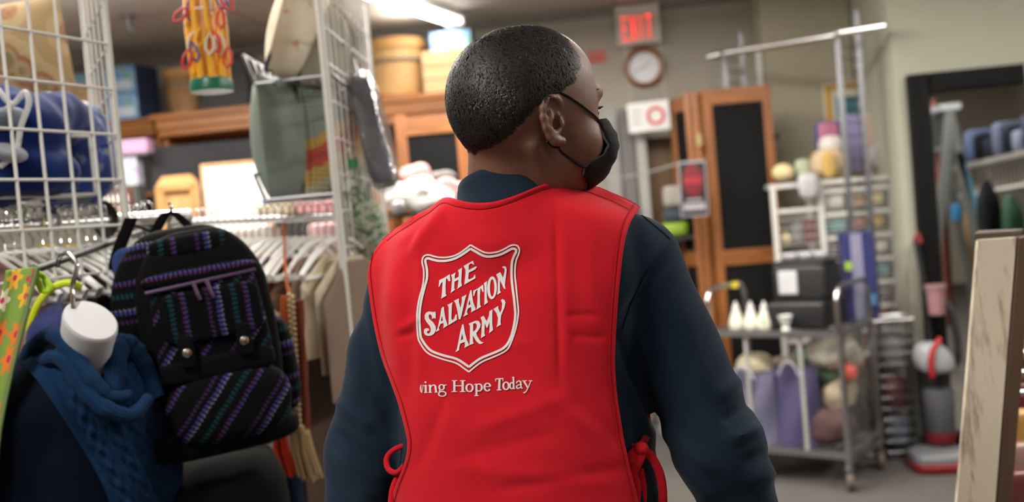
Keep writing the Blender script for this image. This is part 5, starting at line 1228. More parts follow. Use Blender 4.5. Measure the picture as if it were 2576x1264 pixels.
# ---- what the mirror shows: things standing to the right of the camera
def WM(px_, py_, yv):      # a point seen in the mirror at virtual depth yv, brought back into the room
    p = WY(px_, py_, yv); return Vector((p.x, 2 * (yM + .006) - p.y, p.z))
yv = 8.4; top = WM(2390, 275, yv); bl, brr = WM(2352, 690, yv), WM(2474, 690, yv)
t = thing('step_ladder', 'grey metal step ladder reflected in the mirror', 'ladder', Vector((top.x, top.y, 0)))
def ext(a, b_): d_ = (b_ - a); k = (a.z) / -d_.z; return a + d_ * k
fA, fB = ext(top, bl), ext(top, brr); LADM = mat('ladder_grey', (132, 136, 138), .4, .5)
for nm, f_, off_ in (('rail', fA, 0), ('rail', fA, .38), ('rear_leg', fB, .02), ('rear_leg', fB, .36)):
    m = MB(); a, b_ = top + YA * -off_, f_ + YA * -off_; d_ = (b_ - a).normalized(); m.box((a + b_) / 2, (.065, .03, (b_ - a).length), (YA.cross(d_).normalized(), YA, d_)); obj(nm, m, LADM, t)
for k in range(1, 7): m = MB(); p = top + (fA - top) * (k / 7); m.box(p - YA * .19, (.08, .36, .025)); obj('step', m, LADM, t)
m = MB(); m.box(top - YA * .19 + ZA * .02, (.16, .42, .05)); obj('cap', m, mat('ladder_cap', (160, 164, 168), .35), t)
m = MB(); p = top + (fB - top) * .30 - YA * .42; m.box(p + Vector((.03, .40, 0)), (.05, .03, .6), rotax(0, 0, -.22)); obj('label_strip', m, mat('ladder_label', (96, 150, 180), .5), t, 'blue label strip')
# shelf with jeans
s0, s1 = WM(2440, 415, 8.9), WM(2640, 370, 8.0)
t = thing('wire_wall_shelf', 'white wire wall shelf reflected in the mirror', 'shelf', (s0 + s1) / 2); dvs = (s1 - s0); Ls = dvs.length; dvs.normalize(); nrm = Vector((-dvs.y, dvs.x, 0)).normalized()
m = MB(); m.box((s0 + s1) / 2 - ZA * .02, (Ls, .36, .035), (dvs, nrm, ZA)); obj('shelf', m, mat('shelf_grey', (140, 138, 134), .5), t)
s2 = ZA * -.26
m = MB()
for k in range(20): a = s0 + dvs * (Ls * k / 19) - nrm * .17; m.tube([a - ZA * .03, a + s2], .007, 5)
m.tube([s0 - nrm * .17 + s2, s1 - nrm * .17 + s2], .02, 6); m.box((s0 + s1) / 2 + s2, (Ls, .34, .02), (dvs, nrm, ZA)); obj('wire_front', m, WHITEWIRE, t)
for sg in (0.03, .97): m = MB(); a = s0 + dvs * (Ls * sg); m.box(Vector((a.x, a.y, (a.z - .0) / 2)), (.03, .03, a.z)); obj('post', m, STEEL, t)
JN = [(40, 46, 62), (70, 84, 116), (20, 20, 25), (34, 38, 50), (80, 86, 108), (28, 30, 40), (110, 116, 134), (38, 46, 72)]
for k in range(8):
    m = MB(); w_ = Ls / 8.4; hh = .17 + .05 * ((k * 5) % 3); m.quadric(s0 + dvs * (Ls * (k + .6) / 8.2) + ZA * hh / 2, (w_ * .48, .15, hh / 2), (dvs, nrm, ZA), .3, .3, 10, 14)
    solo('folded_jeans', m, cloth('denim_%d' % k, JN[k]), 'stack of folded jeans on the shelf reflected in the mirror', 'jeans', 'folded jeans on the reflected shelf')
for (x0, y0, x1, y1, yv_, rgb, nm, lb) in ((2455, 455, 2520, 640, 7.6, (26, 28, 32), 'hanging_coat', 'black coat reflected in the mirror beside the green one'), (2515, 490, 2580, 680, 7.5, (44, 78, 60), 'hanging_coat', 'dark green coat reflected at the mirror edge'),
        (2338, 250, 2372, 460, 9.0, (92, 42, 34), 'hanging_drape', 'rust brown drape reflected at the mirror left'), (2328, 310, 2350, 385, 9.1, (214, 206, 180), 'lamp_shade', 'cream shade reflected at the mirror left'), (2395, 515, 2415, 555, 8.6, (38, 110, 160), 'blue_box', 'blue box reflected between the ladder legs'),
        (2360, 430, 2380, 470, 9.0, (120, 112, 110), 'grey_jar', 'grey jar reflected left of the ladder'), (2425, 520, 2450, 640, 9.2, (170, 130, 70), 'broom_board', 'tan board reflected right of the ladder'), (2440, 470, 2460, 540, 9.4, (196, 188, 176), 'cream_bag', 'cream bag reflected beside the ladder')):
    a, b_ = WM(x0, y0, yv_), WM(x1, y1, yv_); m = MB(); cc = (a + b_) / 2; zz = cc.z
    hf = (abs(b_.x - a.x) / 2, .10, abs(a.z - b_.z) / 2)
    if nm in ('hanging_coat', 'hanging_drape', 'broom_board'): hf = (hf[0], hf[1] * (.3 if nm == 'broom_board' else 1), (a.z) / 2 - .02); zz = a.z - hf[2]
    m.quadric((cc.x, cc.y, zz), hf, None, .35, .6, 30, 36)
    if nm in ('hanging_coat', 'hanging_drape'):      # shoulders, folds and a loose hem
        V = m.arr(); k = (V[:, 2] - zz) / hf[2]; ang_ = np.arctan2(V[:, 1] - cc.y, V[:, 0] - cc.x); f_ = np.where(k > .8, 1 - .55 * (k - .8) / .2, 1) * (1 + .10 * np.sin(7 * ang_ + 2 * k) * (.4 - .6 * k))
        V[:, 0] = cc.x + (V[:, 0] - cc.x) * f_; V[:, 1] = cc.y + (V[:, 1] - cc.y) * f_; V[:, 2] = np.where(k < -.55, V[:, 2] + (-.55 - k) * hf[2] * .55, V[:, 2]); m.v = [tuple(v) for v in V.tolist()]
    solo(nm, m, cloth(nm + str(x0), rgb), lb, nm.split('_')[-1])

# ------------------------------------------------------------------ left side, far: cupboards with goods on top
HW_ = wood('amber_oak', (122, 70, 26), (168, 106, 46), 'X', 3, .4); HV_ = wood('amber_oak_post', (122, 70, 26), (168, 106, 46), 'Z', 3, .4)
DARKIN = mat('dark_interior', (62, 61, 60), .8, 0, .1)
YH = 6.85
def hutch(px0, px1, pytop, pybot, label, yf=YH):
    a, b_ = WY(px0, pytop, yf), WY(px1, pytop, yf); xm = (a.x + b_.x) / 2; w = b_.x - a.x; z = WY((px0 + px1) / 2, pytop, yf).z; hc = abs(z - WY((px0 + px1) / 2, pybot, yf).z); dp = .45
    t = thing('wooden_hutch', label, 'cupboard', (xm, yf + dp / 2, 0), 'wooden hutches along the back wall')
    for sg in (-1, 1): m = MB(); m.box((xm + sg * (w / 2 - .02), yf + .05 + dp / 2, (z - hc) / 2), (.04, dp - .06, z - hc)); obj('side', m, HV_, t, bevel=.003)
    m = MB(); m.box((xm, yf + dp - .01, (z - hc) / 2), (w - .08, .015, z - hc)); obj('back', m, DARKIN, t)
    for k, (dz, o_, h_) in enumerate(((0, .035, .25), (.25, .018, .45), (.70, .0, .30))):
        m = MB(); m.box((xm, yf + dp / 2 - o_ / 2, z - hc * (dz + h_ / 2)), (w + 2 * o_ * (k == 0), dp + o_, hc * h_)); obj('cornice', m, HW_, t, bevel=.006)
    zz = z - hc - .42
    while zz > .3: m = MB(); m.box((xm, yf + dp / 2 + .02, zz), (w - .08, dp - .08, .025)); obj('shelf', m, HW_, t); zz -= .42
    return z
zA = hutch(250, 386, 303, 346, 'far left oak hutch, low amber cornice under the wooden crate')
zB = hutch(388, 925, 262, 320, 'long oak hutch, amber cornice under the blue cartons and the black case', YH - .12)
zC = hutch(938, 1190, 236, 305, 'oak hutch with amber cornice behind the head, bushel basket on top', YH - .1)
def top_c(x, z, y): p = W(x, 300, 7); r = WY(x, 300, y); return Vector((r.x, y, z))
def hpx(py0, py1, y): return abs(py1 - py0) * (y * .99 + .3) / FPX
def wpx(a, b_, y): return WY(b_, 250, y).x - WY(a, 250, y).x
BASKW = NT('basket_slats'); v = BASKW.obj(); n = BASKW.noise(BASKW.mapping(v, (60, 60, 2)), 1.2, 3); BASKW.base(BASKW.mix(n, lin(150, 108, 62), lin(206, 168, 112))); BASKW.set(.7); BASKW.bump(n, .5, .004); BASKW = BASKW.m
def round_basket(c, r, h, label, dark=None, lid=True):
    t = thing('bushel_basket', label, 'basket', c, 'slatted baskets on the hutches')
    m = MB(); m.lathe([(r * .84, 0), (r * .95, h * .3), (r, h), (r * .97, h), (r * .92, h * .3)], c, ZA, 36); obj('body', m, dark or BASKW, t)
    for zz, hh, rr, mt in ((.02, .05, .86, HW_), (.62, .045, 1.02, mat('band_grey', (96, 86, 76), .6)), (.86, .13, 1.035, mat('basket_hoop', (188, 140, 80), .6))):
        m = MB(); m.lathe([(r * rr, h * zz), (r * rr + .004, h * zz), (r * rr + .004, h * (zz + hh)), (r * rr, h * (zz + hh))], c, ZA, 36); obj('hoop', m, mt, t)
    if lid: m = MB(); m.lathe([(r * 1.02, h), (r * 1.0, h + .012), (0, h + .02)], c, ZA, 36); obj('lid', m, BASKW, t)
    return t
y = YH + .13; c = top_c(1008, zC, y); round_basket(c, wpx(935, 1082, y) / 2 * .98, hpx(95, 236, y), 'large slatted bushel basket with a lid, left of the head')
y = YH + .10; c = top_c(474, zB, y); round_basket(c, wpx(428, 520, y) / 2, hpx(176, 290, y), 'brown round basket between the blue cartons and the black case', mat('wicker_brown', (134, 100, 62), .75, 0, .25, 60, .5, 90), False)
CRATE = wood('pale_crate', (176, 142, 98), (206, 176, 132), 'X', 3, .7)
def crate(x0, x1, py0, py1, z, y, label, dep=.28):
    c = top_c((x0 + x1) / 2, z, y); w, h = wpx(x0, x1, y), hpx(py0, py1, y); t = thing('wooden_crate', label, 'crate', c, 'pale crates on the hutches')
    for k in range(3): m = MB(); m.box(c + ZA * (h * (k + .5) / 3) - YA * (dep / 2), (w, .012, h / 3 - .008)); obj('board', m, CRATE, t)
    m = MB(); m.box(c + ZA * (h / 2), (w - .01, dep - .014, h)); obj('body', m, CRATE, t); return c + ZA * h
tp = crate(1084, 1200, 132, 236, zC, YH + .12, 'pale wooden crate beside the bushel basket, half behind the head')
tpl = crate(150, 283, 195, 300, zA, YH + .16, 'pale wooden crate at the left end of the hutches')
SKY = NT('printed_blue'); v = SKY.obj(); n = SKY.noise(v, 9, 2); SKY.base(SKY.ramp(n, [(0, lin(96, 140, 196)), (.42, lin(112, 158, 210)), (.56, lin(150, 186, 220)), (.62, lin(120, 170, 160))], 'LINEAR')); SKY.set(.35); SKY = SKY.m
NAVYC = mat('navy_carton', (34, 44, 72), .4); WHL = mat('white_label', (206, 214, 226), .5)
def carton(c, w, h, dep, rz, label, front=SKY, lab=True):
    a = rotax(rz); t = thing('blue_carton', label, 'carton', c, 'blue printed cartons on the hutches')
    m = MB(); m.box(c + ZA * (h / 2), (w, dep, h), a); obj('box', m, NAVYC, t, bevel=.002)
    m = MB(); m.box(c + ZA * (h / 2) - a[1] * (dep / 2 + .002), (w * .98, .004, h * .97), a); obj('front_print', m, front, t, 'light blue printed front')
    if lab: m = MB(); m.box(c + ZA * (h * .3) - a[1] * (dep / 2 + .006) + a[0] * (w * .12), (w * .5, .003, h * .34), a); obj('label', m, WHL, t)
    return c + ZA * h
q = top_c(340, zB, YH + .08); h = hpx(166, 300, YH + .1) / 2; w = wpx(282, 372, YH)
q2 = carton(q, w, h - .002, .26, -.17, 'lower of the two blue printed cartons on the hutch'); carton(q2 + ZA * .002, w, h, .26, -.17, 'upper of the two blue printed cartons, on top of its twin')
carton(tpl + ZA * .001 + XA * .02, wpx(165, 285, YH), hpx(170, 196, YH), .22, .05, 'flat pale blue carton on the left wooden crate', SKY, False)
carton(tp + ZA * .001 + XA * .04, wpx(1110, 1215, YH), hpx(86, 132, YH), .2, .02, 'blue carton on the crate right behind the head', SKY)
c = top_c(585, zB, YH + .12); t = thing('black_case', 'black case with a round badge on the hutch, behind the yellow hanger', 'case', c); h = hpx(148, 284, YH); w = wpx(525, 650, YH)
m = MB(); m.box(c + ZA * (h / 2), (w, .26, h)); obj('body', m, mat('case_black', (34, 34, 37), .6), t, bevel=.01)
m = MB(); m.lathe([(.0, 0), (.04, 0), (.045, .006), (0, .008)], c + Vector((w * .12, -.131, h * .5)), (0, -1, 0), 20); obj('badge', m, mat('badge_brown', (84, 72, 58), .5), t)
m = MB(); m.box(c + Vector((0, -.134, h * .82)), (w, .008, .012)); obj('seam', m, BLACKPL, t)
# counter the boards stand on
x0, x1 = WY(230, 700, 5.9).x, WY(955, 700, 5.9).x
t = thing('display_counter', 'dark display counter along the back wall behind the clothes rails', 'counter', ((x0 + x1) / 2, 5.95, 0)); zc_ = .92
m = MB(); m.box(((x0 + x1) / 2, 5.95, zc_ - .02), (x1 - x0, 1.1, .04)); obj('top', m, mat('counter_top', (86, 78, 70), .5), t, bevel=.004)
m = MB(); m.box(((x0 + x1) / 2, 5.95, (zc_ - .04) / 2), (x1 - x0 - .06, 1.02, zc_ - .04)); obj('body', m, mat('counter_dark', (52, 48, 46), .7), t)
def board(pxs, d_top, label, name, cat, face, frame=None, fw=.03, lean=.12):
    """upright board on the counter: top corners in the photo, running down to the counter, leaning back"""
    a, b_ = W(*pxs[0], d_top), W(*pxs[1], d_top); u = (b_ - a); u.z = 0; w = u.length; u.normalize(); z = (a.z + b_.z) / 2; bk = ZA.cross(u)
    h = z - zc_; up = (ZA * math.cos(lean) + bk * math.sin(lean)).normalized(); base = Vector((a.x, a.y, 0)) - bk * (h * math.tan(lean)) + ZA * zc_; L = h / math.cos(lean); n_ = u.cross(up)
    t = thing(name, label, cat, base + u * (w / 2)); m = MB(); m.box(base + u * (w / 2) + up * (L / 2), (w - (fw if frame else 0), .012, L - (fw if frame else 0)), (u, n_, up)); obj('panel', m, face, t)
    if frame:
        for sg in (0, 1):
            m = MB(); m.box(base + u * (fw / 2 + sg * (w - fw)) + up * (L / 2), (fw, .026, L), (u, n_, up)); obj('frame', m, frame, t, bevel=.002)
            m = MB(); m.box(base + u * (w / 2) + up * (fw / 2 + sg * (L - fw)), (w - 2 * fw, .026, fw), (u, n_, up)); obj('frame', m, frame, t, bevel=.002)
    return t
SLATE = mat('slate_board', (36, 36, 38), .8, 0, .12, 4, 0, 1, .2)
board([(378, 374), (660, 345)], 6.25, 'big slate grey chalkboard leaning behind the whiteboard', 'chalkboard', 'board', SLATE, None, .03, .10)
board([(505, 414), (676, 402)], 5.75, 'framed blank whiteboard leaning left of the grey-green cushion', 'whiteboard', 'board', mat('whiteboard_face', (232, 231, 232), .35, 0, .01), wood('beech', (168, 122, 78), (200, 158, 112), 'Z', 3), .018, .10)
d_ = 5.7; a, b_ = W(402, 462, d_), W(498, 452, d_); u = (b_ - a); u.z = 0; w = u.length; u.normalize(); z = a.z; BE = wood('tan_frame', (150, 106, 60), (184, 138, 86), 'X', 3)
t = thing('arched_plaque', 'tan wooden plaque with an arched top left of the whiteboard', 'plaque', Vector((a.x, a.y, zc_)) + u * (w / 2)); n_ = u.cross(ZA); h = z - zc_; bs = Vector((a.x, a.y, zc_))
m = MB(); m.prism([(-w * .05, 0), (w * 1.05, 0), (w, h), (w * .86, h + .035), (w * .14, h + .035), (0, h)], bs - n_ * -.02, (u, ZA, n_), .02); obj('back_board', m, wood('tan_board', (170, 126, 78), (196, 152, 102), 'Z', 3), t)
for p_, q_ in (((w * .05, 0), (w * .05, h - .02)), ((w * .95, 0), (w * .95, h - .02)), ((0, h - .03), (w, h - .03))):
    m = MB(); A_ = bs + u * p_[0] + ZA * p_[1] - n_ * .0; B_ = bs + u * q_[0] + ZA * q_[1]; dd = (B_ - A_).normalized(); m.box((A_ + B_) / 2 + n_ * .045, (.045, .03, (B_ - A_).length), (dd.cross(n_), n_, dd)); obj('moulding', m, BE, t, bevel=.004)
def stand(px0, py0, px1, py1, d, label, name, cat, m_, dep=.06, zfloor=None, group=None):
    """boxy thing standing on the counter whose top part the photo shows"""
    a, b_ = W(px0, (py0 + py0) / 2, d), W(px1, py0, d); c = (a + b_) / 2; z = W((px0 + px1) / 2, py0, d).z; h = z - zc_; u = (b_ - a); u.z = 0; w = u.length; u.normalize(); m = MB(); m.box(Vector((c.x, c.y, zc_ + h / 2)), (w, dep, h), (u, ZA.cross(u), ZA)); return solo(name, m, m_, label, cat, group, .003), Vector((c.x, c.y, z)), u, w
# small framed picture on a plinth; printed boxes on another
_, tp, u, w = stand(255, 592, 345, 600, 5.75, 'grey plinth under the small framed picture, hidden low behind the clothes', 'plinth', 'plinth', DARKIN, .12)
h = hpx(474, 592, 5.75) * .93; t = thing('framed_picture', 'small dark red framed picture with a white mount behind the black backpack strap', 'picture', tp); n_ = ZA.cross(u)
m = MB(); m.box(tp + ZA * (h / 2), (w * .8, .012, h), (u, n_, ZA)); obj('mount', m, mat('ivory_mount', (214, 206, 196), .6), t)
for sg in (-1, 1):
    m = MB(); m.box(tp + ZA * (h / 2) + u * (sg * w * .42), (.022, .028, h), (u, n_, ZA)); obj('frame', m, mat('mahogany', (84, 34, 26), .4), t, bevel=.003)
    m = MB(); m.box(tp + ZA * (h / 2 + sg * (h / 2 - .011)), (w * .86, .028, .022), (u, n_, ZA)); obj('frame', m, mat('mahogany', (84, 34, 26), .4), t, bevel=.003)
m = MB(); m.box(tp + ZA * (h * .48) - n_ * .009, (w * .34, .004, h * .5), (u, n_, ZA)); obj('picture', m, mat('sepia_print', (168, 120, 98), .6, 0, .3, 40), t)
_, tp, u, w = stand(286, 468, 356, 470, 6.2, 'dark plinth under the printed boxes at the far left', 'plinth', 'plinth', DARKIN, .14)
PRN = NT('mixed_print'); v = PRN.obj(); n = PRN.noise(v, 26, 2); PRN.base(PRN.ramp(n, [(0, lin(120, 86, 150)), (.4, lin(196, 180, 200)), (.52, lin(120, 150, 160)), (.6, lin(206, 200, 196))])); PRN.set(.4); PRN = PRN.m
h1 = hpx(396, 468, 6.2) * .95; n_ = ZA.cross(u); m = MB(); m.box(tp + ZA * (h1 / 2), (w, .1, h1), (u, n_, ZA)); solo('printed_box', m, PRN, 'upright printed box with purple and pale patches, under the pink box', 'box')
h2 = hpx(356, 388, 6.2); m = MB(); m.box(tp + ZA * (h1 + .02 + h2 / 2) + u * .05, (w * 1.35, .12, h2), (u, n_, ZA)); solo('pink_box', m, mat('pink_carton', (176, 134, 164), .4, 0, .2, 30), 'pink-lilac box lying on the printed box at the far left', 'box')
m = MB(); m.box(tp + ZA * (h1 + .01) + u * .05, (w * 1.35, .12, .018), (u, n_, ZA)); solo('dark_tray', m, DARKIN, 'thin dark tray between the pink box and the printed box', 'tray')

# ------------------------------------------------------------------ left side, middle: grid fixture with cushions
def gridwall(pa, pb, z0, z1, label, sp=.0762, spz=.1016, r=.0028, post=.0075):
    """flat wire grid standing from pa to pb"""
    a, b_ = Vector((pa.x, pa.y, 0)), Vector((pb.x, pb.y, 0)); L = (b_ - a).length; u = (b_ - a).normalized()
    t = thing('wire_grid', label, 'wire grid', (a + b_) / 2 + ZA * z0, 'white wire grid panels')
    n = max(2, round(L / sp))
    for k in range(n + 1):
        m = MB(); q = a + u * (L * k / n); rr = post if k in (0, n) else r; m.tube([q + ZA * z0, q + ZA * z1], rr, 8); obj('upright_wire', m, WHITEWIRE, t)
    z = z1 - .012
    while z > z0: m = MB(); m.tube([a + ZA * z, b_ + ZA * z], r, 6); obj('cross_wire', m, WHITEWIRE, t); z -= spz
    return a, u, L, t
g2a, g2u, g2L, g2t = gridwall(W(815, 100, 2.72), W(928, 100, 3.45), 0.0, 2.38, 'white wire grid panel edge-on beside the cushions')
m = MB(); q = W(796, 60, 2.70); q = W(806, 60, 2.70); m.tube([Vector((q.x, q.y, 0)), Vector((q.x, q.y, 2.4))], .010, 10); solo('grid_post', m, WHITEWIRE, 'thick white upright post at the near end of the edge-on grid panel', 'post')
def wire_shelf(c0, c1, c2, lip, label, n=9):
    """c0-c1 front edge (left to right), c2 = depth vector; lip = upward vector at the left end"""
    t = thing('wire_shelf', label, 'wire shelf', (c0 + c1) / 2 + c2 / 2, 'wire shelves on the grid panel')
    for a, b_ in ((c0, c1), (c0 + c2, c1 + c2), (c0, c0 + c2), (c1, c1 + c2)): m = MB(); m.tube([a, b_], .005, 6); obj('edge', m, STEEL, t)
    m = MB()
    for k in range(1, n): a = c0 + (c1 - c0) * (k / n); m.tube([a, a + c2], .0025, 5)
    obj('deck', m, STEEL, t)
    m = MB()
    for k in range(5): a = c0 + c2 * (k / 4); m.tube([a, a + lip], .005, 6)
    m.tube([c0 + lip, c0 + c2 + lip], .005, 6); obj('lip', m, STEEL, t)
    return t
zu, zl_ = W(740, 206, 2.8).z, W(760, 497, 2.8).z
def atz(px_, d, z): p = W(px_, 300, d); q = W(px_ + (p.z - z) * 0, 300, d); 
def PZ(px_, py_, d, z): p = W(px_, py_, d); return Vector((p.x, p.y, z))
c0, c1 = PZ(640, 210, 2.78, zu), PZ(838, 200, 2.74, zu); wire_shelf(c0, c1, _F0 * .36, W(612, 138, 2.78) - W(640, 210, 2.78), 'wire shelf under the floral cushion, raised lip at its left')
c0, c1 = PZ(668, 505, 2.78, zl_), PZ(872, 490, 2.74, zl_); wire_shelf(c0, c1, _F0 * .36, W(640, 440, 2.78) - W(668, 505, 2.78), 'lower wire shelf carrying the grey-green and crochet cushions')
def cushion(name, px_, py_, d, ax, w, h, th, m_, label, extra=None):
    c = W(px_, py_, d); m = MB(); m.pillow(c, ax, w, h, th); return solo(name, m, m_, label, 'cushion')
SAGEC = cloth('grey_green_satin', (118, 130, 122), .1, .15, .5, .3)
def tilt_ax(yaw, lean):
    u = (_R0 * math.cos(yaw) + _F0 * math.sin(yaw)).normalized(); up = (ZA * math.cos(lean) + _R0 * math.sin(lean)).normalized(); n_ = u.cross(up).normalized(); u = up.cross(n_).normalized(); return u, up, n_
cushion('cushion', 722, 352, 2.95, tilt_ax(1.38, -.02), .34, .36, .16, SAGEC, 'plump grey-green cushion standing on the lower wire shelf')
CRO = NT('crochet_bands'); v = CRO.n('ShaderNodeTexCoord').outputs['UV']; sx = CRO.n('ShaderNodeSeparateXYZ'); CRO.l(v, sx.inputs[0])
dg = CRO.math('ADD', CRO.math('MULTIPLY', sx.outputs[0], -.35), CRO.math('MULTIPLY_ADD', sx.outputs[1], .75, .42)); nz = CRO.noise(v, 26, 2); dg = CRO.math('ADD', dg, CRO.math('MULTIPLY', CRO.math('SUBTRACT', nz, .5), .08))
dgc = CRO.math('SNAP', dg, .035); cr = CRO.ramp(dgc, [(0, lin(150, 160, 150)), (.36, lin(186, 180, 150)), (.46, lin(196, 166, 96)), (.58, lin(196, 80, 64)), (.70, lin(196, 160, 80)), (.80, lin(140, 156, 148))])
wx = CRO.math('SINE', CRO.math('MULTIPLY', sx.outputs[0], 150)); wy = CRO.math('SINE', CRO.math('MULTIPLY', sx.outputs[1], 150)); hh = CRO.math('MAXIMUM', wx, wy); CRO.base(CRO.mix(CRO.maprange(hh, -.7, .1), lin(80, 72, 64), cr)); CRO.set(.9); CRO.bump(hh, .6, .004)
cushion('cushion', 838, 365, 3.04, tilt_ax(1.15, .02), .32, .33, .11, CRO.m, 'crochet cushion in red, yellow and sage bands beside the grid post')
FLO = NT('faded_floral'); v = FLO.obj(); n = FLO.noise(v, 16, 4); FLO.base(FLO.ramp(n, [(0, lin(150, 130, 90)), (.40, lin(228, 218, 196)), (.60, lin(224, 212, 188)), (.66, lin(206, 140, 116)), (.74, lin(176, 166, 110))], 'LINEAR')); FLO.set(.85)
fu = (W(800, 0, 2.9) - W(700, 212, 2.9)); fu.normalize()
def edge_cushion(a_px, b_px, d, wdep, th, m_, label, piping=None):
    A_, B_ = W(*a_px, d), W(*b_px, d); up = (B_ - A_).normalized(); L = (B_ - A_).length; c = (A_ + B_) / 2; u = (_F0 * .97 + _R0 * .12); u = (u - up * u.dot(up)).normalized(); n_ = u.cross(up).normalized(); m = MB(); m.pillow(c, (u, up, n_), wdep, L, th)
    o = solo('cushion', m, m_, label, 'cushion')
    if piping:
        e = MB(); P_ = []
        for a, b_ in ((-1, -1), (1, -1), (1, 1), (-1, 1)): P_.append(c + u * (a * wdep / 2) + up * (b_ * L / 2))
        Q_ = []
        for i in range(4):
            for k in range(8):
                t_ = k / 8; p = P_[i] + (P_[(i + 1) % 4] - P_[i]) * t_; Q_.append(c + (p - c) * (1 - .09 * (1 - (2 * t_ - 1) ** 2)))
        e.tube(Q_, .006, 6, True); obj('piping', e, piping, o)
    return o
edge_cushion((718, 205), (785, -60), 2.9, .34, .115, FLO.m, 'cream floral cushion with dark piping on the upper wire shelf', cloth('dark_piping', (46, 52, 66)))
edge_cushion((800, 236), (828, 20), 3.05, .34, .14, cloth('taupe_linen', (150, 144, 128)), 'taupe linen cushion between the floral one and the grid')
# plastic-wrapped grey blanket
A_, B_ = W(970, 470, 3.0), W(902, 195, 3.05); up = (B_ - A_).normalized(); L = (B_ - A_).length; u = (_R0 - up * _R0.dot(up)).normalized(); n_ = u.cross(up).normalized()
t = thing('wrapped_blanket', 'grey blanket in clear wrap with red labels, hanging tilted from the grid', 'blanket', A_); w = 66 * 3.0 / FPX
m = MB(); m.quadric((A_ + B_) / 2, (w / 2, .05, L / 2), (u, n_, up), .3, .4, 20, 28); obj('blanket', m, cloth('slate_fleece', (104, 104, 110)), t)
g = NT('clear_wrap'); g.base((.9, .9, .92)); g.set(.08); g.b.inputs['Transmission Weight'].default_value = 1.0; g.b.inputs['Alpha'].default_value = .38; nn = g.noise(g.obj(), 22, 3); g.bump(nn, .8, .01)
m = MB(); m.quadric((A_ + B_) / 2, (w / 2 + .008, .056, L / 2 + .01), (u, n_, up), .35, .4, 24, 32); V = m.arr(); nv_ = rnd(V, 60, 8)[:, None] * .004; m.v = [tuple(x) for x in (V + nv_).tolist()]; obj('clear_sleeve', m, g.m, t, 'crinkled clear plastic sleeve')
RL = mat('red_label', (196, 74, 62), .5)
m = MB(); m.box(B_ - up * .045 - n_ * .064, (w * .96, .004, .075), (u, n_, up)); obj('header_label', m, RL, t, 'red header label')
m = MB(); m.box(A_ + up * .085 - n_ * .064 + u * .008, (w * .8, .004, .024), (u, n_, up)); obj('strip_label', m, mat('coral_label', (206, 96, 74), .5), t)
m = MB(); m.tube([B_ + up * .0, B_ + up * .06, B_ + up * .06 + _F0 * .12], .003, 5); obj('hook', m, STEEL, t)
# patterned pouch
LEA = NT('leaf_print'); v = LEA.obj(); n = LEA.noise(v, 55, 2); LEA.base(LEA.ramp(n, [(0, lin(64, 92, 84)), (.42, lin(122, 140, 112)), (.5, lin(186, 182, 156)), (.58, lin(96, 124, 134)), (.66, lin(206, 202, 184))])); LEA.set(.85)
c = W(914, 545, 2.95); m = MB(); m.quadric(c, (.052, .045, .14), CAMAX, .8, .9, 26, 32)
V = m.arr(); tt = (V[:, 2] - c.z) / .14; V[:, :2] = np.array(c)[:2] + (V[:, :2] - np.array(c)[:2]) * np.where(tt > 0, 1 - .55 * tt, 1 + .12 * np.sin(-tt * 3))[:, None]; V[:, 0] -= .028 * np.clip(tt, -1, 1); V += rnd(V, 40, 3)[:, None] * .006; m.v = [tuple(x) for x in V.tolist()]
o = solo('patterned_pouch', m, LEA.m, 'leaf-patterned sage pouch hanging below the grey blanket', 'pouch')
m = MB(); m.box(W(887, 412, 2.95), (.026, .012, .03)); obj('tab', m, mat('green_tab', (20, 120, 66), .5), o, 'green tab'); m = MB(); m.tube([W(887, 402, 2.95), W(878, 380, 2.98), W(874, 372, 3.0)], .003, 5); obj('loop', m, WHITEPL, o)
# heap of pale cloth on a shelf behind
t = thing('shelf_unit', 'dark low shelf unit left of the red vest shoulder', 'shelf', PZ(1060, 560, 4.0, 0)); zs = W(1050, 530, 4.0).z
for zz in (zs, zs - .28, .5, .1): m = MB(); c = PZ(1050, 530, 4.05, zz - .012); m.box(c, (.42, .36, .024), (_R0, _F0, ZA)); obj('shelf', m, mat('shelf_brown', (84, 74, 62), .6), t)
for sg in (-1, 1): m = MB(); c = PZ(1050, 530, 4.05, zs / 2); m.box(c + _R0 * (sg * .21), (.02, .36, zs), (_R0, _F0, ZA)); obj('side', m, MATS['shelf_brown'], t)
for x0, y0, x1, y1, d, rgb, nm, lb in ((962, 455, 1118, 530, 3.95, (214, 212, 208), 'white_cloth', 'crumpled white cloth on the dark shelf left of the vest'), (1052, 455, 1175, 535, 4.05, (206, 168, 168), 'pink_ruffle', 'pink ruffled cloth between the white cloth and the vest'), (1008, 418, 1085, 470, 4.1, (206, 156, 152), 'pink_cloth', 'soft pink cloth on top behind the white cloth'), (1075, 430, 1150, 470, 4.2, (120, 118, 116), 'grey_mesh', 'grey mesh bundle beneath the chalkboard panel')):
    c = W((x0 + x1) / 2, (y0 + y1) / 2, d); s_ = d / FPX; m = MB(); m.quadric(c, ((x1 - x0) * s_ / 2, .09, (y1 - y0) * s_ / 2), (tilt_ax(0, .0)[0], _F0, ZA), .9, .9, 24, 32); V = m.arr(); dv_ = V - A3(c); V = A3(c) + dv_ * (1 + .22 * rnd(V, 45, 6)[:, None] + .1 * rnd(V, 110, 7)[:, None]); m.v = [tuple(x) for x in V.tolist()]
    solo(nm, m, cloth(nm + '_fabric', rgb), lb, 'cloth')
soft('glass_jar', 985, 505, 1020, 540, 3.85, mat('jar_glass', (170, 172, 176), .1, .3), 'small shiny jar under the white cloth', 'jar', (.8, .9))

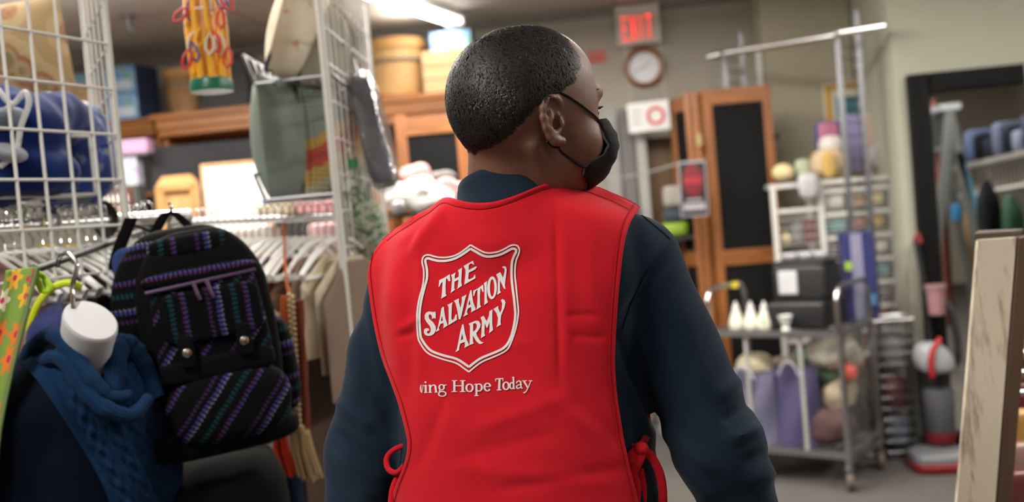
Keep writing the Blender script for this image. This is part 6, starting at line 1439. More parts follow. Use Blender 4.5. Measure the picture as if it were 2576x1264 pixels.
# ------------------------------------------------------------------ clothes rail in the middle with hangers and garments
r0, r1 = W(430, 562, 3.02), W(866, 543, 2.80); rdir = (r1 - r0); rdir.normalize(); rdep = Vector((-rdir.y, rdir.x, 0)).normalized()
t = thing('clothes_rail', 'chrome clothes rail full of white hangers beside the backpack', 'clothes rail', Vector(((r0.x + r1.x) / 2, (r0.y + r1.y) / 2, 0)))
m = MB(); m.tube([r0, r1], .0125, 14); obj('bar', m, RAIL, t)
for q in (r0, r1 - rdir * .01): m = MB(); m.tube([Vector((q.x, q.y, 0)), q + ZA * .02], .014, 10); obj('upright', m, CHROME, t)
for q in (r0, r1 - rdir * .01): m = MB(); m.box(Vector((q.x, q.y, .015)), (.04, .46, .03), (rdir, rdep, ZA)); obj('foot', m, STEEL, t)
def make_hanger(q, along, across, label, group, m_=WHITEPL, half=.20):
    """hook over the rail at q, body hanging across it"""
    t = thing('clothes_hanger', label, 'hanger', q, group)
    P_ = [q + across * (-.022) - ZA * .012]
    for k in range(9): a = math.pi * (1 - k / 8); P_.append(q + across * (.022 * math.cos(a)) + ZA * (.004 + .022 * math.sin(a)))
    P_ += [q + across * .02 - ZA * .02, q - ZA * .045, q - ZA * .075]
    m = MB(); m.tube(P_, .0022, 6); obj('hook', m, CHROME, t)
    m = MB(); B_ = [q - ZA * .072]
    body = [(0, -.07), (.06, -.085), (.14, -.125), (half, -.165), (half - .01, -.178), (.1, -.172), (-.1, -.172), (-half + .01, -.178), (-half, -.165), (-.14, -.125), (-.06, -.085)]
    m.tube([q + across * a + ZA * b_ for a, b_ in body], .0055, 6, True); obj('body', m, m_, t); return t
h0 = None; used = []
for k in range(24):
    s_ = .03 + .94 * k / 23; q = r0 + (r1 - r0) * s_ + ZA * .0125
    if h0 is None: h0 = make_hanger(q, rdir, rdep, 'white plastic hanger on the middle clothes rail', 'white hangers on the middle rail'); o = h0
    else: o = copy_tree(h0); o.location = q
    o.rotation_euler.z = random.uniform(-.09, .09)
def garment(px_, wpx_, ytop, ybot, rgb, label, name, cat='garment', d=None, flare=1.0, group=None, half=.19, seed=1, mt=None):
    """cloth hanging across the rail, seen edge on"""
    f = lambda s_: proj([r0 + (r1 - r0) * s_])[0][0] - px_
    lo_, hi_ = -.2, 1.3
    for _ in range(40):
        mid = (lo_ + hi_) / 2
        if f(mid) < 0: lo_ = mid
        else: hi_ = mid
    q = r0 + (r1 - r0) * lo_; dd = (q - CAMP).dot(FW); dn = dd - half * .8; s_ = dn / FPX; zt_, zb_ = W(px_, ytop, dn).z, W(px_, ybot, dn).z; th = wpx_ * s_ / 2; n = 30; rows = 26; m = MB(); R_ = []
    for j in range(rows):
        t_ = j / (rows - 1); z = zt_ + (zb_ - zt_) * t_; sh = min(1, .35 + 2.4 * t_) if t_ < .3 else 1 + (flare - 1) * (t_ - .3) / .7; ring = []
        for i in range(n):
            a = 2 * math.pi * i / n; u_, v_ = math.cos(a), math.sin(a); wob = 1 + .22 * math.sin(5 * a + seed + 2 * t_) * t_; ring.append(Vector((q.x, q.y, z)) + rdir * (u_ * th * wob) + rdep * (math.copysign(abs(v_) ** .7, v_) * half * sh))
        R_.append(ring)
    m.add([p for r_ in R_ for p in r_], [(j * n + i, j * n + (i + 1) % n, (j + 1) * n + (i + 1) % n, (j + 1) * n + i) for j in range(rows - 1) for i in range(n)] + [tuple(range(n))[::-1], tuple((rows - 1) * n + i for i in range(n))])
    return solo(name, m, mt or cloth('%s_%d' % (name, px_), rgb), label, cat, group)
GL = [(560, 34, 640, 1000, (206, 186, 160), 'cream blouse on the middle rail, right behind the backpack top', 'blouse'), (597, 34, 642, 1000, (216, 200, 186), 'ivory blouse on the middle rail beside the backpack shoulder', 'blouse'), (628, 22, 652, 960, (190, 150, 132), 'peach top hanging between ivory and blue garments', 'top'),
      (655, 26, 665, 900, (44, 92, 156), 'bright blue shirt hanging next to the peach top', 'shirt'), (682, 22, 650, 880, (28, 44, 80), 'navy shirt hanging next to the bright blue one', 'shirt'), (702, 14, 660, 800, (206, 200, 196), 'thin white top between navy and maroon garments', 'top'),
      (724, 26, 655, 860, (104, 26, 36), 'maroon garment on the middle rail above the beaded braid', 'garment'), (750, 12, 660, 1000, (140, 108, 88), 'narrow brown garment beside the maroon one', 'garment'),
      (774, 24, 650, 1290, (176, 148, 128), 'long pinkish tan trousers reaching the floor', 'trousers'), (802, 30, 655, 1290, (86, 66, 54), 'long dark brown trousers beside the tan pair', 'trousers'), (836, 34, 645, 900, (212, 200, 174), 'cream trousers on the middle rail near the grid post', 'trousers'), (868, 24, 650, 940, (190, 178, 156), 'pale beige trousers at the right end of the middle rail', 'trousers'), (886, 16, 660, 1010, (122, 104, 90), 'taupe skirt at the far right end of the rail, beside the sleeve', 'skirt')]
for i, (x, w_, a, b_, rgb, lb, nm) in enumerate(GL): garment(x, w_, a, b_, rgb, lb, nm, nm, seed=i * 1.7)
# pale goods behind the rail
for x0, y0, x1, y1, d, rgb, nm, lb in ((655, 512, 752, 548, 3.5, (222, 212, 180), 'cream_box', 'cream box behind the middle rail, under a blue tray'), (668, 498, 748, 512, 3.5, (150, 164, 206), 'blue_tray', 'pale blue shallow tray on the cream box'), (752, 508, 850, 548, 3.5, (214, 160, 164), 'pink_gift_bag', 'pink gift wrap behind the right half of the rail'), (785, 560, 860, 650, 3.4, (206, 170, 172), 'pink_paper', 'pink tissue bundle seen through the hangers'), (520, 575, 700, 650, 3.5, (196, 190, 180), 'pale_linen', 'pale linen pile seen through the hangers')):
    c = W((x0 + x1) / 2, (y0 + y1) / 2, d); s_ = d / FPX; m = MB(); hz_ = (y1 - y0) * s_ / 2; m.quadric(c, ((x1 - x0) * s_ / 2, .09, hz_), CAMAX, .25, .3, 12, 20)
    if nm == 'pink_gift_bag':
        V = m.arr(); k = (V[:, 2] - c.z) / hz_; V[:, 2] += np.where(k > .5, .5 * hz_ * np.abs(np.sin((V[:, 0] - c.x) * 50)), 0); m.v = [tuple(x) for x in V.tolist()]
    solo(nm, m, cloth(nm + '_m', rgb), lb, nm.split('_')[1])
c = W(690, 560, 3.5); m = MB(); zz = W(690, 652, 3.5).z; m.box(Vector((c.x, c.y, zz / 2)) + _R0 * .0, (.52, .3, zz), (_R0, _F0, ZA)); solo('goods_table', m, mat('table_pale', (150, 144, 134), .6), 'pale table block behind the hanging clothes', 'table')
# beaded scarf with tassels
OR = cloth('rust_knit', (150, 70, 28), .25); t = thing('tasselled_scarf', 'rust brown scarf with a beaded braid and tassels hanging by the backpack', 'scarf', W(725, 745, 2.5))
d = 2.5
def strip(pts, w, th=.014):
    m = MB(); P_ = [W(x, y, d) for x, y in pts]; rows = []
    for sg in (-1, 1): pass
    n = 10; R_ = []
    for i, p in enumerate(P_):
        ring = [p + _R0 * (math.cos(2 * math.pi * k / n) * w / 2 * (1 + .12 * math.sin(i * 1.3 + k))) + _F0 * (math.sin(2 * math.pi * k / n) * th) for k in range(n)]; R_.append(ring)
    m.add([q for r_ in R_ for q in r_], [(j * n + i, j * n + (i + 1) % n, (j + 1) * n + (i + 1) % n, (j + 1) * n + i) for j in range(len(R_) - 1) for i in range(n)] + [tuple(range(n))[::-1], tuple((len(R_) - 1) * n + i for i in range(n))]); return m
m = strip([(718 + k * 2.2, 745 + k * 28) for k in range(13)], .030); obj('band', m, OR, t); m = strip([(752 + k * 1.4, 755 + k * 27) for k in range(13)], .024); obj('band', m, cloth('dark_rust', (96, 38, 18), .3), t)
BR = cloth('braid_tan', (176, 156, 116), .3)
for x0, n_, yy in ((732, 25, 745), (694, 9, 790)):
    m = MB()
    for k in range(n_):
        for sg in (-1, 1): m.quadric(W(x0 + k * (.75 if x0 > 700 else -1.5) + sg * 4.5, yy + k * 13.5 + sg * 3, d - .02), (.0055, .006, .0085), (tilt_ax(0, .5 * sg)), 1, 1, 6, 8)
    obj('braid', m, BR, t)
for x, y0, y1, w, mt, lb in ((703, 1068, 1205, .034, cloth('orange_yarn', (206, 66, 24), .2), 'orange tassel'), (757, 1075, 1215, .046, cloth('tan_yarn', (176, 152, 110), .25), 'tan tassel')):
    m = MB()
    for k in range(26):
        a = random.uniform(-1, 1); b_ = random.uniform(-1, 1); p = W(x, y0, d) + _R0 * (a * w * .3) + _F0 * (b_ * .014); L = (y1 - y0) * d / FPX * random.uniform(.85, 1)
        m.tube([p, p + _R0 * (a * w * .22) - ZA * L * .5, p + _R0 * (a * w * .3) + _R0 * .012 - ZA * L], .0042, 5)
    m.quadric(W(x, y0 + 6, d), (w * .42, .02, .02), CAMAX, .8, .9, 8, 12); obj('tassel', m, mt, t, lb)
m = MB(); m.tube([W(728, 748, d), W(720, 700, d + .05), W(716, 640, d + .2), W(714, 560, 2.86)], .004, 6); obj('loop', m, OR, t)
# dark trouser legs low down
for x, lb in ((697, 'dark navy trouser leg hanging lowest, left of the pair under the tassels'), (735, 'dark navy trouser leg under the tan tassel')):
    m = MB(); m.tube([W(x + k * 6, 1150 + k * 60, 2.62) for k in range(4)], [.014, .02, .022, .022], 12); solo('trouser_leg', m, cloth('dark_navy_twill', (26, 34, 52)), lb, 'trousers', 'dark trouser legs')

# ------------------------------------------------------------------ yellow hanging clip carousel
c = W(532, 213, 2.45); t = thing('clip_carousel', 'yellow folding clip hanger with a green base and coloured clips', 'clip hanger', c)
GRN = mat('bottle_green', (14, 96, 72), .35); YEL = mat('signal_yellow', (236, 168, 16), .4); s_ = 2.45 / FPX
m = MB(); m.lathe([(.034, .0), (.052, .0), (.053, .008), (.050, .028), (.040, .036), (.012, .038), (.012, .02), (.034, .012)], c - ZA * .018, ZA, 32); obj('base', m, GRN, t)
m = MB(); m.tube([c + ZA * .02, c + ZA * .30], .0075, 10); obj('stem', m, GRN, t)
arms = []
for k in range(9):
    a = 2 * math.pi * k / 9 + .2; u = _R0 * math.cos(a) + _F0 * math.sin(a); m = MB(); p0, p1, p2 = c + u * .038 + ZA * .012, c + u * .043 + ZA * .13, c + u * .034 + ZA * .32; m.tube([p0, p1, p2], [.0105, .0095, .0085], 10); m.quadric(p0 + ZA * .115 + u * .006, (.006, .006, .012), None, .6, .8, 6, 8); arms.append((u, p1)); obj('arm', m, YEL, t)
m = MB(); m.tube([c + ZA * .178 + (_R0 * math.cos(2 * math.pi * k / 24) + _F0 * math.sin(2 * math.pi * k / 24)) * .047 for k in range(24)], .002, 5, True); obj('cord_ring', m, WHITEPL, t)
CLC = [mat('clip_red', (206, 48, 52), .4), mat('clip_blue', (62, 70, 150), .4), mat('clip_white', (226, 214, 196), .4), mat('clip_yellow', (232, 176, 40), .4)]
for k, (px_, py_, mi_, rz_) in enumerate(((470, 150, 0, .3), (488, 130, 1, -.2), (478, 25, 1, .1), (456, 35, 0, .9), (556, 45, 0, .1), (553, 110, 2, 0), (528, 110, 2, .1), (543, 105, 0, -.1), (573, 145, 0, .15), (570, 5, 0, -.6), (556, 0, 1, -.4), (522, 15, 2, 0), (505, 90, 3, .3), (484, 105, 2, .2))):
    p = W(px_, py_, 2.39 + .01 * (k % 3)); ax = tilt_ax(0, rz_); m = MB()
    m.tube([p + ax[1] * .026, p + ax[0] * .008 + ax[1] * .01, p + ax[0] * .010 - ax[1] * .012, p - ax[1] * .026, p - ax[0] * .010 - ax[1] * .012, p - ax[0] * .008 + ax[1] * .01], .0034, 6, True); cl = obj('clip', m, CLC[mi_], t)
m = MB(); m.tube([c + ZA * .30, Vector((c.x, c.y, CEIL))], .002, 5); obj('cord', m, WHITEPL, t)

# ------------------------------------------------------------------ near left: grid panel, basket of jackets, rail
ga, gu, gL, gt = gridwall(W(-330, 200, 1.72), W(291, 300, 2.24), 1.50, 2.38, 'white wire grid panel at the left edge, in front of the blue jackets', .073, .1016, .0036, .0045)
gridwall(W(291, 300, 2.245) + _R0 * .004, W(238, 300, 2.60), 1.50, 2.38, 'white wire grid panel seen edge-on where it meets the left one', .09, .1016, .003, .004)
z5 = W(120, 492, 2.2).z; sA = W(-220, 500, 1.98); sB = W(250, 492, 2.3)
sA.z = sB.z = z5; su = (sB - sA).normalized(); sn = Vector((-su.y, su.x, 0)); 
t = thing('wire_basket', 'white wire basket on the left grid panel holding the blue jackets', 'wire basket', (sA + sB) / 2)
m = MB(); 
for k in range(9): q = sn * (.03 * k + .02); m.tube([sA + q, sB + q], .003, 5)
obj('floor_wires', m, WHITEWIRE, t)
for zz in (.0, .135): m = MB(); m.tube([sA + ZA * zz + sn * .015, sB + ZA * zz + sn * .015], .0042, 6); obj('front_rail', m, WHITEWIRE, t)
m = MB(); m.tube([sB + sn * .015, sB + sn * .28, sB + sn * .28 + ZA * .135, sB + sn * .015 + ZA * .135], .0042, 6, True); obj('end_frame', m, WHITEWIRE, t)
def blob(name, balls, h, m_, label, cat, k=.03, rough=.006, fr=40, lo=None):
    f = lambda P: None
    def f(P):
        o = None
        for (x, y, d, rx, ry, rz) in balls:
            e = sd_ell(P, A3(W(x, y, d)), (rx, ry, rz), np.stack([R0, F0, hz])); o = e if o is None else smin(o, e, k)
        return o
    C_ = np.array([A3(W(b[0], b[1], b[2])) for b in balls]); R_ = max(max(b[3:]) for b in balls) + .03
    V, Q = nets(f, C_.min(0) - R_, C_.max(0) + R_, h); Q = outward(V, Q, f); V = V + vnormals(V, Q) * (rough * rnd(V, fr, 17) + rough * .5 * rnd(V, fr * 2.3, 18))[:, None]
    return solo(name, np_mb(V, Q), m_, label, cat)
ROY = cloth('royal_blue_fleece', (4, 30, 88), .2); 
jk = blob('blue_jacket', [(60, 330, 2.22, .10, .10, .085), (130, 300, 2.3, .07, .09, .06), (60, 440, 2.2, .12, .10, .06), (-60, 400, 2.15, .10, .1, .12), (20, 270, 2.25, .05, .07, .05), (170, 290, 2.36, .045, .06, .045)], .009, ROY, 'royal blue jacket with a grey hood stuffed in the left wire basket', 'jacket', .03, .006, 34)
GH = NT('grey_mesh_hood'); v = GH.obj(); n = GH.noise(v, 260, 2); GH.base(GH.mix(n, lin(96, 104, 116), lin(150, 158, 170))); GH.set(.8); GH.bump(n, .5)
m = MB(); m.quadric(W(14, 300, 2.09), (.042, .02, .062), tilt_ax(.2, -.3), 1, 1, 16, 22); obj('hood', m, GH.m, jk, 'grey mesh hood'); m = MB(); m.quadric(W(20, 385, 2.07), (.038, .02, .05), tilt_ax(.2, .3), 1, 1, 16, 22); obj('hood', m, mat('pale_grey_knit', (150, 156, 166), .85), jk)
for pts in ([(-5, 225), (30, 262), (62, 232), (72, 262), (52, 320), (40, 380), (0, 420)], [(0, 290), (30, 262)]):
    m = MB(); m.tube([W(x, y, 2.055) for x, y in curve(pts, 6)], .006, 8); obj('piping', m, cloth('white_piping', (226, 226, 230)), jk, 'white piping')
LF = NT('blue_leaf_print'); v = LF.obj(); n = LF.noise(v, 20, 2); LF.base(LF.ramp(n, [(0, lin(20, 44, 104)), (.5, lin(22, 54, 128)), (.56, lin(96, 104, 122)), (.68, lin(60, 72, 104))])); LF.set(.85)
blob('patterned_jacket', [(205, 340, 2.42, .06, .08, .06), (215, 430, 2.42, .065, .09, .085), (160, 470, 2.38, .06, .08, .05), (232, 380, 2.45, .045, .07, .10)], .009, LF.m, 'dark blue jacket with grey leaf print beside the royal blue one', 'jacket', .03, .006, 40)
# cushion above the jackets
RET = NT('retro_print'); v = RET.obj(); vo = RET.n('ShaderNodeTexVoronoi'); RET.l(RET.mapping(v, (1, .2, .8)), vo.inputs['Vector']); vo.inputs['Scale'].default_value = 11; cr = RET.ramp(vo.outputs['Distance'], [(0, lin(96, 92, 70)), (.22, lin(160, 142, 106)), (.30, lin(126, 58, 34)), (.40, lin(172, 152, 114)), (.62, lin(140, 116, 80))]); RET.base(RET.mix(RET.noise(v, 60, 2), cr, lin(150, 126, 92))); RET.set(.85)
cushion('cushion', 25, 140, 2.62, tilt_ax(.1, -.1), .30, .27, .12, RET.m, 'beige cushion with rust ring print at the top left, behind the grid')
zz = W(30, 262, 2.62).z; m = MB(); c = W(20, 262, 2.62)
t = thing('wire_shelf', 'wire shelf under the rust ring cushion behind the jackets', 'wire shelf', c, 'wire shelves on the grid panel')
for k in range(8): m.tube([c - _R0 * .25 + _F0 * (-.12 + .035 * k), c + _R0 * .16 + _F0 * (-.12 + .035 * k)], .003, 5)
for s2 in (-.25, .16): m.tube([c + _R0 * s2 - _F0 * .12, c + _R0 * s2 + _F0 * .13], .004, 5)
obj('deck', m, WHITEWIRE, t)
# rail with hangers at the left edge
l0, l1 = W(-240, 590, 1.95), W(470, 541, 2.62); ldir = (l1 - l0).normalized(); ldep = Vector((-ldir.y, ldir.x, 0)).normalized()
t = thing('clothes_rail', 'thick chrome clothes rail at the left, with two size discs', 'clothes rail', Vector((l0.x, l0.y, 0)))
m = MB(); m.tube([l0, l1], .0155, 16); obj('bar', m, RAIL, t)
for q in (l0, l1): m = MB(); m.tube([Vector((q.x, q.y, 0)), q], .014, 10); obj('upright', m, CHROME, t)
def disc(px_, py_, d, r, m_, label, hole=.008):
    c = W(px_, py_, d); m = MB(); n = 30; ax_ = ldir
    m.lathe([(.0165, -.0022), (r - .003, -.0022), (r, 0), (r - .003, .0022), (.0165, .0022)], c, ax_, 36, 1.0, False); o = solo('size_disc', m, m_, label, 'disc', 'discs on the left rail'); return o
disc(125, 556, 2.2, .036, CHROME, 'shiny chrome disc on the left clothes rail')
disc(264, 553, 2.40, .046, BLACKPL, 'black round size divider on the left rail, beside the backpack strap')
h0 = None
for k in range(20):
    q = l0 + (l1 - l0) * (.22 + .60 * k / 19) + ZA * .0155
    if h0 is None: h0 = make_hanger(q, ldir, ldep, 'white hanger on the left clothes rail behind the mannequin', 'white hangers on the left rail'); o = h0
    else: o = copy_tree(h0); o.location = q
    o.rotation_euler.z = random.uniform(-.09, .09)
r0, r1, rdir, rdep = l0, l1, ldir, ldep
for i, (x, w_, a, b_, rgb, lb, nm) in enumerate([(20, 60, 640, 1000, (150, 110, 106), 'dusty pink blouse on the left rail, near the floral strap', 'blouse'), (90, 46, 640, 1000, (196, 188, 180), 'off-white blouse on the left rail behind the chrome hook', 'blouse'), (130, 30, 650, 1050, (120, 84, 84), 'mauve top on the left rail behind the navy bag', 'top'), (165, 30, 645, 1000, (60, 34, 38), 'dark plum garment on the left rail', 'garment'), (215, 56, 690, 1100, (122, 16, 28), 'crimson garment on the left rail above the mannequin neck', 'garment'), (255, 26, 650, 1100, (56, 22, 30), 'dark wine garment on the left rail beside the backpack', 'garment')]):
    garment(x, w_, a, b_, rgb, lb, nm, nm, half=.12, seed=i)
for i, (x, rgb) in enumerate(((38, (206, 206, 206)), (118, (222, 196, 70)), (178, (222, 186, 90)), (225, (216, 214, 212)))):
    p = W(x, 618, 2.08 + i * .06); m = MB(); m.box(p, (.034, .004, .05), tilt_ax(.5, .08)); m.tube([p + ZA * .025, p + ZA * .06], .0012, 4); solo('size_tag', m, mat('tag_%d' % i, rgb, .5), ('pale grey size tag, leftmost under the left rail', 'yellow size tag left of the chrome hook', 'orange-yellow size tag right of the chrome hook', 'white size tag beside the black divider')[i], 'tag', 'size tags under the left rail')
# small white and green folded thing on the basket floor below the jackets
soft('folded_tissue', 12, 508, 62, 545, 2.3, mat('white_tissue', (222, 222, 220), .6), 'small white folded tissue under the wire basket at the far left', 'tissue', (.6, .8), .05)
soft('green_packet', 42, 528, 66, 560, 2.28, mat('pale_green_pack', (180, 206, 140), .5), 'pale green packet below the white tissue', 'packet', (.4, .5), .03)

# face-out arm from the rail and what hangs from it
m = MB(); pA, pB = W(85, 680, 1.80), W(352, 585, 2.42); m.tube([pA, pB], .0075, 10); m.quadric(pA, (.011, .011, .011), None, 1, 1, 8, 10); solo('display_rod', m, mat('black_rod', (24, 24, 24), .45), 'slim black display arm pointing at the viewer above the navy bag', 'display rod')
# floral strap bag
FLW = NT('flower_print'); v = FLW.uv(); vm_ = FLW.mapping(v, (1.5, 6, 1)); vo = FLW.n('ShaderNodeTexVoronoi', voronoi_dimensions='2D'); FLW.l(vm_, vo.inputs['Vector']); vo.inputs['Scale'].default_value = 1.0; vo.inputs['Randomness'].default_value = .65
sub = FLW.n('ShaderNodeVectorMath', operation='SUBTRACT'); FLW.l(vm_, sub.inputs[0]); FLW.l(vo.outputs['Position'], sub.inputs[1]); sp_ = FLW.n('ShaderNodeSeparateXYZ'); FLW.l(sub.outputs[0], sp_.inputs[0])
ang = FLW.math('ARCTAN2', sp_.outputs[1], sp_.outputs[0]); pet = FLW.math('MULTIPLY_ADD', FLW.math('COSINE', FLW.math('MULTIPLY', ang, 6)), .10, .36); inn = FLW.math('LESS_THAN', vo.outputs['Distance'], pet); cen = FLW.math('LESS_THAN', vo.outputs['Distance'], .11)
sc_ = FLW.n('ShaderNodeSeparateColor'); FLW.l(vo.outputs['Color'], sc_.inputs[0]); fc = FLW.ramp(sc_.outputs[0], [(0, lin(238, 226, 200)), (.34, lin(232, 120, 40)), (.6, lin(236, 176, 50)), (.86, lin(196, 50, 90))])
FLW.base(FLW.mix(cen, FLW.mix(inn, lin(120, 150, 62), fc), lin(186, 40, 84))); FLW.set(.7)
t = thing('floral_bag', 'green bag strap with orange and cream flowers at the left edge', 'bag', W(30, 700, 1.78))
cl = curve([(52, 676), (34, 760), (14, 850), (-12, 960), (-40, 1100), (-60, 1300)], 8); P_ = []; Q_ = []
for i, (x, y) in enumerate(cl):
    k = i / (len(cl) - 1); w = 74 - 8 * math.sin(k * 3)
    P_.append([W(x + (j / 6 - .5) * w, y - (j / 6 - .5) * 10, 1.78 + .012 * math.cos((j / 6 - .5) * 3)) for j in range(7)]); Q_.append([W(x + w * .5 + j * 4.5, y - 5, 1.783) for j in range(-1, 3)])
m = MB().grid([[P_[i][j] for i in range(len(P_))] for j in range(7)]); solidify(obj('strap', m, FLW.m, t), .003)
m = MB().grid(Q_); solidify(obj('edging', m, cloth('sage_binding', (112, 138, 84)), t), .005)
m = MB(); m.grid([[W(x + dx, y, 1.80) for dx in (-9, 0, 9)] for x, y in curve([(84, 684), (98, 715), (112, 738), (126, 722), (112, 700), (92, 682)], 6)]); solidify(obj('loop', m, mat('lime_webbing', (160, 196, 30), .6), t, 'lime green webbing loop'), .003)
# navy bag with lime piping
t = thing('navy_bag', 'navy bag with bright lime piping behind the white mannequin neck', 'bag', W(150, 860, 2.0))
m = MB(); m.quadric(W(158, 850, 2.02), (.062, .07, .118), tilt_ax(.3, .25), .8, .85, 26, 32); V = m.arr(); V += rnd(V, 50, 3)[:, None] * .004; m.v = [tuple(x) for x in V.tolist()]; obj('body', m, cloth('navy_ripstop', (30, 38, 92), .15, .2, .6), t)
pts = [(74, 905), (72, 865), (78, 815), (96, 765), (128, 728), (168, 712), (205, 722)]
m = MB(); m.tube([W(x, y, 1.955 + .01 * abs(i - 20) / 20) for i, (x, y) in enumerate(curve(pts, 7))], .0075, 8); obj('piping', m, mat('lime_piping', (206, 218, 40), .5), t, 'lime yellow piping')
m = MB(); m.tube([W(128, 735, 1.97), W(120, 715, 1.95), W(108, 700, 1.9)], .006, 6); obj('strap', m, MATS['lime_webbing'], t)
# mannequin
mr = W(215, 900, 1.92); t = thing('mannequin', 'white headless mannequin in a navy sweater hanging from a chrome hook', 'mannequin', Vector((mr.x, mr.y, W(215, 1300, 1.92).z)))
nt, nb = W(229, 804, 1.80), W(196, 960, 1.93); nax = (nt - nb).normalized(); nu_ = (W(286, 846, 1.80) - W(171, 762, 1.80)); nu_ = (nu_ - nax * nu_.dot(nax)).normalized(); nw_ = nax.cross(nu_); MW = mat('mannequin_white', (216, 217, 220), .45, 0, .02)
m = MB(); R_ = []; n = 40
for h_, k in ((0, 1.22), (.03, 1.05), (.07, .98), (.10, .97), (.1285, 1.0), (.134, .985), (.1365, .93), (.1375, .5)):
    R_.append([nb + nax * (h_ / .1375 * (nt - nb).length) + nu_ * (math.cos(2 * math.pi * i / n) * .052 * k) + nw_ * (math.sin(2 * math.pi * i / n) * .040 * k) for i in range(n)])
m.add([q for r_ in R_ for q in r_], [(j * n + i, j * n + (i + 1) % n, (j + 1) * n + (i + 1) % n, (j + 1) * n + i) for j in range(len(R_) - 1) for i in range(n)] + [tuple((len(R_) - 1) * n + i for i in range(n))]); obj('neck', m, MW, t)
m = MB(); m.tube([W(x, y, 1.80 + .02 * k / 30) for k, (x, y) in enumerate(curve([(184, 775), (183, 745), (181, 722), (190, 692), (193, 668), (183, 648), (164, 638), (148, 650), (144, 672)], 6))], .0042, 8); obj('hook', m, CHROME, t)
m = MB(); m.box(W(168, 776, 1.815), (.012, .012, .02)); obj('hook_plate', m, STEEL, t)
def man_sdf(P):
    f = sd_cap(P, px(200, 990, 1.95), px(225, 1420, 2.0), .125, .13); f = smin(f, sd_cap(P, px(195, 985, 1.94), px(45, 1035, 1.87), .075, .065), .05); f = smin(f, sd_cap(P, px(210, 985, 1.95), px(360, 1010, 2.04), .07, .06), .05)
    f = smin(f, sd_cap(P, px(40, 1040, 1.87), px(0, 1420, 1.86), .062, .055), .03); return smin(f, sd_cap(P, px(365, 1015, 2.05), px(395, 1420, 2.06), .058, .05), .03)
lo, hi = px(-120, 1420, 1.9) - A3((.2, .3, .02)), px(480, 900, 2.0) + A3((.12, .3, .12))
fcut = lambda P: np.maximum(man_sdf(P), A3(W(200, 1400, 1.95))[2] - P[..., 2])
V, Q = nets(fcut, lo, hi, .009); V = vsmooth(V, Q, 1); Q = outward(V, Q, fcut); V += vnormals(V, Q) * (.003 * rnd(V * A3((1, 1, .4)), 40, 3))[:, None]; obj('sweater', np_mb(V, Q), cloth('ink_navy_knit', (9, 16, 30), .12), t, 'dark navy sweater')
# cable knit scarf
KN = NT('cable_knit'); v = KN.uv(); sx = KN.n('ShaderNodeSeparateXYZ'); KN.l(v, sx.inputs[0]); st1 = KN.math('SINE', KN.math('MULTIPLY', sx.outputs[0], 330)); st2 = KN.math('SINE', KN.math('MULTIPLY', sx.outputs[1], 420)); k_ = KN.math('ADD', st1, KN.math('MULTIPLY', st2, .5)); n = KN.noise(v, 12, 3)
KN.base(KN.mix(n, lin(11, 34, 62), lin(20, 50, 84))); KN.set(.9, 0, .08, .03); KN.bump(k_, .35, .0012)
sc = thing('cable_scarf', 'blue cable-knit scarf draped over the mannequin in the navy sweater', 'scarf', W(250, 1000, 1.85))
T_ = curve([(50, 915), (130, 880), (205, 915), (262, 962), (300, 930), (352, 900)], 8); L_ = curve([(50, 915), (100, 965), (155, 1040), (215, 1140), (270, 1250), (310, 1380)], 8); R2 = curve([(352, 900), (398, 955), (434, 1050), (454, 1160), (462, 1290), (464, 1380)], 8); B_ = [(310, 1380), (460, 1380)]
nu, nv = 90, 120; PX = drape_px(T_, B_, L_, R2, nu, nv); P = drape(PX, man_sdf, .016, 1.5, 2.4); P = lap_grid(P, 10); G = grid_normals(P); G = np.where(np.sum(G * A3(FW), -1, keepdims=True) > 0, -G, G); x, y = PX[..., 0], PX[..., 1]
cab = 0
for (x0, y0, x1, y1) in ((140, 905, 352, 1330), (215, 935, 408, 1330), (300, 945, 436, 1330)):
    for sg in (0, math.pi):
        dx, dy = x1 - x0, y1 - y0; L2 = math.hypot(dx, dy); tt = ((x - x0) * dx + (y - y0) * dy) / L2; ds = ((x - x0) * dy - (y - y0) * dx) / L2; cab = cab + .0045 * np.exp(-((ds - 11 * np.sin(tt / 16 + sg)) / 8) ** 2)
cab = cab + ridges(x, y, [(105, 930, 330, 1350, 12, .006), (175, 900, 385, 1350, 7, .004), (255, 965, 424, 1350, 7, .004), (330, 920, 452, 1300, 12, .006)]) + .004 * rnd(P.reshape(-1, 3), 26, 5).reshape(nu, nv)
P = P + G * cab[..., None]; m = MB().grid(P.tolist()); solidify(obj('drape', m, KN.m, sc), .006)
# rolled collar of the scarf round the neck
for pts, rr, dd in (([(45, 930, 1.90), (85, 868, 1.86), (140, 846, 1.83), (185, 900, 1.81), (232, 955, 1.80), (275, 998, 1.81), (325, 995, 1.84)], .016, 0), ([(55, 965, 1.88), (105, 912, 1.84), (160, 905, 1.81), (210, 975, 1.80), (268, 1030, 1.80), (330, 1045, 1.83), (375, 1000, 1.87)], .017, 0), ([(280, 990, 1.84), (292, 905, 1.87), (300, 872, 1.90), (330, 880, 1.92), (362, 925, 1.92), (395, 1000, 1.92)], .024, 0), ([(92, 868, 1.88), (130, 845, 1.92), (180, 850, 1.98)], .02, 0)):
    cv = curve(pts, 9); n_ = len(cv); m = MB(); m.tube([W(*q) for q in cv], [rr * (.55 + .45 * math.sin(math.pi * min(1, max(0, (k + 3) / (n_ + 5))))) * (1 + .05 * math.sin(k * 1.1)) for k in range(n_)], 14); 
    for k in range(len(m.v)): m.uv[k] = ((k % 14) / 14 * .3, k // 14 / n_ * .6)
    obj('roll', m, KN.m, sc)

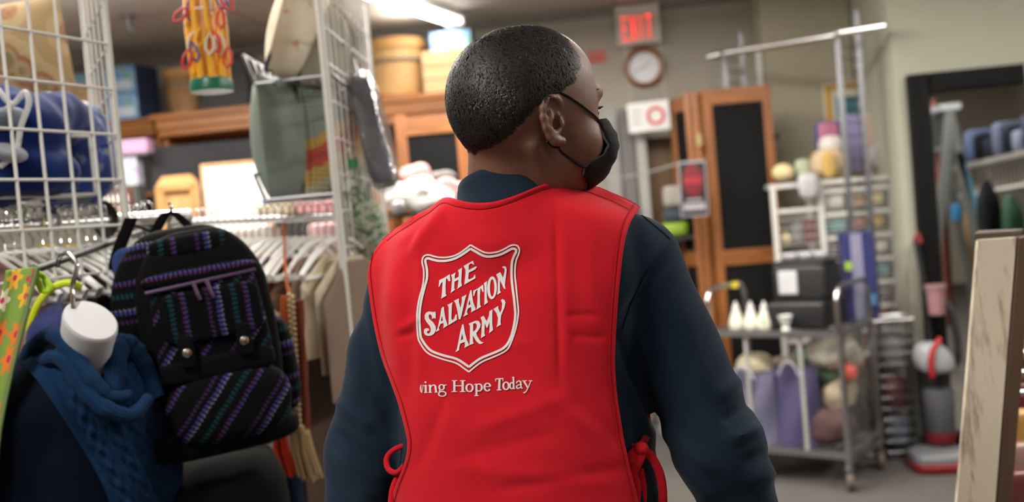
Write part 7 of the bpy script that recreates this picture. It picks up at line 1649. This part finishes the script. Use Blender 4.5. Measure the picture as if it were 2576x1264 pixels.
# ------------------------------------------------------------------ backpack
def stripe_mat(name, ang, freq):
    t = NT(name); v = t.obj(); sx = t.n('ShaderNodeSeparateXYZ'); 
    dn = t.n('ShaderNodeVectorMath', operation='DOT_PRODUCT'); t.l(v, dn.inputs[0]); dn.inputs[1].default_value = tuple(e1 * math.cos(ang) + e3 * math.sin(ang)); a = dn.outputs['Value']
    d2 = t.n('ShaderNodeVectorMath', operation='DOT_PRODUCT'); t.l(v, d2.inputs[0]); d2.inputs[1].default_value = tuple(-e1 * math.sin(ang) + e3 * math.cos(ang)); b_ = d2.outputs['Value']
    zig = t.math('MULTIPLY', t.math('PINGPONG', t.math('MULTIPLY', b_, 1), .004), .9); f = t.math('FRACT', t.math('MULTIPLY', t.math('ADD', a, zig), freq))
    BK = lin(8, 8, 9); cr = t.ramp(f, [(0, BK), (.20, lin(56, 34, 72)), (.26, BK), (.34, lin(60, 54, 116)), (.41, lin(104, 104, 122)), (.44, BK), (.60, lin(20, 52, 60)), (.68, BK), (.80, lin(70, 34, 68)), (.84, lin(54, 56, 110)), (.88, BK)])
    dots = t.math('GREATER_THAN', t.math('FRACT', t.math('MULTIPLY', b_, 110)), .35); nz = t.noise(v, 300, 2); t.base(t.mix(t.math('MULTIPLY', dots, .85), BK, cr)); t.set(.85, 0, .08); t.bump(nz, .4, .001); return t.m
yw = math.radians(17); e1 = (_R0 * math.cos(yw) + _F0 * math.sin(yw)); e3 = (ZA * math.cos(.09) - _R0 * math.sin(.09)); e1 = (e1 - e3 * e1.dot(e3)).normalized(); e2 = e3.cross(e1).normalized()        # e2 away from the viewer
BC = W(508, 845, 2.06); AX = (e1, e2, e3)
STV, STD, STH = stripe_mat('woven_stripe_upright', 0, 8.5), stripe_mat('woven_stripe_slant', math.radians(-42), 9), stripe_mat('woven_stripe_level', math.radians(90), 8)
BLK = cloth('black_cordura', (8, 8, 9), .15, .4, .8, .1)
t = thing('backpack', 'black backpack with woven purple and teal stripes hanging on the left rail', 'backpack', BC - e3 * .22)
def bq(u, v, w): return BC + e1 * u + e2 * v + e3 * w
def part(name, c, hf, m_, e=(.45, .45), taper=None, label=None, parent=None, ax=AX, n=(26, 34)):
    m = MB(); m.quadric(c, hf, ax, e[0], e[1], *n)
    if taper:
        V = m.arr(); L_ = (V - A3(c)) @ np.stack([A3(a) for a in ax]).T; k = L_[:, 2] / hf[2]; s_ = taper(k); L_[:, 0] *= s_; V = A3(c) + L_ @ np.stack([A3(a) for a in ax]); m.v = [tuple(x) for x in V.tolist()]
    return obj(name, m, m_, parent or t, label)
tp_ = lambda k: np.where(k > .15, 1 - .38 * ((k - .15) / .85) ** 2.2, 1 - .03 * (k - .15) ** 2)
bd = part('body', bq(-.01, .04, .005), (.158, .095, .225), STH, (.42, .45), tp_)
part('front_shell', bq(.018, -.050, .022), (.132, .05, .195), BLK, (.42, .5), tp_, 'plain black front shell')
part('top_panel', bq(.012, -.055, .185), (.085, .045, .028), STV, (.7, .6), None, 'striped top panel')
up_p = part('upper_pocket', bq(.022, -.098, .03), (.112, .038, .105), STD, (.35, .4), lambda k: 1 - .05 * (k + 1))
part('pocket_base', bq(.022, -.104, -.055), (.110, .036, .028), BLK, (.5, .4), None, None)
fl_ = part('pocket_flap', bq(.028, -.135, .048), (.094, .016, .050), STV, (.3, .35), None, 'flap with upright stripes', up_p)
part('pocket_lid', bq(.02, -.10, .125), (.112, .036, .018), STH, (.7, .5))
m = MB(); m.tube([bq(-.085, -.135, .108), bq(.02, -.142, .112), bq(.125, -.128, .116)], .0042, 8); obj('zip', m, mat('purple_zip', (62, 36, 74), .6), t, 'purple zip')
for u in (.005, .03): m = MB(); m.tube([bq(u, -.146, .112), bq(u + .004, -.156, .09), bq(u + .007, -.152, .078)], .0042, 6); obj('zip_pull', m, mat('plum_cord', (70, 40, 76), .6), t)
for u, w in ((-.030, -.012), (.078, -.010)):
    m = MB(); m.quadric(bq(u, -.146, w - .004), (.014, .008, .032), AX, .3, .3, 10, 14); obj('snap_tab', m, BLK, up_p)
    m = MB(); m.lathe([(.0, 0), (.0095, 0), (.0085, .004), (.004, .006), (0, .006)], bq(u, -.153, w - .006), -e2, 18); obj('snap', m, mat('pewter_snap', (196, 190, 176), .25, 1), up_p, 'round metal snap')
part('lower_pocket', bq(.030, -.098, -.135), (.122, .05, .075), STD, (.6, .6), lambda k: 1 - .22 * np.clip(k, 0, 1) ** 2 - .08 * np.clip(-k, 0, 1), 'rounded lower pocket with slanted stripes')
part('base_panel', bq(.01, -.01, -.205), (.150, .10, .035), BLK, (.6, .5))
part('side_pocket', bq(.150, .02, -.09), (.03, .07, .10), STH, (.7, .7)); part('side_pocket', bq(-.160, .03, -.10), (.03, .06, .10), BLK, (.7, .7))
part('back_panel', bq(-.10, .12, .15), (.055, .02, .06), cloth('slate_blue_mesh', (40, 58, 104)), (.5, .5), None, 'blue padded back panel')
m = MB(); m.grid([[W(x + dx, y, 2.16) for dx in (-13, -5, 5, 13)] for x, y in curve([(372, 610), (395, 575), (412, 545), (430, 535), (450, 545), (475, 570), (505, 600)], 6)]); solidify(obj('carry_loop', m, BLK, t), .006)
m = MB(); m.grid([[W(x + dx, y, 2.2) for dx in (-15, -5, 5, 15)] for x, y in curve([(330, 548), (318, 580), (296, 640), (282, 720), (285, 830), (300, 930)], 6)]); solidify(obj('shoulder_strap', m, BLK, t), .010)
m = MB(); m.grid([[W(x + dx, y, 2.22) for dx in (-9, 0, 9)] for x, y in curve([(318, 560), (352, 572), (385, 585)], 6)]); solidify(obj('shoulder_strap', m, BLK, t), .008)
m = MB(); m.tube([W(x, y, 2.2) for x, y in curve([(424, 512), (430, 520), (430, 545), (423, 556), (416, 548)], 6)], .004, 8); solo('rail_hook', m, CHROME, 'chrome hook on the left rail carrying the backpack', 'hook')
# black garment under the backpack
t2 = thing('black_jacket', 'plain black garment hanging low under the backpack', 'jacket', W(570, 1280, 2.2))
m = MB(); m.quadric(W(575, 1250, 2.22), (.125, .10, .22), tilt_ax(.3, -.05), .5, .6, 26, 32); V = m.arr(); V += rnd(V * A3((1, 1, .4)), 40, 3)[:, None] * .006; m.v = [tuple(x) for x in V.tolist()]; obj('body', m, cloth('jet_fabric', (7, 7, 8)), t2)
m = MB(); m.box(W(668, 1108, 2.10), (.026, .006, .034), tilt_ax(.1, .2)); obj('buckle', m, mat('grey_buckle', (72, 72, 74), .5), t2, 'small grey strap buckle')
m = MB(); m.tube([W(668, 1100, 2.12), W(674, 1060, 2.12), W(672, 1020, 2.14)], .005, 6); obj('strap', m, BLK, t2)
